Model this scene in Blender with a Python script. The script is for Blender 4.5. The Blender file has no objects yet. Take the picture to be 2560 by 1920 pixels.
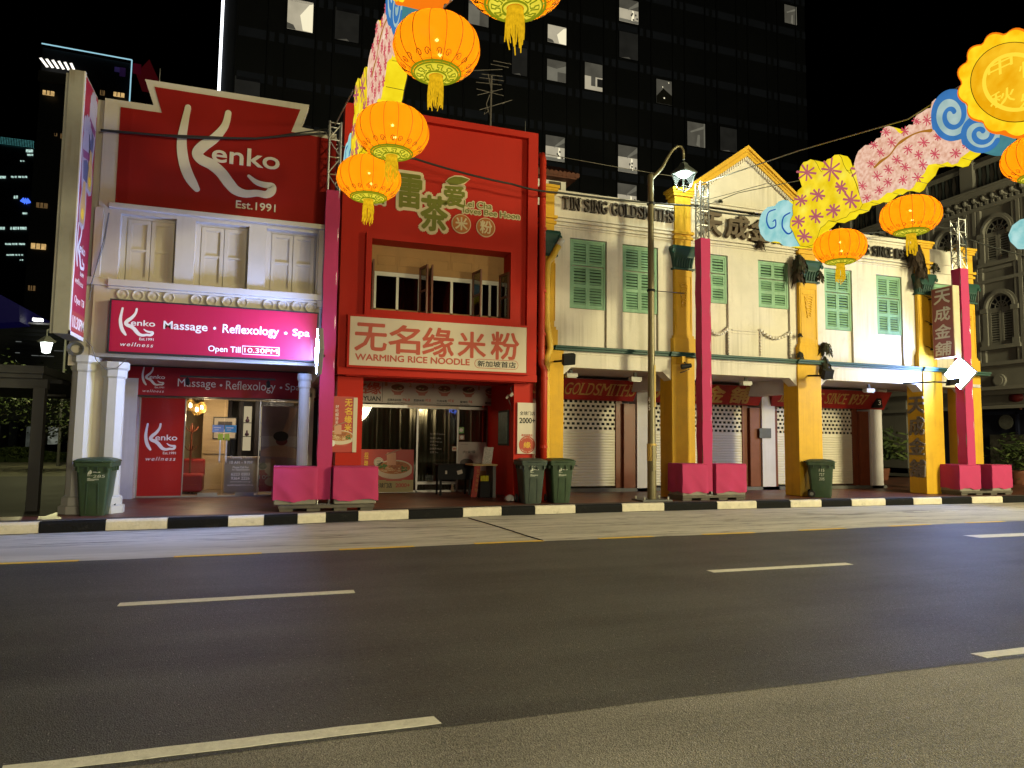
import bpy, math, random
from mathutils import Vector, Matrix
random.seed(7)
R=math.radians
sc=bpy.context.scene
COL=sc.collection
# ---------------------------------------------------------------- camera
H=1.65; FPX=1775.0
def camrot(yaw,pitch,roll):
    cy,sy=math.cos(yaw),math.sin(yaw); cp,sp=math.cos(pitch),math.sin(pitch); cr,sr=math.cos(roll),math.sin(roll)
    F=Vector((sy*cp,cy*cp,sp)); r=Vector((cy,-sy,0)); u=r.cross(F)
    return r*cr+u*sr, u*cr-r*sr, F
CR,CU,CF=camrot(R(19.0),R(4.65),R(0.69))
cam=bpy.data.cameras.new('camera'); cam.sensor_width=36; cam.lens=FPX/2560*36
cam.clip_start=.05; cam.clip_end=2000
co=bpy.data.objects.new('camera',cam); COL.objects.link(co); sc.camera=co
co.matrix_world=Matrix(((CR.x,CU.x,-CF.x,0),(CR.y,CU.y,-CF.y,0),(CR.z,CU.z,-CF.z,H),(0,0,0,1)))
# ---------------------------------------------------------------- sky (night)
w=bpy.data.worlds.new('World'); sc.world=w; w.use_nodes=True
nt=w.node_tree; bg=nt.nodes['Background']
sky=nt.nodes.new('ShaderNodeTexSky'); sky.sky_type='NISHITA'; sky.sun_disc=False
sky.sun_elevation=R(-6.5); sky.sun_rotation=R(200)
nt.links.new(sky.outputs[0],bg.inputs[0]); bg.inputs[1].default_value=0.15
# ---------------------------------------------------------------- exposure
vs=sc.view_settings; vs.view_transform='Standard'; vs.look='None'; vs.exposure=0; vs.gamma=1
sc.cycles.use_denoising=True
sc.cycles.max_bounces=6; sc.cycles.diffuse_bounces=3; sc.cycles.glossy_bounces=3; sc.cycles.transmission_bounces=4; sc.cycles.transparent_max_bounces=12
sc.cycles.sample_clamp_indirect=4; sc.cycles.caustics_reflective=False; sc.cycles.caustics_refractive=False
# ---------------------------------------------------------------- street lamps across the road (their light) and unseen low fills
def point(name,loc,power,col,rad=.12,spot=None,aim=None):
    l=bpy.data.lights.new(name,'SPOT' if spot else 'POINT'); l.energy=power; l.color=col; l.shadow_soft_size=rad
    o=bpy.data.objects.new(name,l); COL.objects.link(o); o.location=loc
    if spot:
        l.spot_size=R(spot); l.spot_blend=.6
        o.rotation_euler=(Vector(aim)-Vector(loc)).to_track_quat('-Z','Y').to_euler()
    return o
WARM=(1,.92,.50)
point('street_lamp_light',(24,-2.5,9.4),18500,WARM,1.1)
point('street_lamp_light',(-12.5,-3,9.0),1100,(1,.88,.58),.3)
point('street_lamp_light',(46,-2,9.0),8000,WARM,.3)
point('low_fill_light',(5,-8,4.2),5000,(1,.88,.56),1.6)  # unseen low fill, standing for lit shopfronts across the road
point('low_fill_light',(25,-8,4.6),9600,(1,.90,.50),1.8)  # unseen fill added to wash out lantern shadows and brighten the arcades
# ---------------------------------------------------------------- helpers: photo point -> world point on a known plane
def t(cx,cy,x,y): return (640*cx+x/3.45625, 480*cy+y/3.45625)
def ray(p): return CR*((p[0]-1280)/FPX)-CU*((p[1]-960)/FPX)+CF
EYE=Vector((0,0,H))
def onY(p,y):
    d=ray(p); return EYE+d*(y/d.y)
def onX(p,x):
    d=ray(p); return EYE+d*(x/d.x)
def onZ(p,z):
    d=ray(p); return EYE+d*((z-H)/d.z)
# ---------------------------------------------------------------- materials
MATS={}
def srgb(c): return tuple((v/12.92 if v<=.04045 else ((v+.055)/1.055)**2.4) for v in [x/255 for x in c])
def mat(name,col,rough=.6,metal=0,var=.12,scale=3,bump=0,bscale=60,spec=.3,dirtlo=.56,streak=0,dirt=None,dirtamt=.0,emis=None,es=0,stretch=(1,1,1),coat=0):
    """painted / plain surface: base colour with mottling, rain streaks, dirt blotches and bump"""
    if name in MATS: return MATS[name]
    m=bpy.data.materials.new(name); m.use_nodes=True; MATS[name]=m
    n=m.node_tree.nodes; l=m.node_tree.links; b=n['Principled BSDF']
    b.inputs['Roughness'].default_value=rough; b.inputs['Metallic'].default_value=metal
    b.inputs['Specular IOR Level'].default_value=spec
    if coat: b.inputs['Coat Weight'].default_value=coat; b.inputs['Coat Roughness'].default_value=.1
    tc=n.new('ShaderNodeTexCoord')
    mp=n.new('ShaderNodeMapping'); mp.inputs['Scale'].default_value=stretch
    l.new(tc.outputs['Object'],mp.inputs[0])
    cur=None
    base=n.new('ShaderNodeRGB'); base.outputs[0].default_value=(*col,1); cur=base.outputs[0]
    if var:
        nz=n.new('ShaderNodeTexNoise'); nz.inputs['Scale'].default_value=scale; nz.inputs['Detail'].default_value=8; nz.inputs['Roughness'].default_value=.65
        l.new(mp.outputs[0],nz.inputs[0])
        mr=n.new('ShaderNodeMapRange'); mr.inputs[1].default_value=.3; mr.inputs[2].default_value=.7; mr.inputs[3].default_value=1-var; mr.inputs[4].default_value=1+var*.6
        l.new(nz.outputs['Fac'],mr.inputs[0])
        mx=n.new('ShaderNodeMix'); mx.data_type='RGBA'; mx.blend_type='MULTIPLY'; mx.inputs[0].default_value=1
        l.new(cur,mx.inputs[6]); l.new(mr.outputs[0],mx.inputs[7]); cur=mx.outputs[2]
        l2=n.new('ShaderNodeMapRange'); l2.inputs[3].default_value=max(.05,rough-.12); l2.inputs[4].default_value=min(1,rough+.12)
        l.new(nz.outputs['Fac'],l2.inputs[0]); l.new(l2.outputs[0],b.inputs['Roughness'])
    if streak:
        ms=n.new('ShaderNodeMapping'); ms.inputs['Scale'].default_value=(9,9,.35); l.new(tc.outputs['Object'],ms.inputs[0])
        ns=n.new('ShaderNodeTexNoise'); ns.inputs['Scale'].default_value=1.3; ns.inputs['Detail'].default_value=7; l.new(ms.outputs[0],ns.inputs[0])
        nb=n.new('ShaderNodeTexNoise'); nb.inputs['Scale'].default_value=.8; nb.inputs['Detail'].default_value=3; l.new(tc.outputs['Object'],nb.inputs[0])
        ml=n.new('ShaderNodeMath'); ml.operation='MULTIPLY'; l.new(ns.outputs['Fac'],ml.inputs[0]); l.new(nb.outputs['Fac'],ml.inputs[1])
        rs=n.new('ShaderNodeMapRange'); rs.inputs[1].default_value=.27; rs.inputs[2].default_value=.42; rs.inputs[3].default_value=0; rs.inputs[4].default_value=streak; l.new(ml.outputs[0],rs.inputs[0])
        m2=n.new('ShaderNodeMix'); m2.data_type='RGBA'; l.new(rs.outputs[0],m2.inputs[0]); l.new(cur,m2.inputs[6]); m2.inputs[7].default_value=(*(dirt or (.07,.06,.05)),1); cur=m2.outputs[2]
    if dirtamt:
        nd=n.new('ShaderNodeTexNoise'); nd.inputs['Scale'].default_value=scale*.9; nd.inputs['Detail'].default_value=12; nd.inputs['Roughness'].default_value=.75; l.new(mp.outputs[0],nd.inputs[0])
        rd=n.new('ShaderNodeMapRange'); rd.inputs[1].default_value=dirtlo; rd.inputs[2].default_value=dirtlo+.12; rd.inputs[3].default_value=0; rd.inputs[4].default_value=dirtamt; l.new(nd.outputs['Fac'],rd.inputs[0])
        m3=n.new('ShaderNodeMix'); m3.data_type='RGBA'; l.new(rd.outputs[0],m3.inputs[0]); l.new(cur,m3.inputs[6]); m3.inputs[7].default_value=(*(dirt or (.06,.055,.05)),1); cur=m3.outputs[2]
    l.new(cur,b.inputs['Base Color'])
    if bump:
        nb2=n.new('ShaderNodeTexNoise'); nb2.inputs['Scale'].default_value=bscale; nb2.inputs['Detail'].default_value=4; l.new(mp.outputs[0],nb2.inputs[0])
        bp=n.new('ShaderNodeBump'); bp.inputs['Strength'].default_value=bump; bp.inputs['Distance'].default_value=.02; l.new(nb2.outputs['Fac'],bp.inputs['Height']); l.new(bp.outputs[0],b.inputs['Normal'])
    if es:
        b.inputs['Emission Color'].default_value=(*(emis or col),1); b.inputs['Emission Strength'].default_value=es
    return m
def emit(name,col,strength=1,var=0,scale=6):
    if name in MATS: return MATS[name]
    m=bpy.data.materials.new(name); m.use_nodes=True; MATS[name]=m
    n=m.node_tree.nodes; l=m.node_tree.links; n.remove(n['Principled BSDF'])
    e=n.new('ShaderNodeEmission'); e.inputs[0].default_value=(*col,1); e.inputs[1].default_value=strength
    if var:
        tc=n.new('ShaderNodeTexCoord'); nz=n.new('ShaderNodeTexNoise'); nz.inputs['Scale'].default_value=scale; nz.inputs['Detail'].default_value=3; l.new(tc.outputs['Object'],nz.inputs[0])
        mr=n.new('ShaderNodeMapRange'); mr.inputs[1].default_value=.3; mr.inputs[2].default_value=.7; mr.inputs[3].default_value=strength*(1-var); mr.inputs[4].default_value=strength*(1+var); l.new(nz.outputs['Fac'],mr.inputs[0]); l.new(mr.outputs[0],e.inputs[1])
    l.new(e.outputs[0],n['Material Output'].inputs[0]); return m
def glass(name,col=(1,1,1),tint=.08,rough=.02,refl=.12):
    """clear pane: mostly see-through with a weak mirror"""
    if name in MATS: return MATS[name]
    m=bpy.data.materials.new(name); m.use_nodes=True; MATS[name]=m
    n=m.node_tree.nodes; l=m.node_tree.links; n.remove(n['Principled BSDF'])
    tr=n.new('ShaderNodeBsdfTransparent'); tr.inputs[0].default_value=(*[c*(1-tint) for c in col],1)
    gl=n.new('ShaderNodeBsdfGlossy'); gl.inputs['Roughness'].default_value=rough
    lw=n.new('ShaderNodeLayerWeight'); lw.inputs[0].default_value=.5
    fr=n.new('ShaderNodeMath'); fr.operation='POWER'; fr.inputs[1].default_value=4; l.new(lw.outputs['Facing'],fr.inputs[0])
    ad=n.new('ShaderNodeMath'); ad.operation='MULTIPLY_ADD'; ad.inputs[1].default_value=.7; ad.inputs[2].default_value=.035+refl*.3; l.new(fr.outputs[0],ad.inputs[0])
    mx=n.new('ShaderNodeMixShader'); l.new(ad.outputs[0],mx.inputs[0]); l.new(tr.outputs[0],mx.inputs[1]); l.new(gl.outputs[0],mx.inputs[2])
    l.new(mx.outputs[0],n['Material Output'].inputs[0]); return m
def film(name,col,clear=.25):
    """coloured vinyl on glass: part see-through, part painted"""
    if name in MATS: return MATS[name]
    m=bpy.data.materials.new(name); m.use_nodes=True; MATS[name]=m
    n=m.node_tree.nodes; l=m.node_tree.links; b=n['Principled BSDF']; b.inputs['Base Color'].default_value=(*col,1); b.inputs['Roughness'].default_value=.15
    tr=n.new('ShaderNodeBsdfTransparent'); tr.inputs[0].default_value=(*[min(1,c*2.2+.12) for c in col],1)
    mx=n.new('ShaderNodeMixShader'); mx.inputs[0].default_value=clear; l.new(b.outputs[0],mx.inputs[1]); l.new(tr.outputs[0],mx.inputs[2])
    l.new(mx.outputs[0],n['Material Output'].inputs[0]); return m
def cloth_lantern(name,col,em):
    """thin lit fabric: passes the lamp's light through, with a faint see-through share"""
    if name in MATS: return MATS[name]
    m=bpy.data.materials.new(name); m.use_nodes=True; MATS[name]=m
    n=m.node_tree.nodes; l=m.node_tree.links; n.remove(n['Principled BSDF'])
    tl=n.new('ShaderNodeBsdfTranslucent'); tl.inputs[0].default_value=(*col,1)
    em_=n.new('ShaderNodeEmission'); em_.inputs[0].default_value=(*em,1); em_.inputs[1].default_value=1
    tr=n.new('ShaderNodeBsdfTransparent'); tr.inputs[0].default_value=(1,.8,.4,1)
    ad=n.new('ShaderNodeAddShader'); l.new(tl.outputs[0],ad.inputs[0]); l.new(em_.outputs[0],ad.inputs[1])
    mx=n.new('ShaderNodeMixShader'); mx.inputs[0].default_value=.035; l.new(ad.outputs[0],mx.inputs[1]); l.new(tr.outputs[0],mx.inputs[2])
    l.new(mx.outputs[0],n['Material Output'].inputs[0]); return m
# ---------------------------------------------------------------- mesh builder
TXT={}
def textmesh(s,offset=0,shear=0,space=1.0,extrude=0):
    k=(s,offset,shear,space,extrude)
    if k in TXT: return TXT[k]
    cu=bpy.data.curves.new('lettering','FONT'); cu.body=s; cu.offset=offset; cu.shear=shear; cu.space_character=space; cu.extrude=extrude; cu.resolution_u=2 if any(ord(q)>0x2e80 for q in s) else 4
    o=bpy.data.objects.new('lettering',cu); COL.objects.link(o); bpy.context.view_layer.update()
    me=bpy.data.meshes.new_from_object(o.evaluated_get(bpy.context.evaluated_depsgraph_get()))
    V=[tuple(v.co) for v in me.vertices]; F=[tuple(p.vertices) for p in me.polygons]
    bpy.data.objects.remove(o); bpy.data.curves.remove(cu); bpy.data.meshes.remove(me)
    x0=min(v[0] for v in V); x1=max(v[0] for v in V); y0=min(v[1] for v in V); y1=max(v[1] for v in V)
    TXT[k]=(V,F,x0,x1,y0,y1); return TXT[k]
def front(y): return (lambda u,v,d: (u,y-d,v))           # u = x, v = z, d = towards the street
def side(x): return (lambda u,v,d: (x-d,u,v))            # u = y, v = z, d = towards -x
WL={}
class MB:
    def __init__(s): s.v=[]; s.f=[]; s.m=[]
    def add(s,V,F,mi=0):
        k=len(s.v); s.v+=[tuple(a) for a in V]; s.f+=[tuple(i+k for i in f) for f in F]; s.m+=[mi]*len(F); return s
    def box(s,x0,x1,y0,y1,z0,z1,mi=0):
        V=[(x0,y0,z0),(x1,y0,z0),(x1,y1,z0),(x0,y1,z0),(x0,y0,z1),(x1,y0,z1),(x1,y1,z1),(x0,y1,z1)]
        return s.add(V,[(0,3,2,1),(4,5,6,7),(0,1,5,4),(1,2,6,5),(2,3,7,6),(3,0,4,7)],mi)
    def obox(s,c,u,v,n,mi=0):
        """box centred at c with half vectors u,v,n"""
        c,u,v,n=map(Vector,(c,u,v,n)); V=[c+u*a+v*b+n*d for d in(-1,1) for b in(-1,1) for a in(-1,1)]
        return s.add(V,[(0,2,3,1),(4,5,7,6),(0,1,5,4),(2,6,7,3),(0,4,6,2),(1,3,7,5)],mi)
    def prism(s,P,fn,d0,d1,mi=0,mside=None):
        """polygon P in (u,v) mapped by fn(u,v,d), from depth d0 (back) to d1 (front)"""
        n=len(P); k=[fn(u,v,d1) for u,v in P]+[fn(u,v,d0) for u,v in P]
        s.add(k,[tuple(range(n)),tuple(range(2*n-1,n-1,-1))],mi)
        s.add(k,[(i,i+n,(i+1)%n+n,(i+1)%n) for i in range(n)],mi if mside is None else mside); return s
    def poly(s,P,fn,d,mi=0): return s.add([fn(u,v,d) for u,v in P],[tuple(range(len(P)))],mi)
    def cyl(s,p0,p1,r0,r1=None,n=12,mi=0,cap=True):
        p0=Vector(p0);p1=Vector(p1); r1=r0 if r1 is None else r1
        a=(p1-p0).normalized(); b=a.orthogonal().normalized(); c=a.cross(b)
        V=[p0+(b*math.cos(2*math.pi*i/n)+c*math.sin(2*math.pi*i/n))*r0 for i in range(n)]+[p1+(b*math.cos(2*math.pi*i/n)+c*math.sin(2*math.pi*i/n))*r1 for i in range(n)]
        F=[(i,(i+1)%n,(i+1)%n+n,i+n) for i in range(n)]
        if cap: F+=[tuple(range(n-1,-1,-1)),tuple(range(n,2*n))]
        return s.add(V,F,mi)
    def tube(s,pts,r,n=6,mi=0):
        P=[Vector(p) for p in pts]; V=[];F=[]; up=None
        for i,p in enumerate(P):
            a=(P[min(i+1,len(P)-1)]-P[max(i-1,0)]).normalized()
            b=a.orthogonal().normalized() if up is None else (up-a*up.dot(a)).normalized(); up=b; c=a.cross(b)
            rr=r[i] if isinstance(r,(list,tuple)) else r
            V+=[p+(b*math.cos(2*math.pi*k/n)+c*math.sin(2*math.pi*k/n))*rr for k in range(n)]
        for i in range(len(P)-1):
            F+=[(i*n+k,i*n+(k+1)%n,(i+1)*n+(k+1)%n,(i+1)*n+k) for k in range(n)]
        F+=[tuple(range(n-1,-1,-1)),tuple(range((len(P)-1)*n,len(P)*n))]
        return s.add(V,F,mi)
    def lathe(s,prof,c,n=24,mi=0,wob=None):
        V=[];F=[]
        for r,z in prof:
            for k in range(n):
                a=2*math.pi*k/n; rr=r*(1 if wob is None else wob(a,z)); V.append((c[0]+rr*math.cos(a),c[1]+rr*math.sin(a),c[2]+z))
        for i in range(len(prof)-1):
            F+=[(i*n+k,i*n+(k+1)%n,(i+1)*n+(k+1)%n,(i+1)*n+k) for k in range(n)]
        return s.add(V,F,mi)
    def text(s,txt,fn,u0,u1,v0,v1,d0=0,d1=.004,mi=0,offset=0,shear=0,space=1.0,solid=True):
        """lettering fitted to the box u0..u1, v0..v1 (either u1 or v1 may be None: keep the aspect)"""
        bold=0
        if offset and (offset>.03 or any(ord(q)>0x2e80 for q in txt)): bold,offset=offset,0
        V,F,x0,x1,y0,y1=textmesh(txt,offset,shear,space,.5 if solid else 0)
        if u1 is None: su=sv=(v1-v0)/(y1-y0)
        elif v1 is None: su=sv=(u1-u0)/(x1-x0)
        else: su=(u1-u0)/(x1-x0); sv=(v1-v0)/(y1-y0)
        if bold:      # heavier strokes: the same glyph spread round its outline, each copy a hair behind the last
            m=10 if bold>.05 else 6; r=bold*min(su,sv)*.75; eps=min(.0003,(d1-d0)*.04)
            for k in range(m):
                du,dv=r*math.cos(2*math.pi*k/m+.3),r*math.sin(2*math.pi*k/m+.3); e=eps*(k+1)
                s.add([fn(u0+(a-x0)*su+du,v0+(b-y0)*sv+dv,d0+(c+.5)*(d1-e-d0)) for a,b,c in V],F,mi)
        return s.add([fn(u0+(a-x0)*su,v0+(b-y0)*sv,d0+(c+.5)*(d1-d0)) for a,b,c in V],F,mi)
    def ribbon(s,pts,fn,d0,d1,mi=0,step=6):
        """stroke of changing half width: pts (u,v,halfwidth), smoothed"""
        Q=[]
        for i in range(len(pts)-1):
            p0=pts[max(i-1,0)];p1=pts[i];p2=pts[i+1];p3=pts[min(i+2,len(pts)-1)]
            for k in range(step):
                x=k/step; Q.append([.5*(2*p1[j]+(p2[j]-p0[j])*x+(2*p0[j]-5*p1[j]+4*p2[j]-p3[j])*x*x+(3*p1[j]-p0[j]-3*p2[j]+p3[j])*x**3) for j in range(3)])
        Q.append(list(pts[-1])); L=[];Rr=[]
        for i,q in enumerate(Q):
            a=Q[min(i+1,len(Q)-1)];b=Q[max(i-1,0)]; tx,ty=a[0]-b[0],a[1]-b[1]; n=math.hypot(tx,ty) or 1; nx,ny=-ty/n,tx/n
            L.append((q[0]+nx*q[2],q[1]+ny*q[2])); Rr.append((q[0]-nx*q[2],q[1]-ny*q[2]))
        def cap(q,dx,dy):
            n=math.hypot(dx,dy) or 1; a0=math.atan2(dy,dx); return [(q[0]+q[2]*math.cos(a0+math.pi/2-math.pi*k/6),q[1]+q[2]*math.sin(a0+math.pi/2-math.pi*k/6)) for k in range(1,6)]
        for i in range(len(Q)-1):
            s.prism([L[i],L[i+1],Rr[i+1],Rr[i]][::-1],fn,d0,d1,mi)
        e=cap(Q[-1],Q[-1][0]-Q[-2][0],Q[-1][1]-Q[-2][1]); s.prism(([L[-1]]+e+[Rr[-1]])[::-1],fn,d0,d1,mi)
        e=cap(Q[0],Q[0][0]-Q[1][0],Q[0][1]-Q[1][1]); s.prism(([Rr[0]]+e+[L[0]])[::-1],fn,d0,d1,mi)
        return s
    def wall(s,u0,u1,v0,v1,fn,depth,holes=(),mi=0,mrev=None):
        """flat wall face with rectangular openings and their reveals"""
        us=sorted({u0,u1,*[h[0] for h in holes],*[h[1] for h in holes]}); vs_=sorted({v0,v1,*[h[2] for h in holes],*[h[3] for h in holes]})
        us=[u for u in us if u0<=u<=u1]; vs_=[v for v in vs_ if v0<=v<=v1]
        for i in range(len(us)-1):
            for j in range(len(vs_)-1):
                cu,cv=(us[i]+us[i+1])/2,(vs_[j]+vs_[j+1])/2
                if any(h[0]<cu<h[1] and h[2]<cv<h[3] for h in holes): continue
                s.poly([(us[i],vs_[j]),(us[i+1],vs_[j]),(us[i+1],vs_[j+1]),(us[i],vs_[j+1])],fn,0,mi)
        mr=mi if mrev is None else mrev
        for a,b,c,d in holes:
            for (p,q) in (((a,c),(b,c)),((b,c),(b,d)),((b,d),(a,d)),((a,d),(a,c))):
                s.add([fn(*p,0),fn(*q,0),fn(*q,-depth),fn(*p,-depth)],[(0,3,2,1)],mr)
        for (p,q) in (((u0,v0),(u1,v0)),((u1,v0),(u1,v1)),((u1,v1),(u0,v1)),((u0,v1),(u0,v0))):
            s.add([fn(*p,0),fn(*q,0),fn(*q,-depth),fn(*p,-depth)],[(0,1,2,3)],mi)
        return s
    def build(s,name,mats,parent=None,smooth=False,bevel=0,local=False,fix=False):
        me=bpy.data.meshes.new(name); me.from_pydata(s.v,[],s.f)
        for m in (mats if isinstance(mats,(list,tuple)) else [mats]): me.materials.append(m)
        me.polygons.foreach_set('material_index',s.m)
        if smooth: me.polygons.foreach_set('use_smooth',[True]*len(s.f))
        me.update()
        o=bpy.data.objects.new(name,me); COL.objects.link(o)
        if fix:
            import bmesh
            b=bmesh.new(); b.from_mesh(me); bmesh.ops.remove_doubles(b,verts=b.verts,dist=1e-5); bmesh.ops.recalc_face_normals(b,faces=b.faces); b.to_mesh(me); b.free()
        if bevel:
            md=o.modifiers.new('bevel','BEVEL'); md.width=bevel; md.segments=2; md.limit_method='ANGLE'
        if parent is not None:
            o.parent=parent
            if not local:
                pw=WL.get(parent.name,Vector((0,0,0))); o.location=-pw; WL[o.name]=Vector((0,0,0))
        else: WL[o.name]=Vector((0,0,0))
        return o
def tag(o,label,cat,group=None,kind=None):
    if label: o['label']=label
    if cat: o['category']=cat
    if group: o['group']=group
    if kind: o['kind']=kind
    return o
def thing(name,label,cat,loc=(0,0,0),group=None,rz=0):
    o=bpy.data.objects.new(name,None); COL.objects.link(o); o.location=loc; o.rotation_euler.z=rz; WL[o.name]=Vector(loc)
    return tag(o,label,cat,group)
def struct(o): o['kind']='structure'; return o
def lab(o,l): o['label']=l; return o
def dup(root,loc,rz=None,label=None):
    r=root.copy(); COL.objects.link(r); r.location=loc
    if rz is not None: r.rotation_euler.z=rz
    if label: r['label']=label
    def rec(a,b):
        for ch in [c for c in bpy.data.objects if c.parent==a]:
            c=ch.copy(); COL.objects.link(c); c.parent=b; rec(ch,c)
    rec(root,r); return r
def smooth_by_angle(o,a=40):
    me=o.data; me.polygons.foreach_set('use_smooth',[True]*len(me.polygons))
    me.set_sharp_from_angle(angle=R(a)); return o
def rect(a,b,c,d): return [(a,c),(b,c),(b,d),(a,d)]
def circ(cu,cv,r,n=24,r2=None): return [(cu+r*math.cos(2*math.pi*i/n),cv+(r2 or r)*math.sin(2*math.pi*i/n)) for i in range(n)]
SERIF={'T':[(.5,0)],'I':[(.5,0),(.5,1)],'N':[(.1,0),(.1,1),(.92,1)],'L':[(.12,1),(.12,0)],'D':[(.08,0),(.08,1)],'M':[(.08,0),(.92,0),(.08,1),(.92,1)],'H':[(.1,0),(.9,0),(.1,1),(.9,1)],'E':[(.1,0),(.1,1)],'R':[(.1,0),(.9,0)],'W':[(.05,1),(.95,1),(.5,1)],'J':[(.8,1)],'1':[(.6,0)],'G':[(.85,.45)]}
def serif(mb,txt,fn,u0,u1,v0,v1,d0,d1,mi=0,shear=0,offset=0):
    """serifed capitals along u0..u1"""
    rel={'I':.34,'1':.4,' ':.35,'M':1.05,'W':1.1,'L':.62,'E':.62,'J':.55,'S':.62}
    tot=sum(rel.get(c,.74)+.12 for c in txt)-.12; k=(u1-u0)/tot; u=u0; h=v1-v0
    for c in txt:
        wd=rel.get(c,.74)*k
        if c!=' ':
            nar=.4 if c in 'I1' else 1
            a,b=(u+wd*.3,u+wd*.7) if c=='I' else (u,u+wd)
            f=(lambda U,V,d: fn(U+(V-v0)*shear,V,d))
            mb.text(c,f,a,b,v0,v1,d0,d1,mi,offset)
            for (x,z) in SERIF.get(c,()):
                cx=u+wd*x; hw=min(.17*k,wd*.5); zz=v0+z*h; th=.075*h
                mb.prism(rect(cx-hw,cx+hw,zz-(th if z==1 else 0),zz+(0 if z==1 else th)),f,d0,d1+.0006,mi)
        u+=wd+.12*k
    return mb
# ================================================================ paints
wht=mat('white_limewash',(.62,.57,.50),.75,var=.10,scale=1.6,bump=.15,bscale=35,streak=.30,dirt=(.19,.16,.12),dirtamt=.2)
wht2=mat('white_paint',(.44,.40,.35),.6,var=.06,scale=2,bump=.08,streak=.16,dirt=(.25,.2,.14))
yel=mat('yellow_paint',(.60,.34,.015),.6,var=.12,scale=2,bump=.12,streak=.25,dirt=(.22,.12,.02),dirtamt=.18)
grn=mat('dark_green_paint',(.012,.055,.045),.5,var=.15,scale=4,bump=.1)
mint=mat('mint_shutter_paint',(.20,.37,.24),.55,var=.18,scale=3,bump=.05,streak=.25,dirt=(.05,.08,.05))
redw=mat('red_wall_paint',(.42,.014,.005),.65,spec=.25,var=.05,scale=1.2,bump=.05,streak=.10,dirt=(.25,.02,.01))
kred=mat('dark_red_panel',(.20,.004,.002),.65,spec=.2,var=.08,scale=2,bump=.03,streak=.08,dirt=(.12,.01,.008))
cream=mat('cream_letter',(.52,.47,.37),.5,var=.05)
mauve=mat('arcade_wall',(.50,.47,.50),.7,var=.08,scale=2,bump=.1,streak=.2,dirt=(.2,.18,.17))
black=mat('black_metal',(.010,.010,.011),.6,spec=.2,var=.1)
steel=mat('truss_aluminium',(.42,.42,.42),.35,metal=.85,var=.1)
grey=mat('grey_metal',(.12,.12,.12),.5,var=.1)
brown=mat('brown_frame',(.13,.032,.014),.4,var=.15,scale=5)
dark=mat('dark_interior',(.012,.012,.012),.8,var=0)
conc=mat('concrete',(.24,.22,.19),.85,var=.15,scale=4,bump=.3,dirtamt=.3)
ltext=mat('white_letter',(.72,.70,.68),.45,var=.02)
ink=mat('black_ink',(.02,.02,.02),.5,var=0)
signred=mat('sign_red',(.32,.010,.018),.5,spec=.2,var=.05,scale=1.5,streak=.06,dirt=(.15,.01,.01))
pinkc=mat('pink_cloth',(.42,.036,.125),.85,var=.06,scale=5,bump=.12,bscale=8)
# ================================================================ ground
def interp(P,x):
    for (a,b),(c,d) in zip(P,P[1:]):
        if a<=x<=c: return b+(d-b)*(x-a)/(c-a)
    return P[0][1] if x<P[0][0] else P[-1][1]
KERB=[(-90,12.6),(-12,13.4),(-3.57,14.12),(-2.6,14.25),(-.12,14.42),(1.85,14.80),(4.97,15.18),(8,15.38),(10.83,15.46),(20.7,15.46),(120,15.5)]
EDGE=[(-90,10.0),(-12,10.6),(-3.16,10.88),(-.07,10.95),(3.89,11.16),(8.81,11.24),(13.47,11.5),(16.3,11.57),(120,12.0)]
XS=[-90,-40,-20,-12,-8,-6,-4.5]+[-3.5+.6*i for i in range(70)]+[45,60,120]
def strip(name,lo,hi,z,m,kind='structure'):
    mb=MB(); n=len(XS)
    V=[(x,lo(x),z) for x in XS]+[(x,hi(x),z) for x in XS]
    mb.add(V,[(i,i+1,i+1+n,i+n) for i in range(n-1)]); o=mb.build(name,m); o['kind']=kind; return o
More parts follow.
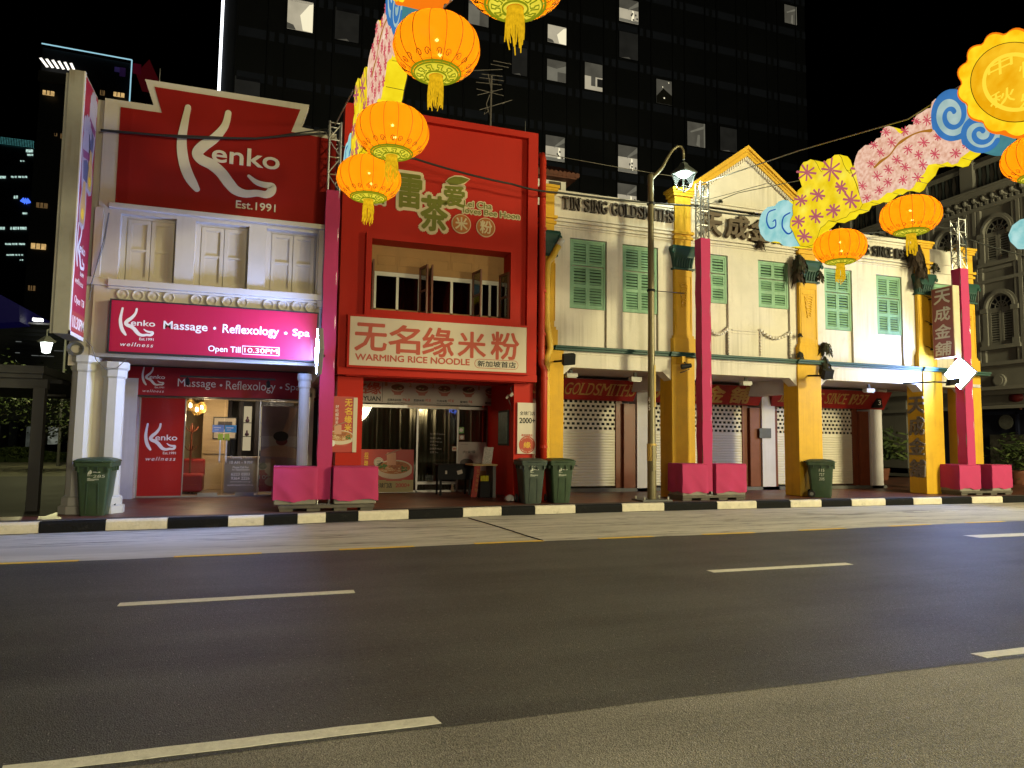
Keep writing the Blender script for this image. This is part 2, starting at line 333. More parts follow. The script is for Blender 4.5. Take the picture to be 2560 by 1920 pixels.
def asphalt(name,c0,c1,rough,bump):
    m=bpy.data.materials.new(name); m.use_nodes=True; n=m.node_tree.nodes; l=m.node_tree.links; b=n['Principled BSDF']
    tc=n.new('ShaderNodeTexCoord')
    vo=n.new('ShaderNodeTexVoronoi'); vo.inputs['Scale'].default_value=95; l.new(tc.outputs['Object'],vo.inputs[0])
    nz=n.new('ShaderNodeTexNoise'); nz.inputs['Scale'].default_value=1.1; nz.inputs['Detail'].default_value=10; nz.inputs['Roughness'].default_value=.6
    mp=n.new('ShaderNodeMapping'); mp.inputs['Scale'].default_value=(.12,1.3,1); l.new(tc.outputs['Object'],mp.inputs[0]); l.new(mp.outputs[0],nz.inputs[0])
    fine=n.new('ShaderNodeTexNoise'); fine.inputs['Scale'].default_value=34; fine.inputs['Detail'].default_value=8; fine.inputs['Roughness'].default_value=.8; l.new(tc.outputs['Object'],fine.inputs[0])
    patch=n.new('ShaderNodeTexNoise'); patch.inputs['Scale'].default_value=.7; patch.inputs['Detail'].default_value=6; l.new(tc.outputs['Object'],patch.inputs[0])
    a1=n.new('ShaderNodeMath'); a1.operation='MULTIPLY_ADD'; l.new(nz.outputs['Fac'],a1.inputs[0]); a1.inputs[1].default_value=.5; 
    a2=n.new('ShaderNodeMath'); a2.operation='MULTIPLY_ADD'; l.new(fine.outputs['Fac'],a2.inputs[0]); a2.inputs[1].default_value=1.1; l.new(a1.outputs[0],a2.inputs[2]); a1.inputs[2].default_value=-.35
    a3=n.new('ShaderNodeMath'); a3.operation='MULTIPLY_ADD'; l.new(patch.outputs['Fac'],a3.inputs[0]); a3.inputs[1].default_value=.4; l.new(a2.outputs[0],a3.inputs[2])
    cr=n.new('ShaderNodeValToRGB'); cr.color_ramp.elements[0].position=.42; cr.color_ramp.elements[0].color=(*c0,1); cr.color_ramp.elements[1].position=.86; cr.color_ramp.elements[1].color=(*c1,1); l.new(a3.outputs[0],cr.inputs[0])
    grit=n.new('ShaderNodeTexNoise'); grit.inputs['Scale'].default_value=170; grit.inputs['Detail'].default_value=3; grit.inputs['Roughness'].default_value=.7; l.new(tc.outputs['Object'],grit.inputs[0])
    gm=n.new('ShaderNodeMapRange'); gm.inputs[1].default_value=.35; gm.inputs[2].default_value=.65; gm.inputs[3].default_value=.45; gm.inputs[4].default_value=1.5; l.new(grit.outputs['Fac'],gm.inputs[0])
    gx=n.new('ShaderNodeMix'); gx.data_type='RGBA'; gx.blend_type='MULTIPLY'; gx.inputs[0].default_value=1; l.new(cr.outputs[0],gx.inputs[6]); l.new(gm.outputs[0],gx.inputs[7])
    # scattered pale stones
    st=n.new('ShaderNodeTexVoronoi'); st.inputs['Scale'].default_value=38; l.new(tc.outputs['Object'],st.inputs[0])
    lt=n.new('ShaderNodeMath'); lt.operation='LESS_THAN'; lt.inputs[1].default_value=.16; l.new(st.outputs['Distance'],lt.inputs[0])
    sr=n.new('ShaderNodeSeparateColor'); l.new(st.outputs['Color'],sr.inputs[0])
    g2=n.new('ShaderNodeMath'); g2.operation='GREATER_THAN'; g2.inputs[1].default_value=.86; l.new(sr.outputs[0],g2.inputs[0])
    ml=n.new('ShaderNodeMath'); ml.operation='MULTIPLY'; l.new(lt.outputs[0],ml.inputs[0]); l.new(g2.outputs[0],ml.inputs[1])
    mx=n.new('ShaderNodeMix'); mx.data_type='RGBA'; l.new(ml.outputs[0],mx.inputs[0]); l.new(gx.outputs[2],mx.inputs[6]); mx.inputs[7].default_value=(.36,.35,.32,1)
    l.new(mx.outputs[2],b.inputs['Base Color']); b.inputs['Roughness'].default_value=rough; b.inputs['Specular IOR Level'].default_value=.28
    h=n.new('ShaderNodeMath'); h.operation='MULTIPLY_ADD'; l.new(vo.outputs['Distance'],h.inputs[0]); h.inputs[1].default_value=1.0; l.new(grit.outputs['Fac'],h.inputs[2])
    bp=n.new('ShaderNodeBump'); bp.inputs['Strength'].default_value=bump; bp.inputs['Distance'].default_value=.012; l.new(h.outputs[0],bp.inputs['Height']); l.new(bp.outputs[0],b.inputs['Normal'])
    return m
SEAM=4.16
strip('ground',lambda x:-60,lambda x:400,-.02,mat('park_soil',(.05,.05,.035),.9,var=.3,scale=.4))
strip('road_old_asphalt',lambda x:-14,lambda x:SEAM,0,asphalt('old_asphalt',(.10,.095,.088),(.35,.33,.29),.7,.5))
strip('road',lambda x:SEAM-.03+.012*math.sin(x*3.1)+.008*math.sin(x*11),lambda x:interp(EDGE,x)+.05,.004,asphalt('new_asphalt',(.028,.029,.029),(.112,.113,.110),.55,.4))
lane=mat('bus_lane_concrete',(.56,.53,.46),.8,var=.22,scale=1.5,bump=.25,bscale=50,stretch=(.16,1.1,1),dirtamt=.85,dirtlo=.535,dirt=(.10,.095,.085))
def scuffs(m):
    # thin dark tyre scuffs and scratches running along the lane
    n=m.node_tree.nodes; l=m.node_tree.links; b=n['Principled BSDF']; old=b.inputs['Base Color'].links[0].from_socket
    tc=n.new('ShaderNodeTexCoord'); f=[]
    for sc_,sx,sy,lo,hi in ((1.0,.55,9,.55,.63),(1.7,.9,14,.56,.64),(.9,.12,.55,.36,.52)):
        mp=n.new('ShaderNodeMapping'); mp.inputs['Scale'].default_value=(sx,sy,1); mp.inputs['Rotation'].default_value=(0,0,.03*sx); l.new(tc.outputs['Object'],mp.inputs[0])
        z=n.new('ShaderNodeTexNoise'); z.inputs['Scale'].default_value=sc_; z.inputs['Detail'].default_value=9; z.inputs['Roughness'].default_value=.68; z.inputs['Distortion'].default_value=.6; l.new(mp.outputs[0],z.inputs[0])
        r=n.new('ShaderNodeMapRange'); r.inputs[1].default_value=lo; r.inputs[2].default_value=hi; l.new(z.outputs['Fac'],r.inputs[0]); f.append(r.outputs[0])
    mxm=n.new('ShaderNodeMath'); mxm.operation='MAXIMUM'; l.new(f[0],mxm.inputs[0]); l.new(f[1],mxm.inputs[1])
    ml=n.new('ShaderNodeMath'); ml.operation='MULTIPLY'; l.new(mxm.outputs[0],ml.inputs[0]); l.new(f[2],ml.inputs[1])
    m2=n.new('ShaderNodeMath'); m2.operation='MULTIPLY'; m2.inputs[1].default_value=.85; l.new(ml.outputs[0],m2.inputs[0])
    mx=n.new('ShaderNodeMix'); mx.data_type='RGBA'; l.new(m2.outputs[0],mx.inputs[0]); l.new(old,mx.inputs[6]); mx.inputs[7].default_value=(.07,.066,.062,1); l.new(mx.outputs[2],b.inputs['Base Color'])
scuffs(lane)
strip('road_shoulder',lambda x:interp(EDGE,x)+.012*math.sin(x*5),lambda x:interp(KERB,x)+.03,.008,lane)
# dark wet gutter line against the kerb
strip('gutter',lambda x:interp(KERB,x)-.10-.03*math.sin(x*2.3),lambda x:interp(KERB,x)+.02,.012,mat('gutter_grime',(.075,.07,.06),.7,var=.3,scale=5,dirtamt=.5))
mb=MB()      # crack across the shoulder
pp=[onZ(t(*q),.0125) for q in ((1,2,1835,1158),(1,2,2000,1205),(1,2,2212,1270),(2,2,120,1310),(2,2,265,1352))]
mb.tube([(p.x,p.y,.0125) for p in pp],.012,4); struct(mb.build('road_crack',mat('crack',(.02,.02,.018),.9,var=0)))
# markings
paint=mat('road_paint_white',(.70,.68,.60),.6,var=.18,scale=14,bump=.2,dirtamt=.35,dirt=(.2,.19,.17))
paty=mat('road_paint_yellow',(.80,.54,.09),.6,var=.15,scale=9,dirtamt=.4,dirt=(.2,.15,.06))
def mark(name,P,z,m):
    mb=MB(); n=len(P); mb.add([(x,y,z) for x,y in P]+[(x,y,z-.003) for x,y in P],[tuple(range(n))]+[(i,i+n,(i+1)%n+n,(i+1)%n) for i in range(n)]); return struct(mb.build(name,m))
def edgy(x0,x1,y0,y1,j=.008,slant=.04):
    n=max(6,int((x1-x0)/.18)); a=[(x0+(x1-x0)*i/n,y0+random.uniform(-j,j)) for i in range(n+1)]; b=[(x0+slant+(x1-x0)*i/n,y1+random.uniform(-j,j)) for i in range(n+1)]
    return a+b[::-1]
for a,b in ((-1.16,1.03),(5.40,7.6)): mark('lane_marking',edgy(a,b,SEAM+.025,SEAM+.145,.006,-.02),.009,paint)
for a,b in ((-1.31,.97),(5.5,7.78)): mark('lane_marking',edgy(a,b,7.93,8.08,.004,.0),.009,paint)
mark('lane_marking',[(12.37,9.95),(12.37+.0,9.62),(16.5,9.60),(16.5,9.9)],.009,paint)
mark('lane_marking',edgy(12.2,15.2,SEAM+.03,SEAM+.15),.009,paint)
for seg in (((0,2,-300,1572),(0,2,668,1533)),((0,2,1495,1502),(1,2,48,1475)),((1,2,722,1437),(1,2,1372,1408)),((1,2,1885,1378),(2,2,262,1350)),((2,2,745,1335),(2,2,1225,1318)),((2,2,1670,1305),(2,2,2120,1288)),((3,2,300,1270),(3,2,690,1250)),((3,2,1060,1230),(3,2,1420,1216)),((3,2,1720,1200),(3,2,2060,1190))):
    a=onZ(t(*seg[0]),.01).x; b=onZ(t(*seg[1]),.01).x; n=5
    lo=[(a+(b-a)*i/n,interp(EDGE,a+(b-a)*i/n)-.03) for i in range(n+1)]; hi=[(x,y+.115) for x,y in lo]
    mark('edge_marking',lo+hi[::-1],.013,paty)
for a,b in ((14.6,15.1),(15.5,16.0),(16.5,17.0),(18.2,20.2)): mark('worn_marking',edgy(a,b,13.75,13.83,.015),.0125,paint)
# kerb: black and white blocks
kw=mat('kerb_white',(.62,.56,.46),.75,var=.15,scale=5,bump=.4,bscale=25,dirtamt=.45,dirt=(.2,.17,.13)); kb=mat('kerb_black',(.008,.008,.009),.75,spec=.12,var=.3,scale=6,bump=.4,bscale=25,dirtamt=.2,dirt=(.08,.07,.06)); kt=mat('kerb_top',(.10,.095,.09),.8,var=.3,scale=3,bump=.3)
KB=[-40,-30,-20,-14,-10,-7.2]
for q in ((0,2,343,1290),(0,2,912,1270),(0,2,1450,1250),(0,2,1968,1235),(1,2,68,1222),(1,2,358,1215),(1,2,606,1205),(1,2,882,1188),(1,2,1308,1165),(1,2,1775,1148),(1,2,2112,1137),(2,2,188,1128),(2,2,540,1118),(2,2,925,1102),(2,2,1300,1095),(2,2,1757,1083),(2,2,2130,1080),(3,2,210,1073),(3,2,488,1068),(3,2,760,1063),(3,2,1025,1053),(3,2,1262,1047),(3,2,1515,1042),(3,2,1742,1033),(3,2,2008,1027)):
    KB.append(onZ(t(*q),.0).x)
KB+=[KB[-1]+1.9*i for i in range(1,14)]
mb=MB()
for i in range(len(KB)-1):
    a,b=KB[i],KB[i+1]; wh=(i%2==0)          # block ending at first measured joint is white
    wh=((i-5)%2==0); n=max(1,int((b-a)/.4)); g=.006
    if i==len(KB): break
    for k in range(n):
        x0=a+(b-a)*k/n+(g if k==0 else 0); x1=a+(b-a)*(k+1)/n-(g if k==n-1 else 0)
        y0,y1=interp(KERB,x0),interp(KERB,x1); h=.205
        prof=[(0,-.05),(0.0,h-.05),(.012,h-.02),(.045,h),(.17,h)]
        V=[(x0,y0+d,z) for d,z in prof]+[(x1,y1+d,z) for d,z in prof]; m=len(prof)
        mb.add(V,[(j,j+1,j+1+m,j+m)[::-1] for j in range(m-2)],0 if wh else 1); mb.add([V[m-2],V[m-1],V[2*m-1],V[2*m-2]],[(0,1,2,3)],2)
        if k==0: mb.add([V[j] for j in range(m)]+[(x0,y0+.17,-.05)],[tuple(range(m+1))],0 if wh else 1)
        if k==n-1: mb.add([V[m+j] for j in range(m)]+[(x1,y1+.17,-.05)],[tuple(range(m,-1,-1))],0 if wh else 1)
struct(mb.build('kerb',[kw,kb,kt]))
# five-foot way: red clay tiles laid diagonally
def tiles():
    m=bpy.data.materials.new('red_clay_tiles'); m.use_nodes=True; n=m.node_tree.nodes; l=m.node_tree.links; b=n['Principled BSDF']
    tc=n.new('ShaderNodeTexCoord'); mp=n.new('ShaderNodeMapping'); mp.inputs['Rotation'].default_value=(0,0,R(45)); l.new(tc.outputs['Object'],mp.inputs[0])
    br=n.new('ShaderNodeTexBrick'); br.offset=0; br.inputs['Scale'].default_value=3.3; br.inputs['Brick Width'].default_value=1; br.inputs['Row Height'].default_value=1; br.inputs['Mortar Size'].default_value=.028
    br.inputs[1].default_value=(.17,.052,.030,1); br.inputs[2].default_value=(.12,.038,.024,1); br.inputs[3].default_value=(.05,.03,.022,1); l.new(mp.outputs[0],br.inputs[0])
    nz=n.new('ShaderNodeTexNoise'); nz.inputs['Scale'].default_value=1.5; nz.inputs['Detail'].default_value=8; l.new(tc.outputs['Object'],nz.inputs[0])
    mr=n.new('ShaderNodeMapRange'); mr.inputs[1].default_value=.3; mr.inputs[2].default_value=.7; mr.inputs[3].default_value=.6; mr.inputs[4].default_value=1.2; l.new(nz.outputs[0],mr.inputs[0])
    mx=n.new('ShaderNodeMix'); mx.data_type='RGBA'; mx.blend_type='MULTIPLY'; mx.inputs[0].default_value=1; l.new(br.outputs[0],mx.inputs[6]); l.new(mr.outputs[0],mx.inputs[7]); l.new(mx.outputs[2],b.inputs['Base Color'])
    r2=n.new('ShaderNodeMapRange'); r2.inputs[3].default_value=.28; r2.inputs[4].default_value=.55; l.new(nz.outputs[0],r2.inputs[0]); l.new(r2.outputs[0],b.inputs['Roughness'])
    bp=n.new('ShaderNodeBump'); bp.inputs['Strength'].default_value=.35; bp.inputs['Distance'].default_value=.01; bp.invert=True; l.new(br.outputs['Fac'],bp.inputs['Height']); l.new(bp.outputs[0],b.inputs['Normal'])
    return m
strip('pavement',lambda x:interp(KERB,x)+.14,lambda x:26,.196,tiles())
strip('pavement_edge',lambda x:interp(KERB,x)+.15,lambda x:interp(KERB,x)+.42,.2,mat('edge_paving',(.085,.055,.045),.7,var=.25,scale=4,bump=.2))
# park side, left of the corner
mb=MB(); mb.box(-60,-3.75,15.2,30,.1,.2); struct(mb.build('side_pavement',mat('side_paving',(.045,.043,.042),.75,var=.3,scale=1.2,bump=.2)))
mb=MB(); mb.box(-60,-2.5,30,46,.1,.201); struct(mb.build('plaza_pavement',mat('plaza_paving',(.20,.19,.14),.8,var=.25,scale=.8)))
mb=MB(); mb.box(-90,-2.5,49,62,.0,.15); struct(mb.build('side_road',mat('side_road_asphalt',(.06,.06,.06),.7,var=.2,scale=.5)))
# ================================================================ massage shophouse (front plane y = 15.4)
KY=15.4; f=front(KY)
ks=thing('massage_shophouse','white two storey corner shophouse with stepped dark red parapet and closed white casements','shophouse',(-1.2,KY,.2))
mb=MB(); wins=[(-2.86,-1.86,4.72,6.03),(-1.51,-.49,4.72,6.03),(-.15,.87,4.72,6.03)]
mb.wall(-3.25,1.2,3.22,6.2,f,.22,wins)
mb.wall(-3.62,-3.25,3.0,8.28,front(KY+.06),.2)
mb.box(-3.62,1.2,KY+.24,KY+.3,3.24,8.0)       # backing
mb.box(-3.62,-3.4,KY+.3,24,3.0,8.1); mb.box(1.0,1.2,KY+.3,24,3.0,8.1)
mb.box(-3.4,1.0,KY+.31,19.0,3.37,3.47)          # arcade ceiling slab
mb.box(-3.4,1.0,KY+.02,KY+.22,3.19,3.36)
mb.build('wall',wht2,ks)
OUT=[(-3.25,6.2),(1.2,6.2),(1.2,8.27),(.46,8.31),(.61,8.83),(-2.57,8.82),(-2.39,8.31),(-3.25,8.31)]
INN=[(-2.97,6.215),(1.2,6.215),(1.2,8.13),(.26,8.17),(.43,8.69),(-2.39,8.69),(-2.23,8.17),(-2.97,8.17)]
MB().prism(OUT,f,-.25,.0).build('parapet',wht2,ks,bevel=.012)
pk=MB().prism(INN,f,.002,.012).build('parapet_panel',kred,ks)
LOG=[[(813,465,11),(797,540,14),(787,600,17),(787,650,19),(797,710,20),(815,760,20),(835,795,17),(850,818,12)],
[(987,490,12),(972,545,14),(928,598,18),(882,630,21),(853,662,20),(870,690,21),(915,713,22),(955,747,22),(985,787,22),(1017,822,20),(1060,838,16),(1110,836,14),(1150,842,15),(1172,828,17),(1176,806,13),(1140,800,12),(1105,787,10),(1075,762,6)]]
def c2w(x,y): p=onY((x/1.7279,y/1.7279),KY); return p.x,p.z
KU0,KV0=c2w(790,840)
LOGO=[[((c2w(x,y)[0]-KU0),(c2w(x,y)[1]-KV0),wd/1.7279*(15.4/1775)) for x,y,wd in s] for s in LOG]
def bb(x0,y0,x1,y1,y1b): a=c2w(x0,y0); b=c2w(x1,y1b); return a[0]-KU0,b[0]-KU0,c2w(x0,y1)[1]-KV0,a[1]-KV0
E_=bb(918,622,1207,700,730); S_=bb(1020,866,1190,900,908)
def logo(mb,fn,u0,v0,k,d0=.0,d1=.004,mi=0,ku=1,est=True,well=False):
    kx=k*ku
    for s in LOGO: mb.ribbon([(u0+a*kx,v0+b*k,wd*(k+kx)/2) for a,b,wd in s],fn,d0,d1,mi)
    mb.text('enko',fn,u0+E_[0]*kx,u0+E_[1]*kx,v0+E_[2]*k,v0+E_[3]*k,d0,d1,mi,offset=.012)
    if est: mb.text('Est.1991',fn,u0+S_[0]*kx,u0+S_[1]*kx,v0+S_[2]*k,v0+S_[3]*k,d0,d1,mi,offset=.01)
    if well: mb.text('wellness',fn,u0-.0*kx,u0+S_[1]*kx,v0+S_[2]*k-.42*k,v0+S_[2]*k-.17*k,d0,d1,mi,shear=.25,space=1.25)
mb=MB(); logo(mb,f,KU0,KV0,1,.014,.03); mb.build('logo_lettering',cream,ks)
MB().box(-3.06,1.2,KY-.13,KY,6.10,6.2).build('ledge',wht2,ks,bevel=.01)
MB().box(-3.0,1.0,KY-.10,KY,4.57,4.70).box(-3.0,1.0,KY-.05,KY,4.52,4.57).build('sill_band',wht2,ks,bevel=.008)
MB().box(-3.64,-3.0,KY-.05,KY+.05,4.57,4.72).build('string_course',wht2,ks,bevel=.008)
mb=MB().box(-3.3,-3.15,KY-.06,KY+.06,4.72,6.1); mb.build('pilaster',wht2,ks,bevel=.008)
mb=MB().box(.9,1.06,KY-.07,KY,4.42,6.1); mb.build('corner_pilaster',wht2,ks,bevel=.008)
for x in (-2.75,-2.48,-2.21,-1.93,-1.43,-1.15,-.85,-.56,-.06,.23,.50,.78):
    mb=MB()
    mb.add([f(x+r*math.cos(2*math.pi*i/20),4.42+r*math.sin(2*math.pi*i/20),d) for r,d in ((.115,0),(.115,.03),(.085,.035),(.08,.015),(.05,.02),(.0,.03)) for i in range(20)],
           [(j*20+i,j*20+(i+1)%20,(j+1)*20+(i+1)%20,(j+1)*20+i) for j in range(5) for i in range(20)])
    mb.build('medallion',wht2,ks,smooth=True)
shut=mat('cream_shutter_paint',(.43,.38,.31),.55,var=.05,scale=3,streak=.12,dirt=(.25,.2,.14))
for (a,b,c,d) in wins:
    a2=a+.10; b2=b-.04; d2=d-.05
    wn=MB().wall(a,b,c,d,front(KY+.17),.05,[(a2,b2,c+.02,d2)]).build('window',wht2,ks)
    mid=(a2+b2)/2
    for x0,x1 in ((a2+.008,mid-.006),(mid+.006,b2-.008)):
        mb=MB(); g=front(KY+.16); zt=d2-.008; zb=c+.03; zm=(zt+zb)/2
        mb.wall(x0,x1,zb,zt,g,.04,[(x0+.07,x1-.07,zb+.075,zm-.018),(x0+.07,x1-.07,zm+.018,zt-.075)])
        mb.poly(rect(x0+.02,x1-.02,zb+.02,zt-.02),g,-.036); mb.wall(x0+.07,x1-.07,zb+.075,zm-.018,front(KY+.178),.02,[(x0+.085,x1-.085,zb+.09,zm-.033)]); mb.wall(x0+.07,x1-.07,zm+.018,zt-.075,front(KY+.178),.02,[(x0+.085,x1-.085,zm+.033,zt-.09)])
        mb.build('shutter_leaf',shut,wn)
# piers and arcade columns
def rpier(mb,cx,cy,r,z0,z1,n=8,rot=math.pi/8):
    prof=[(r*1.55,0),(r*1.55,.14),(r*1.32,.16),(r*1.30,.30),(r*1.02,.34),(r*.98,z1-z0-.42),(r*.98,z1-z0-.32),(r*1.15,z1-z0-.28),(r*1.15,z1-z0-.16),(r*1.35,z1-z0-.12),(r*1.35,z1-z0)]
    V=[];F=[]
    for q,z in prof: V+=[(cx+q*math.cos(rot+2*math.pi*i/n),cy+q*math.sin(rot+2*math.pi*i/n),z0+z) for i in range(n)]
    for j in range(len(prof)-1): F+=[(j*n+i,j*n+(i+1)%n,(j+1)*n+(i+1)%n,(j+1)*n+i) for i in range(n)]
    F+=[tuple(range((len(prof)-1)*n,len(prof)*n))]; mb.add(V,F); return mb
colw=mat('column_paint',(.46,.45,.42),.6,var=.06,scale=2,streak=.1,dirt=(.25,.22,.2))
rpier(MB(),-3.36,15.62,.20,.2,3.2).build('column',colw,ks)
mb=MB(); mb.box(-3.2,-2.95,15.55,15.9,.2,3.1); mb.build('pier',wht2,ks)
rpier(MB(),-2.84,15.60,.195,.2,3.1).build('column',colw,ks)
rpier(MB(),.74,15.86,.115,.2,3.05,16,0).build('column',colw,ks)
MB().box(-3.64,-3.5,15.9,24,.2,3.0).build('side_wall',wht2,ks)
# shopfront of the massage shop
GY=19.25
mb=MB(); mb.box(-3.5,-2.93,18.85,GY+.1,.2,3.05); mb.build('shopfront_wall',mauve,ks)
mb=MB()
GX0,GX1,GX2=[onY((q,1150),GY).x for q in (458,557,646)]
for x0,x1 in ((-2.93,-2.90),(GX0-.012,GX0+.012),(GX2-.012,GX2+.012),(1.0,1.05)): mb.box(x0,x1,GY-.02,GY+.02,.2,2.66)
mb.box(-2.93,1.05,GY-.025,GY+.025,2.62,2.68); mb.box(-2.93,1.05,GY-.025,GY+.025,.2,.235)
mb.build('shopfront_frame',mat('satin_steel',(.35,.33,.31),.35,metal=.8,var=.1),ks)
pane=glass('shop_glass')
MB().box(-2.90,GX0-.012,GY-.004,GY+.004,.235,2.62).build('window_film',film('red_film',(.36,.022,.020),.22),ks)
mb=MB(); a=onY(t(0,2,1255,350),GY); b=onY(t(0,2,1310,585),GY); k=(a.z-b.z)/((c2w(810,455)[1]-c2w(850,828)[1]))
logo(mb,front(GY-.006),onY(t(0,2,1262,585),GY).x,b.z,k,0,.003,0,1.0,True,True); mb.build('window_lettering',mat('pale_vinyl',(.62,.58,.66),.5,var=0),ks)
MB().box(GX2+.012,1.0,GY-.004,GY+.004,.235,2.62).build('window_pane',pane,ks)
for x0,x1,hx in ((GX0+.012,GX1,0),(GX1,GX2-.012,0)):
    dr=MB().box(x0+.008,x1-.008,GY-.005,GY+.005,.25,2.61).build('glass_door',pane,ks)
    mb=MB(); hx=x1-.075 if x0<GX1-.1 else x0+.075
    mb.tube([(hx,GY-.03,1.05),(hx,GY-.085,1.08),(hx,GY-.085,1.58),(hx,GY-.03,1.61)],.018,8); mb.build('door_handle',mat('white_handle',(.75,.75,.75),.3,var=0),dr)
    MB().box(hx-.06,hx+.06,GY-.012,GY-.006,1.60,1.76).build('pull_sticker',mat('lime_sticker',(.50,.62,.05),.5,var=0),dr)
    mb=MB(); m0=hx-.2 if x0<GX1-.1 else hx-.06
    mb.box(m0,m0+.27,GY-.012,GY-.006,1.80,1.98,0); mb.box(m0+.03,m0+.2,GY-.0135,GY-.012,1.90,1.93,1); mb.box(m0+.05,m0+.15,GY-.0135,GY-.012,1.85,1.87,1)
    mb.build('notice_sticker',[mat('blue_notice' if x0<GX1-.1 else 'cyan_notice',(.22,.34,.62) if x0<GX1-.1 else (.08,.38,.62),.5,var=0),ltext],dr)
    mb=MB().box((x0+x1)/2-.1,(x0+x1)/2+.35,GY-.02,GY+.02,.235,.30); mb.build('patch_fitting',MATS['satin_steel'],dr)
mb=MB(); g=front(GY-.008)
for s,z0,z1,wd in (('Opening Hours',1.135,1.215,.52),('10 AM – 9 PM',1.01,1.085,.53),('Please Call For',.90,.955,.38),('An Appointment',.835,.89,.42),('6223 0303',.72,.79,.44),('9364 2226',.615,.69,.44)):
    hc=onY((440+945/5.82,1160),GY).x; mb.text(s,g,hc-wd/2,hc+wd/2,z0,z1,0,.002,0,offset=.008)
mb.text('www.kenko.com.sg',g,hc-.24,hc+.24,.54,.585,0,.002); mb.text('southbridge@kenko.com.sg',g,hc-.3,hc+.3,.46,.505,0,.002)
mb.build('hours_lettering',ltext,ks)
# interior
wood=mat('light_wood',(.40,.29,.16),.5,var=.12,scale=2,stretch=(1,1,6)); cwall=mat('room_wall',(.52,.43,.30),.8,var=.05)
mb=MB(); mb.box(-3.4,1.2,24,24.1,.2,3.0); mb.box(-3.5,-3.4,GY,24.1,.2,3.0); mb.box(1.05,1.15,GY,24.1,.2,3.0); mb.box(-3.4,1.1,GY,24,2.75,2.85); mb.box(-3.4,1.1,GY+.03,24,.195,.21,1)
mb.build('shop_room',[cwall,mat('room_floor',(.22,.17,.12),.35,var=.1)],ks)
o=thing('cupboard_wall','tall light wood partition inside the massage shop with a framed print','partition',(-.9,21.6,.2))
pa,pb=[onY((440+q/5.82,1130),21.6).x for q in (375,722)]
MB().box(pa,pb,21.6,21.9,.22,2.74).box(pa+.02,pb-.02,21.575,21.6,1.20,1.215,1).build('panel',[wood,dark],o)
fa=pa+.26; MB().box(fa,fa+.62,21.57,21.598,1.62,2.25).build('picture_frame',ink,o); MB().box(fa+.03,fa+.59,21.56,21.569,1.655,2.215,0).box(fa+.13,fa+.5,21.555,21.559,1.9,2.12,1).build('picture',[mat('picture_mat',(.35,.31,.25),.6,var=0),mat('picture_print',(.04,.035,.04),.5,var=.5,scale=12)],o)
o=thing('coat_stand','brown wooden coat stand with branching pegs behind the glass door','coat stand',(onY((440+215/5.82,1130),20.6).x,20.6,.21))
mb=MB().cyl((0,0,0),(0,0,1.82),.028,.022,8); mb.build('pole',brown,o,local=True)
for k in range(4):
    a=k*math.pi/2+.4; MB().tube([(0,0,.5),(.12*math.cos(a),.12*math.sin(a),.2),(.26*math.cos(a),.26*math.sin(a),0)],.018,6).build('foot',brown,o,local=True)
    for z in (1.1,1.6): MB().tube([(0,0,z),(.1*math.cos(a),.1*math.sin(a),z+.04),(.17*math.cos(a),.17*math.sin(a),z+.14)],.012,6).build('peg',brown,o,local=True)
o=thing('display_shelves','dark display shelving with backlit cream niches holding small ornaments','shelving',(.0,22.2,.2))
mb=MB()
dx=onY((440+730/5.82,1130),22).x+.42
for x in (-.42,-.12,.32,.72): mb.box(dx+x,dx+x+.1,22.0,22.4,.22,2.74)
mb.box(dx-.42,dx+1.4,22.4,22.45,.22,2.74); mb.build('carcass',mat('shelf_dark',(.02,.017,.02),.4,var=.1),o)
for x in (dx+.02,dx+.5): 
    MB().box(x-.02,x+.2,22.36,22.39,1.3,2.6).build('niche_light',emit('niche_glow',(1,.82,.5),.55),o)
    for z in (1.7,2.1): MB().box(x-.02,x+.2,22.1,22.36,z,z+.02).build('shelf',MATS['shelf_dark'],o); MB().lathe([(0,0),(.05,.02),(.06,.06),(.02,.12),(.03,.15),(0,.18)],(x+.09,22.22,z+.02),10).build('ornament',mat('ornament',(.08,.03,.06),.3,var=0),o,smooth=True)
o=thing('reception_counter','grey reception counter behind the shop glass','counter',(.1,20.3,.2))
ca,cb_=[onY((440+q/5.82,1130),20.3).x for q in (715,1215)]
MB().box(ca,cb_,20.3,20.9,.22,1.12,0).box(ca-.03,cb_+.03,20.27,20.93,1.12,1.16,1).build('cabinet',[mat('counter_grey',(.32,.31,.30),.4,var=.05),mat('counter_top',(.5,.42,.34),.3,var=.05)],o)
o=thing('poster','massage poster of a lying customer in red and beige inside the glass','poster',(.45,19.5,.3))
mb=MB(); g_p=front(19.45); px0=onY((440+1225/5.82,1130),19.45).x; ksx=(.99-px0)/1.0; g=(lambda u,v,d:g_p(px0+(u+.02)*ksx,v,d)); mb.box(px0,.98,19.45,19.47,.30,2.5,0); mb.prism(rect(-.02,.98,.30,.85),g,.001,.003,1); mb.prism(rect(-.02,.98,1.45,1.72),g,.001,.003,5)
mb.prism([(0,1.36),(.2,1.46),(.45,1.5),(.7,1.42),(.95,1.30),(.95,1.12),(.5,1.18),(0,1.2)],g,.003,.005,2); mb.prism([(.62,2.45),(.78,2.45),(.60,1.9),(.52,1.68),(.42,1.70)],g,.003,.005,2)
mb.prism(circ(.42,1.72,.17,16,.13),g,.005,.007,3); mb.prism(circ(.44,1.60,.13,16,.12),g,.0045,.006,4)
mb.prism([(.1,1.15),(.3,1.1),(.45,.7),(.6,.4),(.5,.35),(.3,.6),(.1,.8)],g,.0035,.006,2); mb.prism(circ(.05,.95,.09,14),g,.0062,.0075,3); mb.prism(circ(.30,.55,.2,16,.12),g,.007,.008,2)
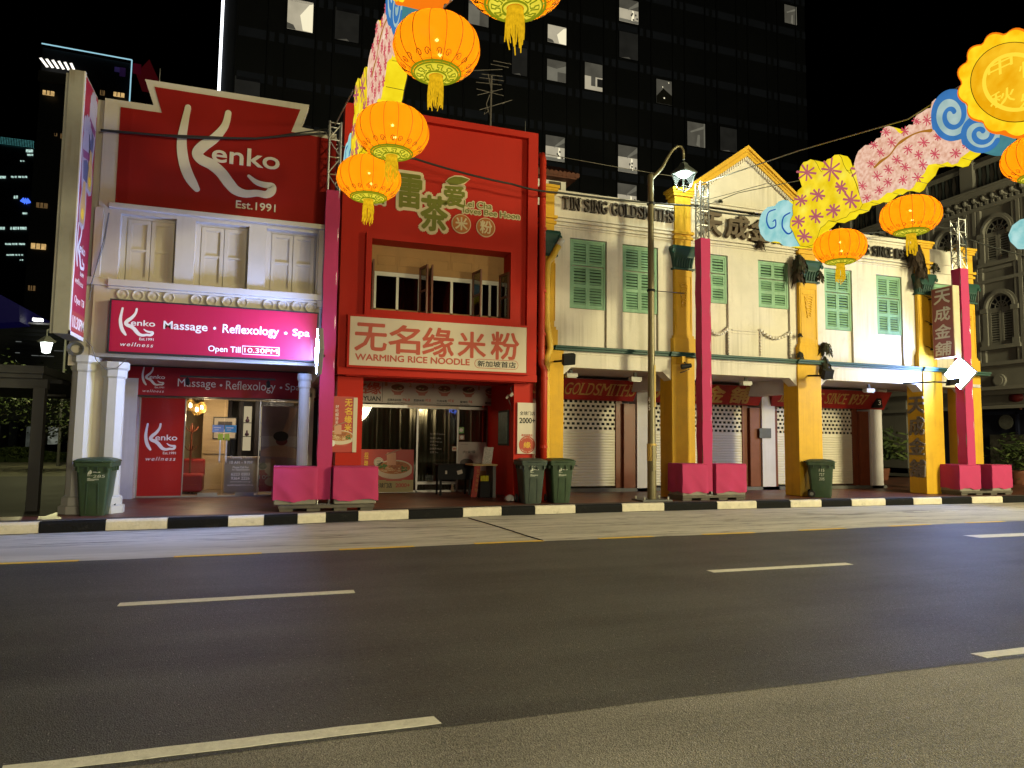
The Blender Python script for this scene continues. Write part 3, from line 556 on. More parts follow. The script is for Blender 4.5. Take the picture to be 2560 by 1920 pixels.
mb.text('10% OFF',g,-.02,.62,.62,.72,.008,.01,5); 
mb.build('print',[mat('poster_beige',(.30,.22,.21),.5,var=.15,scale=3),mat('poster_red',(.32,.03,.03),.5,var=.1),mat('poster_skin',(.46,.28,.20),.5,var=.08),mat('poster_hair',(.015,.01,.012),.5,var=0),mat('poster_cloth',(.16,.03,.04),.5,var=.1),mat('poster_towel',(.42,.36,.33),.5,var=.1)],o)
o=thing('armchair','red upholstered armchair behind the red window film','armchair',(-1.9,20.2,.2))
MB().box(-2.3,-1.52,20.1,20.8,.26,.72).box(-2.3,-1.52,20.75,20.95,.6,1.1).build('seat',mat('red_leather',(.28,.02,.02),.4,var=.1),o,bevel=.06)
# caged pendant lamps
bulb=emit('warm_bulb',(1,.80,.42),14)
for i,(px,py,yy) in enumerate(((1645,185,20.0),(1700,222,20.3),(1742,205,20.6))):
    p=onY(t(0,2,px,py),yy); o=thing('pendant_lamp',['left brass cage pendant lamp lit inside the massage shop','lowest brass cage pendant lamp in the lit cluster of the massage shop','right brass cage pendant lamp partly behind the others in the massage shop'][i],'pendant lamp',p,'pendant lamps in the massage shop')
    mb=MB().lathe([(.0,.07),(.03,.055),(.045,.01),(.04,-.04),(0,-.065)],(0,0,0),12); mb.build('bulb',bulb,o,smooth=True,local=True)
    mb=MB()
    for k in range(14):
        a=2*math.pi*k/14; mb.tube([(.05*math.cos(a),.05*math.sin(a),.15),(.12*math.cos(a),.12*math.sin(a),.04),(.12*math.cos(a),.12*math.sin(a),-.05),(.07*math.cos(a),.07*math.sin(a),-.13)],.006,4)
    for r,z in ((.07,-.13),(.122,0),(.05,.15)): mb.tube([(r*math.cos(2*math.pi*k/16),r*math.sin(2*math.pi*k/16),z) for k in range(17)],.007,4)
    mb.build('cage',mat('brass_cage',(.55,.35,.10),.35,metal=.7,var=.1),o,local=True); MB().cyl((0,0,.15),(0,0,2.75-p.z),.005,None,6).build('cord',ink,o,local=True)
point('pendant_light',(-1.5,20.3,2.2),60,(1,.78,.45),.1); point('room_light',(.2,20.8,2.5),70,(1,.86,.65),.3)
# signs of the massage shop
SY=15.22; g=front(SY)
def sgn(name,label,x0,x1,z0,z1,y,yb,m,border=None,bw=.03):
    o=thing(name,label,'sign',((x0+x1)/2,y,z0))
    MB().box(x0,x1,y,yb,z0,z1).build('panel',m,o,bevel=.006)
    if border:
        mb=MB(); mb.box(x0-bw,x1+bw,y-.01,yb,z1,z1+bw); mb.box(x0-bw,x1+bw,y-.01,yb,z0-bw,z0); mb.box(x0-bw,x0,y-.01,yb,z0,z1); mb.box(x1,x1+bw,y-.01,yb,z0,z1); mb.build('frame',border,o)
    return o
magenta=mat('fascia_vinyl',(.36,.009,.040),.38,var=.03,scale=1.2,coat=.1,streak=.14,dirt=(.25,.01,.03))
o=sgn('shop_sign','long red massage and spa fascia sign on the white shophouse front',-2.9,.92,3.28,4.27,SY,SY+.14,magenta,ink,.025)
mb=MB(); P=lambda a,b,x,y:onY(t(a,b,x,y),SY)
b0=P(0,1,1085,1252); k=(P(0,1,1068,1010).z-b0.z)/(c2w(810,455)[1]-c2w(850,828)[1])
logo(mb,g,P(0,1,1043,1252).x,b0.z,k,.001,.005,0,1.05,True,True)
def px(mb,s,LT,LB,RT,y,d0,d1,mi=0,**kw):
    a=onY(t(*LT),y); b=onY(t(*LB),y); c=onY(t(*RT),y); mb.text(s,front(y),a.x,c.x,b.z,a.z,d0,d1,mi,**kw)
px(mb,'Massage',(0,1,1415,1112),(0,1,1415,1205),(0,1,1795,1140),SY,.001,.005,offset=.012); px(mb,'•',(0,1,1842,1165),(0,1,1842,1190),(0,1,1866,1170),SY,.001,.005)
px(mb,'Reflexology',(0,1,1925,1140),(0,1,1925,1240),(1,1,200,1160),SY,.001,.005,offset=.012); px(mb,'•',(1,1,245,1208),(1,1,245,1232),(1,1,270,1210),SY,.001,.005); px(mb,'Spa',(1,1,318,1182),(1,1,318,1262),(1,1,465,1195),SY,.001,.005,offset=.012)
px(mb,'Open Till',(0,1,1800,1325),(0,1,1800,1392),(0,1,2080,1345),SY,.001,.005,offset=.012)
mb.build('lettering',ltext,o)
mb=MB(); a=P(0,1,2095,1328);b=P(0,1,2095,1402);c=P(1,1,203,1345); mb.prism(rect(a.x,c.x,b.z,a.z),g,.001,.004,0); mb.prism(rect(a.x+.01,c.x-.01,b.z+.01,a.z-.01),g,.004,.006,1); mb.text('10.30PM',g,a.x+.04,c.x-.04,b.z+.04,a.z-.04,.006,.009,0,offset=.0); mb.build('hours_plate',[ltext,signred],o)
L1=18.9; g1=front(L1)
o=sgn('shop_sign','lower red massage sign over the glass doors inside the arcade',-3.16,.92,2.66,3.34,L1,L1+.1,signred,ink,.02)
mb=MB(); P1=lambda a,b,x,y:onY(t(a,b,x,y),L1)
b0=P1(0,2,1262,18); k=(P1(0,1,1245,1520).z-b0.z)/(c2w(810,455)[1]-c2w(850,828)[1]); logo(mb,g1,P1(0,2,1235,15).x,b0.z,k,.001,.005,0,1.05,True,True)
px(mb,'Massage',(0,1,1538,1612),(0,2,1538,42),(0,1,1865,1640),L1,.001,.005); px(mb,'•',(0,2,1900,0),(0,2,1900,22),(0,2,1922,0),L1,.001,.005); px(mb,'Reflexology',(0,1,1955,1630),(0,2,1955,70),(1,1,170,1650),L1,.001,.005)
px(mb,'•',(1,2,205,22),(1,2,205,42),(1,2,228,22),L1,.001,.005); px(mb,'Spa',(1,2,255,-5),(1,2,255,70),(1,2,385,0),L1,.001,.005); mb.build('lettering',ltext,o)
mb=MB().cyl((-2.0,18.3,3.0),(.6,18.3,3.0),.015,None,6)
o=thing('track_light','black ceiling track with two spotlights over the lower massage sign','track light',(-.7,17.2,3.0)); MB().box(-1.85,.15,17.18,17.22,2.99,3.03).build('track',black,o)
for x in (-1.7,0.0): MB().cyl((x,17.2,2.99),(x,17.2,2.94),.012).cyl((x,17.17,2.94),(x,17.3,2.86),.045,.05,12).build('spotlight',black,o)
# projecting vertical sign
o=thing('projecting_sign','tall narrow pink sign projecting from the corner of the white shophouse','sign',(-3.48,14.85,3.45))
cas=mat('sign_casing',(.30,.29,.26),.55,var=.15,scale=2,streak=.6,dirt=(.17,.11,.05))
MB().box(-3.61,-3.365,14.28,15.34,3.45,8.27).box(-3.66,-3.61,14.30,14.33,3.45,8.2).build('casing',cas,o,bevel=.006)
sp=mat('pink_vinyl',(.30,.015,.04),.5,var=.04); SX=-3.355; gs=(lambda u,v,d:(SX+d,u,v))
mb=MB(); mb.box(-3.365,SX,14.36,15.32,3.52,8.22); mb.build('face',sp,o)
MB().box(-3.37,SX+.004,14.28,14.36,3.45,8.27).box(-3.37,SX+.004,14.28,15.34,3.45,3.52).build('face_trim',mat('trim_white',(.66,.64,.62),.4,var=.05),o)
mb=MB(); y0=14.42
logo(mb,gs,14.46,4.68,.45,.001,.004,0,.72,True,True); mb.text('Open Till',gs,14.5,15.2,4.02,4.2,.001,.004); mb.text('10.30PM',gs,14.44,15.26,3.60,3.82,.0045,.007,1,offset=.012); mb.prism(rect(14.38,15.30,3.54,3.90),gs,.001,.004,2)
mb.build('lettering',[ltext,ltext,mat('brick_red',(.34,.05,.04),.5,var=0)],o)
def foot(mb,u,v,s,fl=1):     # reflexology foot chart
    mb.prism([(u+fl*a*s,v+b*s) for a,b in ((-.2,0),(.0,-.08),(.2,0),(.26,.4),(.22,.9),(.32,1.4),(.34,1.9),(.1,2.1),(-.2,2.0),(-.3,1.6),(-.26,1.1),(-.16,.7),(-.26,.3))],gs,.001,.003,0)
    mb.prism([(u+fl*a*s,v+b*s) for a,b in ((-.14,.06),(.14,.06),(.2,.4),(.1,.95),(-.06,.9),(-.18,.35))],gs,.003,.0045,1); mb.prism(circ(u,v+.25*s,.11*s,14),gs,.005,.006,2)
    mb.prism([(u+fl*a*s,v+b*s) for a,b in ((-.1,.95),(.2,.95),(.28,1.3),(.1,1.4),(-.15,1.3))],gs,.003,.0045,3); mb.prism([(u+fl*a*s,v+b*s) for a,b in ((-.2,1.35),(.3,1.45),(.3,1.6),(-.24,1.5))],gs,.0046,.006,4)
    for k,(a,b,r) in enumerate(((-.2,2.12,.1),(-.06,2.24,.085),(.06,2.26,.075),(.17,2.22,.07),(.28,2.12,.06))): mb.prism([(u+fl*a*s+r*s*math.cos(q),v+(b-.12)*s+r*s*2.0*math.sin(q)) for q in [2*math.pi*i/14 for i in range(14)]],gs,.0047+k*.0003,.0062+k*.0003,0)
mb=MB(); foot(mb,14.66,5.50,.92); foot(mb,15.04,6.25,.86,-1)
mb.build('foot_print',[mat('fp_white',(.36,.32,.36),.5,var=0),mat('fp_tan',(.48,.30,.10),.5,var=.1),mat('fp_yellow',(.7,.45,.02),.5,var=0),mat('fp_blue',(.08,.09,.16),.5,var=0),mat('fp_purple',(.2,.04,.12),.5,var=0)],o)
for z in (4.7,6.0,7.3): MB().box(-3.6,-3.4,15.34,15.46,z,z+.05).build('bracket',grey,o)
# ================================================================ red noodle shophouse (rim plane y = 16.4)
RY=16.4; f=front(RY); fp=front(RY+.14)
rs=thing('noodle_shophouse','tall bright red shophouse with a framed window box and open brown casements','shophouse',(3.9,RY,.2))
mb=MB(); op=(2.16,5.57,4.66,6.33)
mb.wall(1.66,6.02,3.15,9.34,fp,.5,[op])
mb.box(1.46,1.66,RY,RY+.5,3.15,9.5); mb.box(6.02,6.28,RY,RY+.5,3.15,9.5); mb.box(1.66,6.02,RY,RY+.5,9.34,9.5)
mb.box(1.46,1.6,RY+.5,26,3.0,9.2); mb.box(6.14,6.28,RY+.5,26,3.0,9.2); mb.box(1.6,6.14,RY+1.2,RY+1.3,3.1,9.2)
mb.box(1.6,6.14,RY+.5,20.2,3.3,3.4)
mb.box(1.66,6.02,RY+.02,RY+.5,3.1,3.2)
mb.build('wall',redw,rs)
MB().box(1.46,6.28,RY-.06,RY+.1,3.12,3.30).build('fascia_band',redw,rs,bevel=.01)
mb=MB()
for a,b,c,d in ((2.03,2.16,4.49,6.47),(5.57,5.70,4.49,6.47),(2.16,5.57,6.33,6.47),(2.16,5.57,4.49,4.66)): mb.box(a,b,RY-.03,RY+.14,c,d)
mb.build('window_surround',redw,rs)
# back of the window box: boarded head, white sashes
BY=RY+.52; tan=mat('tan_board',(.34,.19,.065),.55,var=.12,scale=3); sash=mat('sash_white',(.62,.60,.52),.5,var=.04)
mb=MB(); P=lambda x,y:onY(t(1,1,x,y),BY)
mb.box(2.1,5.65,BY,BY+.05,5.70,6.4)
for x0,x1 in ((1055,1212),(1245,1430),(1485,1665),(1695,1870),(1925,2098)):
    a=P(x0,(500 if x0<1200 else 500+(x0-1055)*.115)).x; b=P(x1,560).x; z0,z1=5.86,6.10
    for q in (rect(a,b,z1-.012,z1),rect(a,b,z0,z0+.012),rect(a,a+.012,z0+.012,z1-.012),rect(b-.012,b,z0+.012,z1-.012)): mb.prism(q,front(BY),.001,.012)
    mb.box(b+.04,b+.05,BY-.008,BY-.001,5.70,6.4)
mb.build('boarded_head',tan,rs)
dg=glass('dark_pane',(.5,.55,.5),.3,.03,.25)
bays=[(P(1045,0).x,P(1440,0).x),(P(1530,0).x,P(1885,0).x),(P(1955,0).x,P(2115,0).x)]
for a,b in bays:
    wn=MB().wall(a,b,4.66,5.70,front(BY+.02),.06,[(a+.05,(a+b)/2-.03,4.72,5.60),((a+b)/2+.03,b-.05,4.72,5.60)]).build('window',sash,rs)
    MB().box(a+.05,b-.05,BY+.05,BY+.055,4.72,5.60).build('pane',dg,wn)
MB().box(2.1,5.65,BY+.02,BY+.03,4.5,5.7).build('sill_wall',tan,rs).location.z-=.9
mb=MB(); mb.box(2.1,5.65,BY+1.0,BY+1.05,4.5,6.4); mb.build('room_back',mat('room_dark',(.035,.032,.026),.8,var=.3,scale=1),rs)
cas_m=mat('casement_brown',(.15,.055,.032),.4,var=.15,scale=4)
def casement(hx,ang,label=None):
    """leaf hinged at hx, swung out by ang degrees"""
    z0,z1=4.66,5.86; wd=.46; a=R(ang); ux,uy=math.cos(a),-math.sin(a); y0=BY-.02
    def g(u,v,d): return (hx+u*ux+d*uy*-1*1.0, y0+u*uy*1.0+d*ux*-1*-1, v)
    mb=MB(); sfn=lambda u,v,d:(hx+u*ux-d*uy*-1, y0+u*uy-d*ux, v)
    for q in (rect(0,.05,z0,z1),rect(wd-.05,wd,z0,z1),rect(.05,wd-.05,z1-.06,z1),rect(.05,wd-.05,z0,z0+.08),rect(.05,wd-.05,5.22,5.27)): mb.prism(q,sfn,-.02,.02)
    c=mb.build('casement',cas_m,rs); MB().prism(rect(.05,wd-.05,z0+.08,z1-.06),sfn,-.003,.003).build('pane',glass('casement_glass',(.75,.8,.75),.35,.06,.5),c)
    return c
for hx,an in ((bays[0][0]-.07,93),(bays[0][1]-.02,79),(bays[1][0]-.02,97),(bays[1][1]-.0,79),(bays[2][1]+.0,78)): casement(hx,an)
# raised wall lettering
def RP(x,y): return onY((960+x/6.1444,420+y/6.1444),RY+.14)
lt=thing('wall_lettering','green and cream raised tea lettering with leaf and two orange discs on the red wall','sign',RP(1150,700))
olive=mat('olive_letter',(.16,.17,.022),.45,var=.03); ore=mat('orange_disc',(.42,.14,.035),.45,var=.05)
lc=mat('cream_edge',(.62,.52,.33),.5,var=.03)
mbc=MB(); mbg=MB(); mbo=MB()
def ch(s,x0,x1,y0,y1,ym=0,off=.05):
    a=RP(x0,y0); b=RP(x1,y1); pa=RP(x0,y1+ym); mbc=MB(); mbg=MB()
    mbc.text(s,fp,a.x-.03,b.x+.03,pa.z-.03,a.z+.03,.002,.03,0,offset=off+.085); mbg.text(s,fp,a.x,b.x,pa.z,a.z,.03,.045,0,offset=off); c=mbc.build('character',lc,lt); mbg.build('character_face',olive,c)
ch('雷',215,560,90,640,-45); ch('茶',575,960,420,985,-40); ch('爱',915,1225,270,620,-45,.045)
def rp2(P): return [(RP(*q).x,RP(*q).z) for q in P]
lf=[(950,212),(1000,170),(1080,142),(1190,145),(1300,185),(1230,235),(1120,268),(1010,268),(985,240)]
mbg.prism(rp2(lf)[::-1],fp,.03,.045); cx=sum(q[0] for q in lf)/9; cy=sum(q[1] for q in lf)/9
mbc.prism(rp2([(cx+(x-cx)*1.1,cy+(y-cy)*1.35) for x,y in lf])[::-1],fp,.002,.029)
a=RP(0,450); b=RP(-230,450); mbc.text('擂',fp,b.x,a.x+.03,RP(-100,560).z,RP(-100,40).z,.002,.03,0,offset=.13); mbg.text('擂',fp,b.x,a.x,RP(-100,545).z,RP(-100,60).z,.03,.045,0,offset=.05)
for cxp,cyp,s in ((1183,862,'米'),(1558,917,'粉')):
    c=RP(cxp,cyp); r=.245
    mbc.prism(circ(c.x,c.z,r,32),fp,.002,.028); mbo.prism(circ(c.x,c.z,r-.022,32),fp,.028,.040); mbc.text(s,fp,c.x-.15,c.x+.15,c.z-.155,c.z+.155,.040,.052,0,offset=.035)
def ln(s,x0,y0,y0b,x1):
    a=RP(x0,y0); b=RP(x0,y0b); c=RP(x1,y0)
    mbc.text(s,fp,a.x-.005,c.x+.005,b.z-.004,a.z+.004,.002,.025,0,offset=.16); mbg.text(s,fp,a.x,c.x,b.z,a.z,.025,.04,0,offset=.0)
ln('Lei Cha',1225,500,592,1652); ln('loves Bee Hoon',1212,605,690,2078)
mbc.build('letter_edging',lc,lt); mbg.build('letter_face',olive,lt); mbo.build('disc',ore,lt)
# main sign
sgw=mat('sign_cream',(.58,.50,.40),.45,var=.03,scale=1,streak=.06,dirt=(.3,.24,.17)); rletter=mat('red_letter',(.42,.065,.035),.45,var=.03)
QY=RY-.16
o=sgn('shop_sign','cream rice noodle shop sign with big red characters below the red window box',1.70,5.96,3.33,4.45,QY,QY+.14,sgw,redw,.05)
mb=MB(); g=front(QY)
for s,x0,x1,yt,yb in (('无',860,1130,1130,1365),('名',1152,1418,1148,1390),('缘',1445,1708,1170,1415),('米',1750,1985,1205,1425)):
    px(mb,s,(1,1,x0,yt),(1,1,x0,yb),(1,1,x1,yt),QY,.001,.006,0,offset=.03)
px(mb,'粉',(1,1,2035,1208),(1,1,2035,1440),(2,1,58,1240),QY,.001,.006,0,offset=.03)
px(mb,'WARMING RICE NOODLE',(1,1,858,1395),(1,1,858,1450),(1,1,1845,1445),QY,.001,.006,0,offset=.035)
mb.build('lettering',rletter,o)
a=onY(t(1,1,1888,1440),QY);b=onY(t(1,1,1888,1520),QY);c=onY(t(2,1,55,1460),QY); mb=MB()
def pill(x0,x1,z0,z1,n=8):
    r=(z1-z0)/2; return [(x1-r+r*math.cos(-math.pi/2+math.pi*i/n),z0+r+r*math.sin(-math.pi/2+math.pi*i/n)) for i in range(n+1)]+[(x0+r+r*math.cos(math.pi/2+math.pi*i/n),z0+r+r*math.sin(math.pi/2+math.pi*i/n)) for i in range(n+1)]
mb.prism(pill(a.x,c.x,b.z,a.z),g,.001,.003,0); mb.prism(pill(a.x+.012,c.x-.012,b.z+.012,a.z-.012),g,.003,.004,1); mb.text('新加坡首店',g,a.x+.08,c.x-.07,b.z+.04,a.z-.04,.004,.007,2,offset=.03); mb.build('branch_pill',[rletter,sgw,ink],o)
# pillars, shopfront
PYR=16.62
MB().box(1.50,2.08,PYR,PYR+.55,.2,3.12).build('pillar',redw,rs); MB().box(5.78,6.28,PYR,PYR+.5,.2,3.12).build('pillar',redw,rs)
FY=19.95; MB().box(1.5,2.35,FY,FY+.1,.2,3.3).box(6.0,6.3,FY-.0,FY+.1,.2,3.3).box(6.12,6.28,PYR+.5,FY,.2,3.3).box(1.46,1.6,PYR+.55,FY,.2,3.3).build('side_wall',redw,rs)
P=lambda a,b,x,y:onY(t(a,b,x,y),FY)
gx0=2.3; gxr=P(1,2,1990,930).x; gz=P(1,2,900,185).z
mb=MB(); al=MATS['satin_steel']
dx0=P(1,2,1385,800).x; dx1=P(1,2,1735,800).x
for x in (gx0,dx0,dx1,gxr): mb.box(x-.025,x+.025,FY-.03,FY+.03,.2,gz)
mb.box(gx0,gxr,FY-.03,FY+.03,gz-.04,gz+.04); mb.box(gx0,gxr,FY-.03,FY+.03,.2,.26); mb.box(dx0,dx1,FY-.04,FY+.03,.42,.5); mb.build('shopfront_frame',al,rs)
for a,b in ((gx0,dx0),(dx0,dx1),(dx1,gxr)): MB().box(a+.025,b-.025,FY-.005,FY+.005,.26,gz-.04).build('window_pane' if (a,b)!=(dx0,dx1) else 'glass_door',glass('noodle_glass',(.8,.8,.75),.18,.02,.22),rs)
MB().box(gxr+.03,6.0,FY,FY+.05,.2,3.3).build('granite_jamb',mat('black_granite',(.02,.02,.022),.25,var=.6,scale=60),rs)
MB().box(dx0-.3,dx1+.02,FY-.05,FY-.01,gz-.02,gz+.035).build('door_track',mat('pale_track',(.55,.5,.4),.4,var=.05),rs)
cur=mat('grey_curtain',(.20,.185,.15),.8,var=.25,scale=1.5,stretch=(4,1,.3))
mb=MB(); n=260; V=[]
for i in range(n+1):
    x=gx0+(gxr-gx0)*i/n; d=.05*math.sin(x*21+1.5*math.sin(x*3.1))+.03*math.sin(x*47); V+=[(x,FY+.25+d,.27),(x+.02*math.sin(x*5),FY+.25+d*.6,gz-.12),(x,FY+.22+d*.5,gz-.05)]
mb.add(V,[(3*i,3*i+3,3*i+4,3*i+1) for i in range(n)]+[(3*i+1,3*i+4,3*i+5,3*i+2) for i in range(n)]); mb.build('curtain',cur,rs,smooth=True)
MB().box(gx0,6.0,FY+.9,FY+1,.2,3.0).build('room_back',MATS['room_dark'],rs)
mb=MB(); g=front(FY-.007)
a=P(1,2,1505,440);mb.text('饺子饺子 Kitchen',g,a.x,a.x+.42,a.z,a.z+.06,0,.002)
for k,s in enumerate(('咖啡 Coffee','奶茶 Milk tea','豆浆 Soya','酸梅汤 Plum','花茶 Tea')): mb.text(s,g,a.x,None,a.z-.12-.1*k,a.z-.06-.1*k,0,.002)
mb.build('door_lettering',mat('faded_white',(.4,.38,.35),.5,var=0),rs)
mb=MB(); a=P(1,2,1695,540); b=P(1,2,1735,580); mb.box(a.x,b.x,FY-.012,FY-.006,b.z,a.z,0); zc=(a.z+b.z)/2; mb.prism([(a.x+.02,zc),(a.x+.06,zc+.04),(a.x+.06,zc+.014),(b.x-.02,zc+.014),(b.x-.02,zc-.014),(a.x+.06,zc-.014),(a.x+.06,zc-.04)],front(FY),.013,.015,1); mb.build('arrow_sticker',[sgw,rletter],rs)
for (x0,y0,x1,y1,c) in ((1748,372,1796,425,(.2,.42,.15)),(1755,440,1800,482,(.45,.25,.18))):
    a=P(1,2,x0,y0); b=P(1,2,x1,y1); MB().box(a.x,b.x,FY-.012,FY-.006,b.z,a.z,0).prism(circ((a.x+b.x)/2,(a.z+b.z)/2,(b.x-a.x)*.33,12),front(FY),.0125,.014,1).build('sticker',[mat('stk%d'%x0,c,.5,var=0),ltext],rs)
# small neon left on inside the glass
o=thing('neon_sign','small blue neon word glowing inside the noodle shop glass','neon sign',P(1,2,1710,240)); a=P(1,2,1675,265); b=P(1,2,1745,215)
MB().text('VCiy',front(FY+.1),a.x,b.x,a.z+.02,b.z,0,.01,0,shear=.3).build('tube',emit('blue_neon',(.12,.22,1),2.2),o)
# menu board
MY=19.6
o=thing('menu_board','long menu board of five noodle bowls with prices above the curtained shopfront','menu board',(4.4,MY,2.67)); g=front(MY)
mx0=2.1; MB().box(mx0,6.43,MY,MY+.06,2.67,3.27).build('panel',mat('menu_white',(.46,.42,.38),.5,var=.05),o)
mb=MB(); MX=lambda x,y:onY((820+x/4.8087,940+y/4.8087),MY)
a=MX(330,85);b=MX(460,70); mb.text('名',g,a.x-.12,a.x+.30,MX(330,205).z,MX(330,75).z,.001,.004,0,offset=.035); mb.text('缘',g,MX(470,70).x,MX(638,70).x,MX(470,215).z,MX(470,75).z,.001,.004,0,offset=.035)
mb.text('WUMINGYUAN',g,MX(638,70).x-1.22,MX(638,70).x,MX(500,298).z,MX(500,240).z,.001,.004,1,offset=.03); mb.prism(rect(MX(655,100).x,MX(658,100).x+.004,2.70,3.24),g,.001,.002,1)
for n,nx,ny,bx,by,cn,pr,tx,ty,px_ in (('1',700,95,838,140,'招牌肉沫米粉','$6.8',715,285,985),('2',990,108,1130,150,'肥肠米粉','$7.8',1030,293,1235),('3',1262,120,1400,158,'牛肉米粉','$7.8',1308,300,1510),('7',1535,132,1690,170,'酸辣粉','$6',1590,312,1735),('8',1815,145,1963,185,'螺蛳粉','$6.5',1888,325,2058)):
    c=MX(nx,ny); mb.text(n,g,None or c.x-.025,None,c.z-.05,c.z+.05,.001,.003,2) if False else mb.text(n,g,c.x-.03,c.x+.03,c.z-.05,c.z+.05,.001,.003,2,offset=.05)
    c=MX(bx,by); k=.205
    mb.prism([(c.x-k,c.z),(c.x-.75*k,c.z-.55*k),(c.x-.5*k,c.z-.75*k),(c.x-.45*k,c.z-.98*k),(c.x+.45*k,c.z-.98*k),(c.x+.5*k,c.z-.75*k),(c.x+.75*k,c.z-.55*k),(c.x+k,c.z)],g,.001,.003,3)
    mb.prism(circ(c.x,c.z,k,24,k*.52),g,.003,.004,4); mb.prism(circ(c.x,c.z+.01,k*.88,20,k*.42),g,.004,.005,5)
    for i in range(10):
        q=random.uniform(0,6.28); r=k*.6*random.random()**.5; mb.prism(circ(c.x+r*math.cos(q),c.z+.01+r*.5*math.sin(q),k*random.uniform(.1,.22),8,k*.09),g,.005+.0002*i,.006+.0002*i,6+(i%3))
    a=MX(tx,ty); e=MX(px_,ty); wd=e.x-a.x; zz=MX(tx,ty+14).z; mb.text(cn,g,a.x,a.x+wd*.62,zz,zz+.068,.001,.003,1,offset=.03); mb.text(pr,g,a.x+wd*.67,e.x,zz-.005,zz+.085,.001,.003,0,offset=.03)
    mb.text('Rice noodles',g,a.x,a.x+wd*.8,zz-.055,zz-.025,.001,.003,1)
mb.build('print',[rletter,ink,mat('tan_number',(.35,.2,.09),.5,var=0),mat('bowl_red',(.36,.10,.06),.4,var=0),mat('bowl_cream',(.45,.40,.32),.4,var=0),mat('broth',(.16,.055,.03),.5,var=.3,scale=20),mat('noodle',(.48,.38,.22),.5,var=.1),mat('herb',(.05,.09,.02),.5,var=0),mat('meat',(.14,.05,.03),.5,var=0)],o)
# posters with noodle bowl
def bowl(mb,fn,cx,cz,k,d=.002,m0=0):
    """printed noodle bowl: materials m0.. = white rim, red body, broth, noodle, meat, green, chopstick"""
    mb.prism([(cx-.95*k,cz-.15*k),(cx-.7*k,cz-.52*k),(cx-.4*k,cz-.72*k),(cx+.4*k,cz-.72*k),(cx+.7*k,cz-.52*k),(cx+.95*k,cz-.15*k)],fn,d,d+.001,m0+1)
    mb.prism([(cx+k*math.cos(a)*1.0,cz+k*.45*math.sin(a)-(.16*k if math.sin(a)<0 else 0)) for a in [2*math.pi*i/28 for i in range(28)]],fn,d+.001,d+.002,m0)
    mb.prism(circ(cx,cz+.02*k,.9*k,28,.36*k),fn,d+.002,d+.003,m0+2)
    dd=d+.003
    for i in range(26):
        a=random.uniform(2.6,6.2); r=.75*math.sqrt(random.random()); u,v=cx+k*r*math.cos(a),cz+k*.4*r*math.sin(a)
        mb.ribbon([(u-.12*k,v,.012*k),(u,v+.03*k,.016*k),(u+.13*k,v-.01*k,.012*k)],fn,dd,dd+.0006,m0+3,3); dd+=.00003
    for i in range(22):
        u,v=cx+random.uniform(-.25,.45)*k,cz+random.uniform(-.05,.26)*k; mb.prism(circ(u,v,random.uniform(.05,.09)*k,7,.045*k),fn,dd,dd+.0006,m0+4); dd+=.00003
    for i in range(22):
        q=i<10; u,v=(cx+random.uniform(-.82,-.45)*k,cz+random.uniform(-.05,.2)*k) if q else (cx+random.uniform(.35,.75)*k,cz+random.uniform(-.2,.08)*k)
        mb.prism(circ(u,v,random.uniform(.05,.12 if q else .06)*k,7,.05*k),fn,dd,dd+.0006,m0+5); dd+=.00003
    for i in range(9): u=cx+(-.42+i*.055)*k; mb.prism([(u,cz+.15*k),(u+.07*k,cz+.15*k),(u+.05*k,cz+.85*k),(u-.02*k,cz+.83*k)],fn,dd,dd+.0006,m0+7); dd+=.00003
    mb.ribbon([(cx-.5*k,cz+.72*k,.025*k),(cx-.1*k,cz+.88*k,.03*k),(cx+.35*k,cz+1.05*k,.03*k)],fn,dd,dd+.001,m0+6,3)
BM=[mat('bp_rim',(.58,.50,.38),.4,var=0),mat('bp_red',(.42,.07,.04),.4,var=0),mat('bp_broth',(.42,.16,.05),.5,var=.2,scale=25),mat('bp_noodle',(.62,.50,.30),.5,var=0),mat('bp_meat',(.30,.10,.04),.5,var=.1),mat('bp_green',(.06,.16,.03),.5,var=.2),mat('bp_stick',(.28,.16,.11),.5,var=0),mat('bp_strand',(.55,.30,.20),.5,var=0)]
poster_red=mat('poster_scarlet',(.40,.035,.022),.4,var=.05,scale=2); gold=mat('gold_letter',(.66,.40,.04),.5,var=.03); pale=mat('pale_gold',(.40,.36,.17),.5,var=.03)
YP=PYR-.03; g=front(YP); P=lambda a,b,x,y:onY(t(a,b,x,y),YP)
o=thing('pillar_poster','tall red noodle poster on the pillar behind the wrapped truss column','poster',P(1,2,755,590)); x0=1.42; x1=P(1,2,845,110).x; z1=P(1,2,845,110).z; z0=P(1,2,835,590).z
MB().box(x0,x1,YP,YP+.03,z0,z1).build('panel',poster_red,o)
mb=MB(); 
for i,s in enumerate('无名缘米粉'): z=z1-.06-i*.19; mb.text(s,g,x1-.19,x1-.03,z-.165,z,.001,.003,8,offset=.04)
for i,s in enumerate('招牌肉沫米粉'): z=z1-.05-i*.165; mb.text(s,g,x1-.60,x1-.47,z-.14,z,.001,.003,9,offset=.02)
for i,s in enumerate('好吃解馋天名缘'): z=z1-.2-i*.092; mb.text(s,g,x1-.40,x1-.325,z-.078,z,.001,.003,9)
bowl(mb,g,x1-.28,z0+.36,.31); mb.prism(circ(x1-.46,z0+.2,.075,16),g,.0065,.0072,9)
mb.build('print',BM+[gold,ltext],o); MB().box(x1,x1+.09,YP-.01,YP+.03,z0,z1-.02).build('side_panel',sgw,o)
YB=FY-.12; g=front(YB); P=lambda a,b,x,y:onY(t(a,b,x,y),YB)
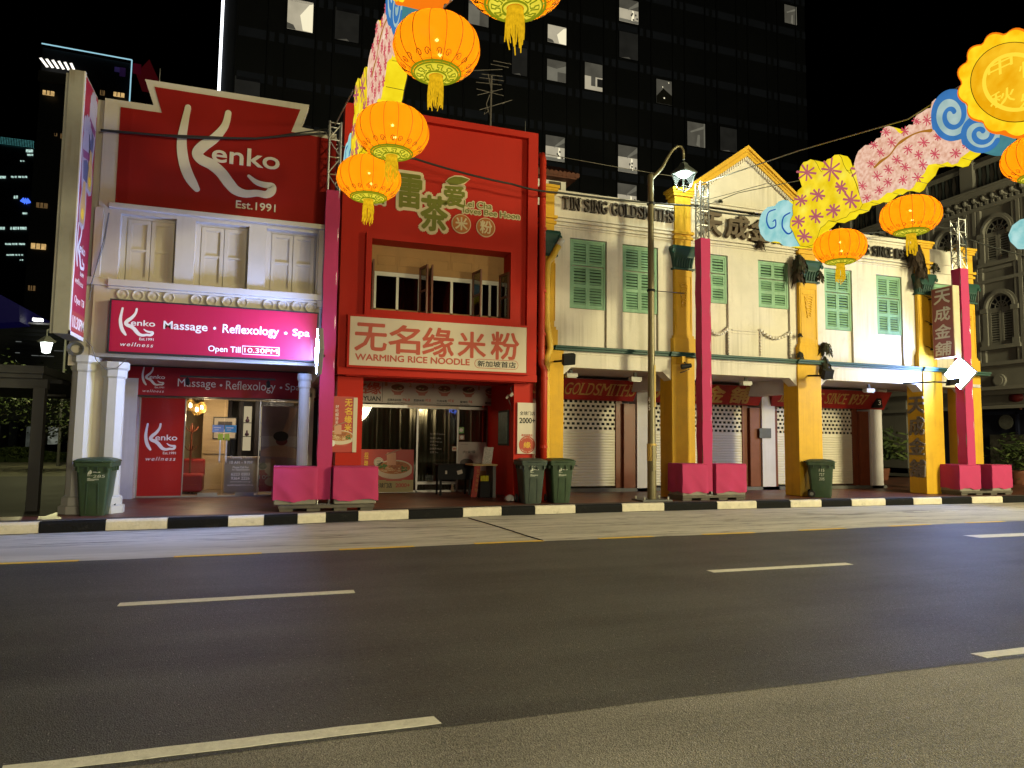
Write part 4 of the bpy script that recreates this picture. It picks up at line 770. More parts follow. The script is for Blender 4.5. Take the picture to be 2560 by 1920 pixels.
o=thing('window_banner','low wide red banner of a noodle bowl standing before the curtained glass','banner',P(1,2,1100,930)); x0=2.3; x1=P(1,2,1365,565).x; z1=P(1,2,1365,567).z; z0=.22; zm=P(1,2,1360,828).z
MB().box(x0,x1,YB,YB+.03,z0,z1).build('panel',poster_red,o); mb=MB(); mb.prism(rect(x0,x1,z0,zm),g,.0005,.0015,8)
c=P(1,2,1195,725); bowl(mb,g,c.x,c.z,.50); c=P(1,2,1060,675); mb.prism(circ(c.x,c.z,.135,20),g,.002,.003,9); mb.prism(circ(c.x,c.z,.12,20),g,.003,.0035,10); mb.prism(circ(c.x,c.z,.11,20),g,.0035,.004,9); mb.text('猪肉',g,c.x-.06,c.x+.06,c.z,c.z+.05,.004,.005,10); mb.text('米粉',g,c.x-.06,c.x+.06,c.z-.06,c.z-.01,.004,.005,10)
a=P(1,2,1028,895);b=P(1,2,1028,862);e=P(1,2,1175,862); mb.text('全球门店',g,a.x,e.x,a.z-.01,b.z+.02,.002,.004,11,offset=.03); e=P(1,2,1330,862); mb.text('2000+',g,P(1,2,1205,865).x,e.x,a.z,b.z+.01,.002,.004,1,offset=.03)
for i,s in enumerate('无名缘'): z=P(1,2,850,590).z-i*.25; mb.text(s,g,P(1,2,830,590).x,P(1,2,880,590).x,z-.22,z,.002,.004,12,offset=.03)
for i,s in enumerate('招牌肉沫'): z=P(1,2,950,590).z-i*.22; mb.text(s,g,P(1,2,938,590).x,P(1,2,970,590).x,z-.19,z,.002,.004,12,offset=.03)
mb.build('print',BM+[pale,sgw,mat('seal_green',(.2,.24,.16),.5,var=0),ink,gold],o)
YG=FY-.06; g=front(YG); P=lambda a,b,x,y:onY(t(a,b,x,y),YG)
o=thing('food_poster','grey poster of a meat bun taped on the glass behind the bar table','poster',P(1,2,1860,790)); a=P(1,2,1748,500); b=P(1,2,1985,790)
MB().box(a.x,b.x,YG,YG+.01,b.z,a.z).build('panel',mat('poster_grey',(.42,.39,.36),.5,var=.05),o); mb=MB(); c=P(1,2,1820,720)
mb.prism(rect(a.x,b.x,b.z,b.z+.14),g,.0005,.001,3); mb.prism(circ(c.x,c.z-.1,.24,24,.2),g,.001,.002,0); mb.prism(circ(c.x,c.z+.05,.22,20,.13),g,.002,.003,1); mb.prism(circ(c.x,c.z+.13,.2,20,.12),g,.003,.004,4); s0=P(1,2,1788,600); s1=P(1,2,1895,575); mb.text('肉夹馍',g,s0.x,s1.x,s0.z,s1.z,.004,.006,2,offset=.0); mb.text('Chinese hamburger',g,a.x+.06,a.x+.3,a.z-.08,a.z-.05,.001,.002,2)
mb.build('print',[mat('bun',(.40,.33,.26),.5,var=.1),mat('bun_meat',(.10,.04,.03),.5,var=.2),ink,mat('board_tan',(.34,.22,.11),.5,var=.1),mat('bun_dark',(.10,.09,.08),.5,var=.2)],o)
# right pillar: white panel
YP=PYR-.06; g=front(YP); P=lambda x,y:onY(t(2,2,x,y),YP)
o=thing('pillar_sign','white pillar panel reading 2000+ with a round red seal','sign',P(125,600)); a=P(50,160);b=P(203,603)
MB().box(a.x,b.x,YP,YP+.05,b.z,a.z).build('panel',mat('panel_white',(.60,.53,.46),.45,var=.03),o)
mb=MB(); px(mb,'全球门店',(2,2,68,235),(2,2,68,268),(2,2,198,235),YP,.001,.003,0,offset=.02); px(mb,'2000+',(2,2,65,292),(2,2,65,337),(2,2,200,292),YP,.001,.003,0,offset=.04); px(mb,'新加坡首店',(2,2,82,432),(2,2,82,452),(2,2,177,432),YP,.001,.003,1,offset=.03)
c=P(130,525); r=.215; mb.prism(circ(c.x,c.z,r,32),g,.001,.003,1); px(mb,'缘',(2,2,100,500),(2,2,100,552),(2,2,160,500),YP,.003,.006,2,offset=.03)
for s,up in (('WUMINGYUAN',1),('SINCE 1998',-1)):
    n=len(s)
    for i,chh in enumerate(s):
        if chh==' ': continue
        th=math.pi/2-up*(i-(n-1)/2)*.21 if up==1 else -math.pi/2+(i-(n-1)/2)*.2; rr=r*.84; ca,sa=math.cos(th-math.pi/2*up),math.sin(th-math.pi/2*up)
        mb.text(chh,(lambda u,v,d,th=th,rr=rr,ca=ca,sa=sa:g(c.x+rr*math.cos(th)+u*ca-v*sa,c.z+rr*math.sin(th)+u*sa+v*ca,d)),-.011,.011,-.014,.014,.003,.005,3)
mb.build('print',[ink,rletter,gold,sgw],o)
# side notice frame, stall, chair
o=thing('notice_frame','dark framed teal notice on the inner face of the red pillar by the bins','notice board',(5.78,17.2,1.9)); MB().box(5.74,5.775,16.95,17.75,1.55,2.45).build('frame',black,o); MB().box(5.732,5.739,17.0,17.7,1.6,2.4).build('notice',mat('teal_print',(.10,.20,.18),.4,var=.6,scale=9),o)
o=thing('menu_stand','small side table with an open menu and red leg cover beside the bar table','stand',(5.5,17.9,.2))
MB().box(5.05,5.72,17.7,18.4,1.02,1.06,0).build('top',mat('stand_top',(.42,.33,.15),.5,var=.1),o); MB().obox((5.58,18.1,1.28),(.13,.0,0),(.03,0,.22),(0,.006,0)).build('menu_card',mat('card',(.5,.48,.45),.5,var=.5,scale=30),o)
MB().obox((5.14,17.72,.62),(.075,0,0),(.05,0,.4),(0,.02,0)).build('leg_cover',mat('scarlet_cover',(.30,.03,.02),.5,var=.1),o); MB().box(5.62,5.70,17.75,18.35,.2,1.02).build('side',grey,o)
mb=MB(); g=front(17.69)
for i,s in enumerate('无名缘米粉'): mb.text(s,g,5.125+.012*(3-i),5.195+.012*(3-i),.84-.12*i,.93-.12*i,.0,.002)
mb.build('cover_lettering',mat('dull_gold',(.4,.22,.05),.5,var=0),o)
o=thing('umbrella_stand','black stand holding yellow rolled umbrellas beside the menu stand','stand',(5.42,17.85,.2)); MB().box(5.28,5.55,17.75,17.98,.2,.62).build('box',black,o,bevel=.01)
for i in range(5): MB().cyl((5.33+i*.045,17.85,.5),(5.33+i*.045,17.85,.76),.02).build('umbrella',mat('lemon',(.55,.5,.03),.5,var=.05),o)
MB().text('Tiger',front(17.745),5.36,5.48,.40,.46,0,.003).build('lettering',ltext,o) if False else None
o=thing('bar_table','black bar table with two pale cards in front of the noodle shop','table',(4.95,18.9,.2)); MB().box(4.35,5.35,18.6,19.2,.98,1.03).build('top',black,o,bevel=.01)
for x in (4.45,5.25):
    for y in (18.68,19.12): MB().box(x-.025,x+.025,y-.025,y+.025,.2,.98).build('leg',black,o)
MB().box(4.35,5.35,18.6,18.63,.62,.98).build('apron',black,o); MB().obox((4.95,18.585,.82),(.07,0,.02),(-.015,0,.05),(0,.004,0)).box(4.55,4.60,18.585,18.597,.77,.86).build('card',mat('card_white',(.5,.46,.4),.5,var=0),o)
o=thing('lucky_figurine','small pale jar-shaped figure standing at the noodle shop door','figurine',(P2:=onZ(t(1,2,1697,932),.2))); MB().lathe([(0,0),(.05,0),(.055,.06),(.045,.12),(.03,.15),(.04,.18),(.03,.22),(0,.23)],(0,0,0),14).build('body',mat('figure_cream',(.5,.46,.3),.3,var=.1),o,smooth=True,local=True)
point('noodle_shop_light',(4.2,20.08,2.58),55,(1,.82,.5),.02)
o=thing('security_camera','white security cameras with loose wires under the red fascia','security camera',(5.74,16.8,2.8)); MB().cyl((5.78,16.75,2.86),(5.70,16.6,2.8),.04).cyl((5.70,16.85,2.8),(5.62,16.7,2.74),.03).build('body',mat('cam_white',(.55,.52,.45),.4,var=.05),o); MB().tube([(5.78,16.7,3.05),(5.70,16.66,2.98),(5.75,16.68,2.85),(5.66,16.7,2.7),(5.74,16.7,2.5),(5.76,16.72,2.4)],.008,5).build('wire',ink,o)
# down pipes
pr=mat('red_pipe',(.42,.028,.012),.45,var=.1); 
o=thing('drain_pipe','red rainwater pipe down the edge of the red shophouse beside the yellow pillar','drain pipe',(6.42,16.45,.2)); MB().tube([(6.42,16.5,9.0),(6.42,16.42,8.85),(6.42,16.42,3.6),(6.5,16.42,3.45),(6.5,16.42,.2)],.085,12).build('pipe',pr,o,smooth=True)
for z in (1.5,3.2,4.3,5.4,7.0): MB().cyl((6.43+(.07 if z<3.5 else 0),16.42,z),(6.43+(.07 if z<3.5 else 0),16.42,z+.07),.10,None,12).build('collar',pr,o)
# ================================================================ goldsmith shophouses (front plane y = 16.75, piers 16.65)
WY=16.78; PY=16.65; f=front(WY)
slatdark=mat('slat_gap',(.012,.03,.018),.8,var=0)
def louvre(par,a,b,c,d,y,left_open=0):
    """green louvred window: head light with two panels, two tall leaves"""
    wn=MB().wall(a,b,c,d,front(y),.06,[(a+.05,b-.05,c+.03,d-.05)]).build('window',mint,par)
    zm=c+(d-c)*.615; mid=(a+b)/2
    def panel(x0,x1,z0,z1,nm,rail=.05,lock=0):
        mb=MB(); g=front(y+.01); hs=[(x0+rail,x1-rail,z0+rail*1.1,z1-rail)]
        if lock: zk=z0+(z1-z0)*.52; hs=[(x0+rail,x1-rail,z0+rail*1.1,zk-.045),(x0+rail,x1-rail,zk+.045,z1-rail)]
        mb.wall(x0,x1,z0,z1,g,.03,hs); mb.poly(rect(x0+.01,x1-.01,z0+.01,z1-.01),g,-.045,1)
        for (p,q,r,s) in hs:
            n=max(3,round((s-r)/.078)); h=(s-r)/n
            for i in range(n):
                zc=r+h*(i+.5); mb.obox(((p+q)/2,y+.028,zc+random.uniform(-.002,.002)),((q-p)/2,0,0),(0,.017,-.030-random.uniform(0,.004)) if False else (0,-.016,-.027),(0,.004,-.003))
        return mb.build(nm,[mint,slatdark],wn)
    panel(a+.052,mid-.002,zm+.02,d-.052,'louvre_panel'); panel(mid+.002,b-.052,zm+.02,d-.052,'louvre_panel')
    panel(a+.055,mid-.002,c+.035,zm-.01,'shutter_leaf',.055,1); panel(mid+.002,b-.055,c+.035,zm-.01,'shutter_leaf',.055,1)
    return wn
def bayfront(par,x0,x1,ws,zt,y=WY,zsill=None):
    f=front(y); holes=[]
    for a,b,c,d in ws: holes+= [(a-.02,b+.03,4.12,d+.02)]
    mb=MB().wall(x0,x1,3.98,zt,f,.10,holes); mb.box(x0,x1,y+.12,y+.25,3.98,zt); mb.build('wall',wht,par)
    for a,b,c,d in ws:
        MB().box(a-.015,b-.02,y+.045,y+.11,4.125,c-.01).build('apron_panel',wht,par)
        louvre(par,a,b-.0,c,d,y+.03)
# ---- left bay
g1_=thing('goldsmith_shophouse','cream goldsmith shophouse with a flat lettered parapet beside the red shop','shophouse',(8.7,WY,.2),'cream and yellow goldsmith shophouses')
bayfront(g1_,6.86,10.45,[(7.36,8.38,5.16,6.99),(8.9,9.94,5.16,6.98)],8.2)
g2_=thing('goldsmith_shophouse','cream goldsmith shophouse under a yellow edged triangular gable','shophouse',(12.8,WY,.2),'cream and yellow goldsmith shophouses')
bayfront(g2_,10.95,14.65,[(11.17,12.2,5.62,6.98),(13.28,14.33,5.62,6.97)],8.35)
g3_=thing('goldsmith_shophouse','cream goldsmith shophouse with ferns on its parapet and a blue lit wall','shophouse',(17.3,WY,.2),'cream and yellow goldsmith shophouses')
bayfront(g3_,15.25,19.2,[(15.66,16.66,5.12,6.96),(17.66,18.64,5.11,6.93)],8.1)
bayfront(g3_,19.75,21.7,[(20.25,21.2,5.2,6.95)],8.1,WY+.3)
for p,x0,x1 in ((g1_,6.6,10.3),(g2_,10.9,14.6),(g3_,15.2,21.9)): MB().box(x0,x1,WY+.6,30,3.95,8.0).build('building_body',mat('plain_body',(.25,.22,.19),.8,var=.1),p)
# mouldings
def mould(par,x0,x1,z,hs,y=WY,m=wht,nm='moulding'):
    mb=MB(); 
    for z0,z1,d in hs: mb.box(x0,x1,y-d,y+.01,z+z0,z+z1)
    return mb.build(nm,m,par,bevel=.006)
mould(g1_,6.86,10.45,7.24,((0,.03,.03),(.06,.10,.05),(.16,.22,.07)))
mould(g1_,6.88,10.47,7.5,((0,.04,.06),(.04,.56,.03),(.56,.62,.06)))
MB().box(6.86,10.48,WY-.05,WY+.3,8.15,8.24).build('coping',wht,g1_,bevel=.02)
mould(g2_,10.95,14.65,7.24,((0,.03,.03),(.06,.10,.05),(.15,.2,.07))); mould(g2_,10.95,14.65,8.25,((0,.04,.04),(.1,.16,.07),(.2,.24,.05)))
mould(g3_,15.25,19.2,7.24,((0,.03,.03),(.06,.10,.05),(.15,.2,.07))); mould(g3_,15.25,19.2,7.95,((0,.03,.03),(.08,.16,.07)))
MB().box(15.2,19.2,WY-.05,WY+.3,8.08,8.16).build('coping',wht,g3_,bevel=.02)
mould(g3_,19.75,21.7,7.3,((0,.04,.04),(.3,.34,.03)),WY+.3)
# gable
ax,az=onY(t(2,0,2040,1255),PY).x,onY(t(2,0,2040,1255),PY).z
gl=onY(t(2,0,1600,1550),PY); gr=onY(t(3,0,240,1659),PY)
sl=(az-gl.z)/(ax-gl.x); sr=(az-gr.z)/(gr.x-ax); xl,xr=10.9,14.75; zl=az-sl*(ax-xl); zr=az-sr*(xr-ax)
MB().prism([(xl,8.3),(xr,8.3),(xr,zr),(ax,az),(xl,zl)],front(WY),-.3,.0).build('gable_wall',wht,g2_)
mb=MB(); w_=.30
for d,o0,o1 in ((.10,0,w_),(.15,.0,.1),(.12,.16,.20)):
    mb.prism([(xl,zl-o1),(ax,az-o1*1.0),(ax,az-o0),(xl,zl-o0)],front(WY),.001,d); mb.prism([(ax,az-o1),(xr,zr-o1),(xr,zr-o0),(ax,az-o0)],front(WY),.001,d)
mb.build('gable_cornice',yel,g2_)
mb=MB()
for k in range(24):
    for (xa,za,xb,zb) in ((xl+.15,zl+.15*sl,ax,az),(ax,az,xr-.15,zr+.15*sr)):
        q=(k+.5)/24; x=xa+(xb-xa)*q; z=za+(zb-za)*q-w_-.005; s=(zb-za)/(xb-xa); mb.prism([(x-.022,z-.022*s-.11),(x+.022,z+.022*s-.11),(x+.022,z+.022*s),(x-.022,z-.022*s)],front(WY),.001,.07)
mb.build('dentil_course',wht,g2_)
# piers
def pier(par,x0,x1,lx0,lx1,y,zt,cap=True,z_low=4.0):
    p=MB().box(lx0,lx1,y,y+.62,.2,z_low).build('pillar',yel,par,bevel=.012)
    mb=MB(); mb.box(x0,x1,y+.02,y+.4,4.1,6.45); mb.box(x0-.08,x1+.08,y-.03,y+.4,4.12,4.52); mb.box(x0-.04,x1+.04,y,y+.4,4.52,4.60); mb.box(x0+.02,x1-.02,y+.02,y+.4,7.05,zt)
    mb.box(x0-.03,x1+.03,y-.02,y+.4,7.28,7.36); mb.box(x0-.05,x1+.05,y-.05,y+.4,7.42,7.50); mb.box(x0-.04,x1+.04,y-.03,y+.4,zt-.22,zt-.14); mb.box(x0-.09,x1+.09,y-.08,y+.45,zt-.08,zt); mb.box(x0-.06,x1+.06,y-.05,y+.4,zt-.14,zt-.08)
    mb.build('pilaster',yel,par,bevel=.008)
    if cap:   # leafy capital
        mb=MB(); xc=(x0+x1)/2; hw=(x1-x0)/2
        for z0,z1,a,b in ((6.42,6.47,.06,.06),(6.47,6.80,.0,.05),(6.80,6.95,.05,.10),(6.95,7.0,.10,.12),(7.0,7.08,.12,.10)):
            V=[(xc-hw-a,y-a+.02,z0),(xc+hw+a,y-a+.02,z0),(xc+hw+a,y+.4,z0),(xc-hw-a,y+.4,z0),(xc-hw-b,y-b+.02,z1),(xc+hw+b,y-b+.02,z1),(xc+hw+b,y+.4,z1),(xc-hw-b,y+.4,z1)]
            mb.add(V,[(0,3,2,1),(4,5,6,7),(0,1,5,4),(1,2,6,5),(2,3,7,6),(3,0,4,7)])
        for s in (-1,1):
            mb.tube([(xc+s*(hw+.10-.045*math.cos(a)*(1-a/14)),y-.09,6.9+.06*math.sin(a)*(1-a/14)) for a in [i*.5 for i in range(20)]],.022,5)
        for k in range(7): x=xc-hw+hw*2*(k+.5)/7; mb.tube([(x,y+.0,6.5),(x,y-.03,6.66),(x+.01,y-.07,6.75),(x,y-.05,6.72)],[.035,.04,.03,.015],6)
        mb.build('capital',grn,par)
    # raised plaster ornament
    mb=MB(); xc=(x0+x1)/2; hw=(x1-x0)*.32; z1=6.1
    for q in (rect(xc-hw,xc+hw,z1-.03,z1),): mb.prism(q,front(y+.02),.001,.015)
    for k in range(9):
        z=z1-.12-.07*k; s=(-1)**k; mb.tube([(xc+s*hw*.7*math.cos(a)*(1-k/14),y+.012,z+.05*math.sin(a)) for a in [i*.7 for i in range(7)]],.014,5)
    for q in (rect(xc-hw-.07,xc-hw-.05,4.75,6.25),rect(xc+hw+.05,xc+hw+.07,4.75,6.25),rect(xc-hw-.05,xc+hw+.05,6.23,6.25)): mb.prism(q,front(y+.02),.001,.012)
    mb.build('plaster_relief',yel,par)
    return p
pier(g1_,6.56,6.87,6.6,7.13,PY,8.30); pier(g1_,10.42,10.97,10.30,11.02,PY,8.72); pier(g2_,14.61,15.26,14.48,15.32,PY,8.3); pier(g3_,19.18,19.78,19.28,20.07,PY,8.15); pier(g3_,21.65,22.28,21.62,22.38,PY+.5,8.3)
# green cornice and arcade beams with chamfered brackets
def cornice(par,x0,x1,y):
    mb=MB(); mb.box(x0,x1,y-.10,y+.1,4.06,4.12).box(x0,x1,y-.06,y+.1,4.0,4.06); return mb.build('string_course',grn,par,bevel=.008)
cornice(g1_,6.86,10.2,PY); cornice(g1_,10.2,11.1,PY-.06); cornice(g2_,11.1,14.4,PY); cornice(g2_,14.4,15.4,PY-.06); cornice(g3_,15.4,19.2,PY); cornice(g3_,19.2,20.15,PY-.06); cornice(g3_,20.15,22.5,PY+.3)
def beam(par,x0,x1,y=PY+.05):
    c=.23; f=front(y); MB().prism([(x0,3.37),(x0+c,3.58),(x1-c*1.1,3.58),(x1,3.36),(x1,4.0),(x0,4.0)],f,-.35,0).build('arcade_beam',wht,par,bevel=.01)
    MB().box(x0,x1,y-.02,y,3.93,3.96).build('beam_fillet',wht,par)
beam(g1_,7.13,10.30); beam(g2_,11.02,14.48); beam(g3_,15.32,19.28); beam(g3_,20.07,21.62,PY+.4)
for p,a,b in ((g1_,6.6,10.6),(g2_,10.6,14.9),(g3_,14.9,22.3)): MB().box(a,b,PY+.45,19.6,3.62,3.72).build('arcade_ceiling',mauve,p)
for p,x0,x1 in ((g1_,10.4,10.9),(g2_,14.6,15.1)): MB().box(x0,x1,PY+.62,19.5,3.2,3.62).build('cross_beam',mauve,p)
# garlands and mouldings under the middle windows, bits of fallen plaster
mb=MB()
for xa,xb in ((11.5,12.2),(13.28,14.33)):
    for i in range(11):
        q=i/10; x=xa+(xb-xa)*q; z=4.92-.2*math.sin(math.pi*q)+.0; mb.lathe([(0,-.05),(.05,-.03),(.055,.02),(.02,.05),(0,.06)],(x,WY-.02,z),7)
    for i in range(9): mb.lathe([(0,-.05),(.04,-.02),(.03,.03),(0,.05)],(xb,WY-.02,4.9-.085*i),6); mb.lathe([(0,-.05),(.04,-.02),(.03,.03),(0,.05)],(xa,WY-.02,4.9-.085*i),6)
mb.box(12.33,13.22,WY-.03,WY,4.86,4.90).box(12.33,13.22,WY-.02,WY,4.78,4.81); mb.build('plaster_garland',wht,g2_)
# raised parapet letters
lm=mat('letter_brown',(.055,.04,.03),.6,var=.25,scale=8); lmd=mat('letter_dark',(.025,.02,.018),.6,var=.2,scale=8)
PL=lambda a,b,x,y:onY(t(a,b,x,y),WY-.05)
a=PL(2,1,432,148); b=PL(2,1,432,38); c=PL(2,1,1392,180)
mb=MB(); serif(mb,'TIN SING GOLDSMITHS',front(WY-.03),a.x,c.x,a.z,b.z,.002,.09,0,0,.006); mb.build('parapet_lettering',lm,g1_)
mb=MB(); QX=lambda x,y:onY((1700+x/4.878,340+y/4.878),WY-.05)
for s,x0,x1,yt,yb in (('天',255,490,890,1165),('成',555,825,905,1220),('金',860,1090,985,1260),('舖',1150,1400,1030,1310)):
    p=QX(x0,yb); q=QX(x1,yt); mb.text(s,front(WY-.0),p.x,q.x,7.52,8.16,.002,.12,0,offset=.045,shear=.08)
mb.build('parapet_lettering',mat('letter_tan',(.10,.068,.042),.6,var=.15,scale=6),g2_)
a=PL(3,1,1240,570); c=PL(3,1,1243,565); mb=MB(); serif(mb,'JEWELLERS SINCE 1937',front(WY-.03),15.75,PL(3,1,1235,570).x,7.50,7.82,.002,.08,0,0,.012); mb.build('parapet_lettering',lmd,g3_)
# ---- arcade shopfronts
AY=19.45
perf=mat('shutter_steel',(.55,.50,.42),.45,var=.05,scale=3); 
def roller(par,x0,x1,ztop,zmid,zbot,y):
    o=MB(); rows=int((ztop-zmid)/.128); n=max(3,int((x1-x0)/.155)); h=(ztop-zmid)/rows; w=(x1-x0)/n
    for r in range(rows):
        z0=zmid+r*h; o.box(x0,x1,y-.012,y+.012,z0,z0+h*.45)
        off=0 if r%2 else w/2
        for k in range(n+1):
            xa=x0+off+(k-.5)*w+w*.32; xb=xa+w*.36; xa=max(xa,x0); xb=min(xb,x1)
            if xb>xa: o.box(xa,xb,y-.010,y+.010,z0+h*.45,z0+h)
    m=int((zmid-zbot)/.078); hh=(zmid-zbot)/m
    for i in range(m):
        z0=zbot+i*hh; o.add([(x0,y-.001,z0),(x1,y-.001,z0),(x1,y-.016,z0+.012),(x0,y-.016,z0+.012),(x1,y-.02,z0+hh*.5),(x0,y-.02,z0+hh*.5),(x1,y-.014,z0+hh-.006),(x0,y-.014,z0+hh-.006),(x1,y-.0,z0+hh),(x0,y-.0,z0+hh)],[(0,1,2,3),(3,2,4,5),(5,4,6,7),(7,6,8,9)])
    s=o.build('roller_shutter',perf,par); MB().box((x0+x1)/2-.05,(x0+x1)/2+.05,y-.03,y-.02,.95,.98).build('shutter_lock',grey,s)
    MB().box(x0,x1,y+.06,y+.1,zbot,ztop).build('shutter_backing',dark,par)
P=lambda a,b,x,y:onY(t(a,b,x,y),AY)
zt=P(2,2,700,105).z; zm=P(2,2,700,410).z; zb=P(2,2,700,884).z
units=[(g1_,P(2,2,200,0).x,P(2,2,890,500).x),(g2_,P(2,2,1225,500).x,P(2,2,1985,600).x+.0),(g3_,P(3,2,75,500).x,P(3,2,722,500).x)]
for i,(p,x0,x1) in enumerate(units):
    roller(p,x0,x1,zt,zm,zb,AY)
    mb=MB(); mb.box(x1,x1+.22,AY-.05,AY+.3,.3,3.0).box(x1+.22,x1+.62,AY-.16,AY+.3,.3,2.85); mb.box(x0-.3,x0,AY-.05,AY+.3,.3,3.0); mb.box(x0,x1,AY-.05,AY+.02,zt,2.95); mb.build('shutter_frame',brown,p,bevel=.008)
    MB().box(x0-.6,x1+1.3,AY-.22,AY+.4,.19,.3).build('step',mat('grey_step',(.10,.095,.09),.7,var=.2,scale=3),p)
    MB().box(x1+.64,x1+1.15,AY-.22,AY+.4,.2,3.62).build('wall_pier',mauve,p)
    MB().box(x0-.6,x1+1.2,AY+.3,AY+.4,2.8,3.62).build('back_wall',mauve,p)
# sloping red name boards
SB=mat('shop_board_red',(.22,.012,.010),.4,var=.06)
def board(label,x0,x1,txt,fit,cjk=False):
    o=thing('shop_board',label,'sign',((x0+x1)/2,19.0,3.0)); z0,z1=2.92,3.52; y0,y1=19.22,18.95
    V=[(x0+.12,y0,z0),(x1-.12,y0,z0),(x1,y1,z1),(x0,y1,z1),(x0+.12,AY+.2,z0),(x1-.12,AY+.2,z0),(x1,AY+.2,z1),(x0,AY+.2,z1)]
    MB().add(V,[(0,1,2,3),(4,7,6,5),(0,4,5,1),(1,5,6,2),(2,6,7,3),(3,7,4,0)]).build('panel',SB,o)
    g=lambda u,v,d:(u,y0+(y1-y0)*(v-z0)/(z1-z0)-d,v); mb=MB()
    if cjk:
        n=len(txt); 
        for i,s in enumerate(txt):
            u=fit[0]+(fit[1]-fit[0])*i/(n-.2); mb.text(s,g,u,u+(fit[1]-fit[0])/n*.78,z0+.06,z1-.04,.002,.03,0,offset=.04,shear=.05)
    else: serif(mb,txt,g,fit[0],fit[1],z0+.14,z1-.12,.002,.025,0,.22,.0)
    mb.build('lettering',mat('dull_gold_letter',(.36,.22,.07),.4,metal=.3,var=.15),o); return o
gx=lambda a,b,x:onY(t(a,b,x,20),19.05).x
board('red board with gold english goldsmith lettering over the shutter nearest the red shop',units[0][1]-.3,units[0][2]+.62,'TIN SING GOLDSMITHS',(gx(2,2,1060)-4.05,gx(2,2,1060)))
board('red board with big gold chinese characters over a roller shutter',units[1][1]-.35,units[1][2]+.62,'天成金舖',(gx(2,2,1215)-.05,gx(2,2,2050)+.1),True)
board('red board ending in gold numerals 1937 over a roller shutter',units[2][1]-.5,units[2][2]+1.35,'JEWELLERS SINCE 1937',(gx(3,2,95),gx(3,2,850)))
# house number, plaque, exit lamp, arcade lamps
MB().text('303',front(AY-.165),P(2,2,980,0).x,P(2,2,1038,0).x,P(2,2,980,138).z,P(2,2,980,115).z,0,.006).build('house_number',ink,g1_)
a=P(2,2,2095,382);b=P(2,2,2195,468); MB().box(a.x,b.x,AY-.26,AY-.22,b.z,a.z).build('name_plaque',mat('plaque_grey',(.06,.06,.065),.4,var=.2),g2_)
def fix(label,p,y):
    q=onY(t(*p),y); o=thing('arcade_lamp',label,'lamp',q,'small unlit lamps under the arcade beams'); MB().box(-.16,.16,-.09,.09,-.09,.02).build('housing',mat('lamp_housing',(.42,.40,.38),.5,var=.1),o,local=True,bevel=.01); MB().box(-.13,.13,-.07,.07,-.11,-.09).build('lens',mat('lamp_lens',(.5,.5,.46),.2,var=0),o,local=True); MB().box(-.04,.04,-.03,.03,.02,.14).build('bracket',grey,o,local=True)
fix('boxy lamp by the yellow pillar with the pipe, under the arcade beam',(2,1,510,1570),17.2); fix('boxy lamp under the arcade beam behind the street lamp post',(2,1,1065,1605),17.2)
fix('boxy lamp under the arcade beam beside the gold characters',(2,1,2020,1640),17.2); fix('boxy lamp under the arcade beam above the gold numerals',(3,2,870,45),17.2)
o=thing('junction_box','black wedge number sign with a pale tube light on a white arcade pier','sign',P(3,2,940,170)); a=onY(t(3,2,900,205),19.1); MB().prism([(a.x,a.z),(a.x+.42,a.z),(a.x+.36,a.z+.42),(a.x+.2,a.z+.42)],front(19.05),-.1,0).build('wedge',black,o); MB().text('3',front(19.05),a.x+.22,a.x+.34,a.z+.1,a.z+.26,0,.005).build('numeral',ltext,o); MB().cyl((a.x+.1,19.0,a.z+.62),(a.x+.5,19.0,a.z+.6),.08,None,12).build('tube_light',mauve,o)
# column characters on the right pillar's left face
o=thing('column_lettering','four grey stone characters fixed down the side of a yellow pillar','sign',(19.27,16.9,2.2)); mb=MB(); gsd=lambda u,v,d:(19.28-d,u,v)
for s,yt,yb in (('天',115,250),('成',285,440),('金',470,608),('舖',655,800)):
    a=onX(t(3,2,1270,yt),19.27); b=onX(t(3,2,1270,yb),19.27)
    V=lambda u,v,d:gsd(17.22-u,v,d); mb.text(s,V,.02,.56,b.z,a.z,.001,.05,0,offset=.04,shear=.06)
mb.build('characters',mat('stone_grey',(.17,.14,.11),.7,var=.25,scale=9,bump=.2),o)
# hanging double sided sign
o=thing('hanging_sign','faded maroon hanging sign with four white characters above the diamond flood light','sign',(19.55,16.1,4.4)); hx=19.55
hy=[onX(t(3,1,1408,845),hx),onX(t(3,1,1595,815),hx),onX(t(3,1,1420,1445),hx)]
y0,y1=hy[1].y,hy[0].y; z0,z1=hy[2].z,hy[0].z
MB().box(hx,hx+.26,y0,y1,z0,z1).build('casing',mat('sign_cream_side',(.52,.46,.30),.5,var=.12,streak=.3,dirt=(.2,.15,.08)),o,bevel=.01)
MB().box(hx-.012,hx,y0+.025,y1-.025,z0+.025,z1-.025).build('face',mat('maroon_face',(.22,.060,.052),.5,var=.06),o)
mb=MB(); hgt=(z1-z0)
for i,s in enumerate('天成金舖'):
    zc=z1-hgt*(.14+.245*i); mb.text(s,lambda u,v,d:(hx-.012-d,y1-u,v),.10,(y1-y0)-.10,zc-.20,zc+.22,.001,.006,0,offset=.03,shear=.08)
mb.build('lettering',mat('pale_letter',(.55,.52,.46),.5,var=.05),o)
for z in (z0+.3,z0+1.1,z0+1.9): MB().box(hx+.08,hx+.14,y1,PY+.05,z,z+.04).tube([(hx+.1,y1+.05,z),(hx-.1,y1+.1,z+.1),(hx-.12,PY,z+.12)],.012,5).build('bracket',black,o)
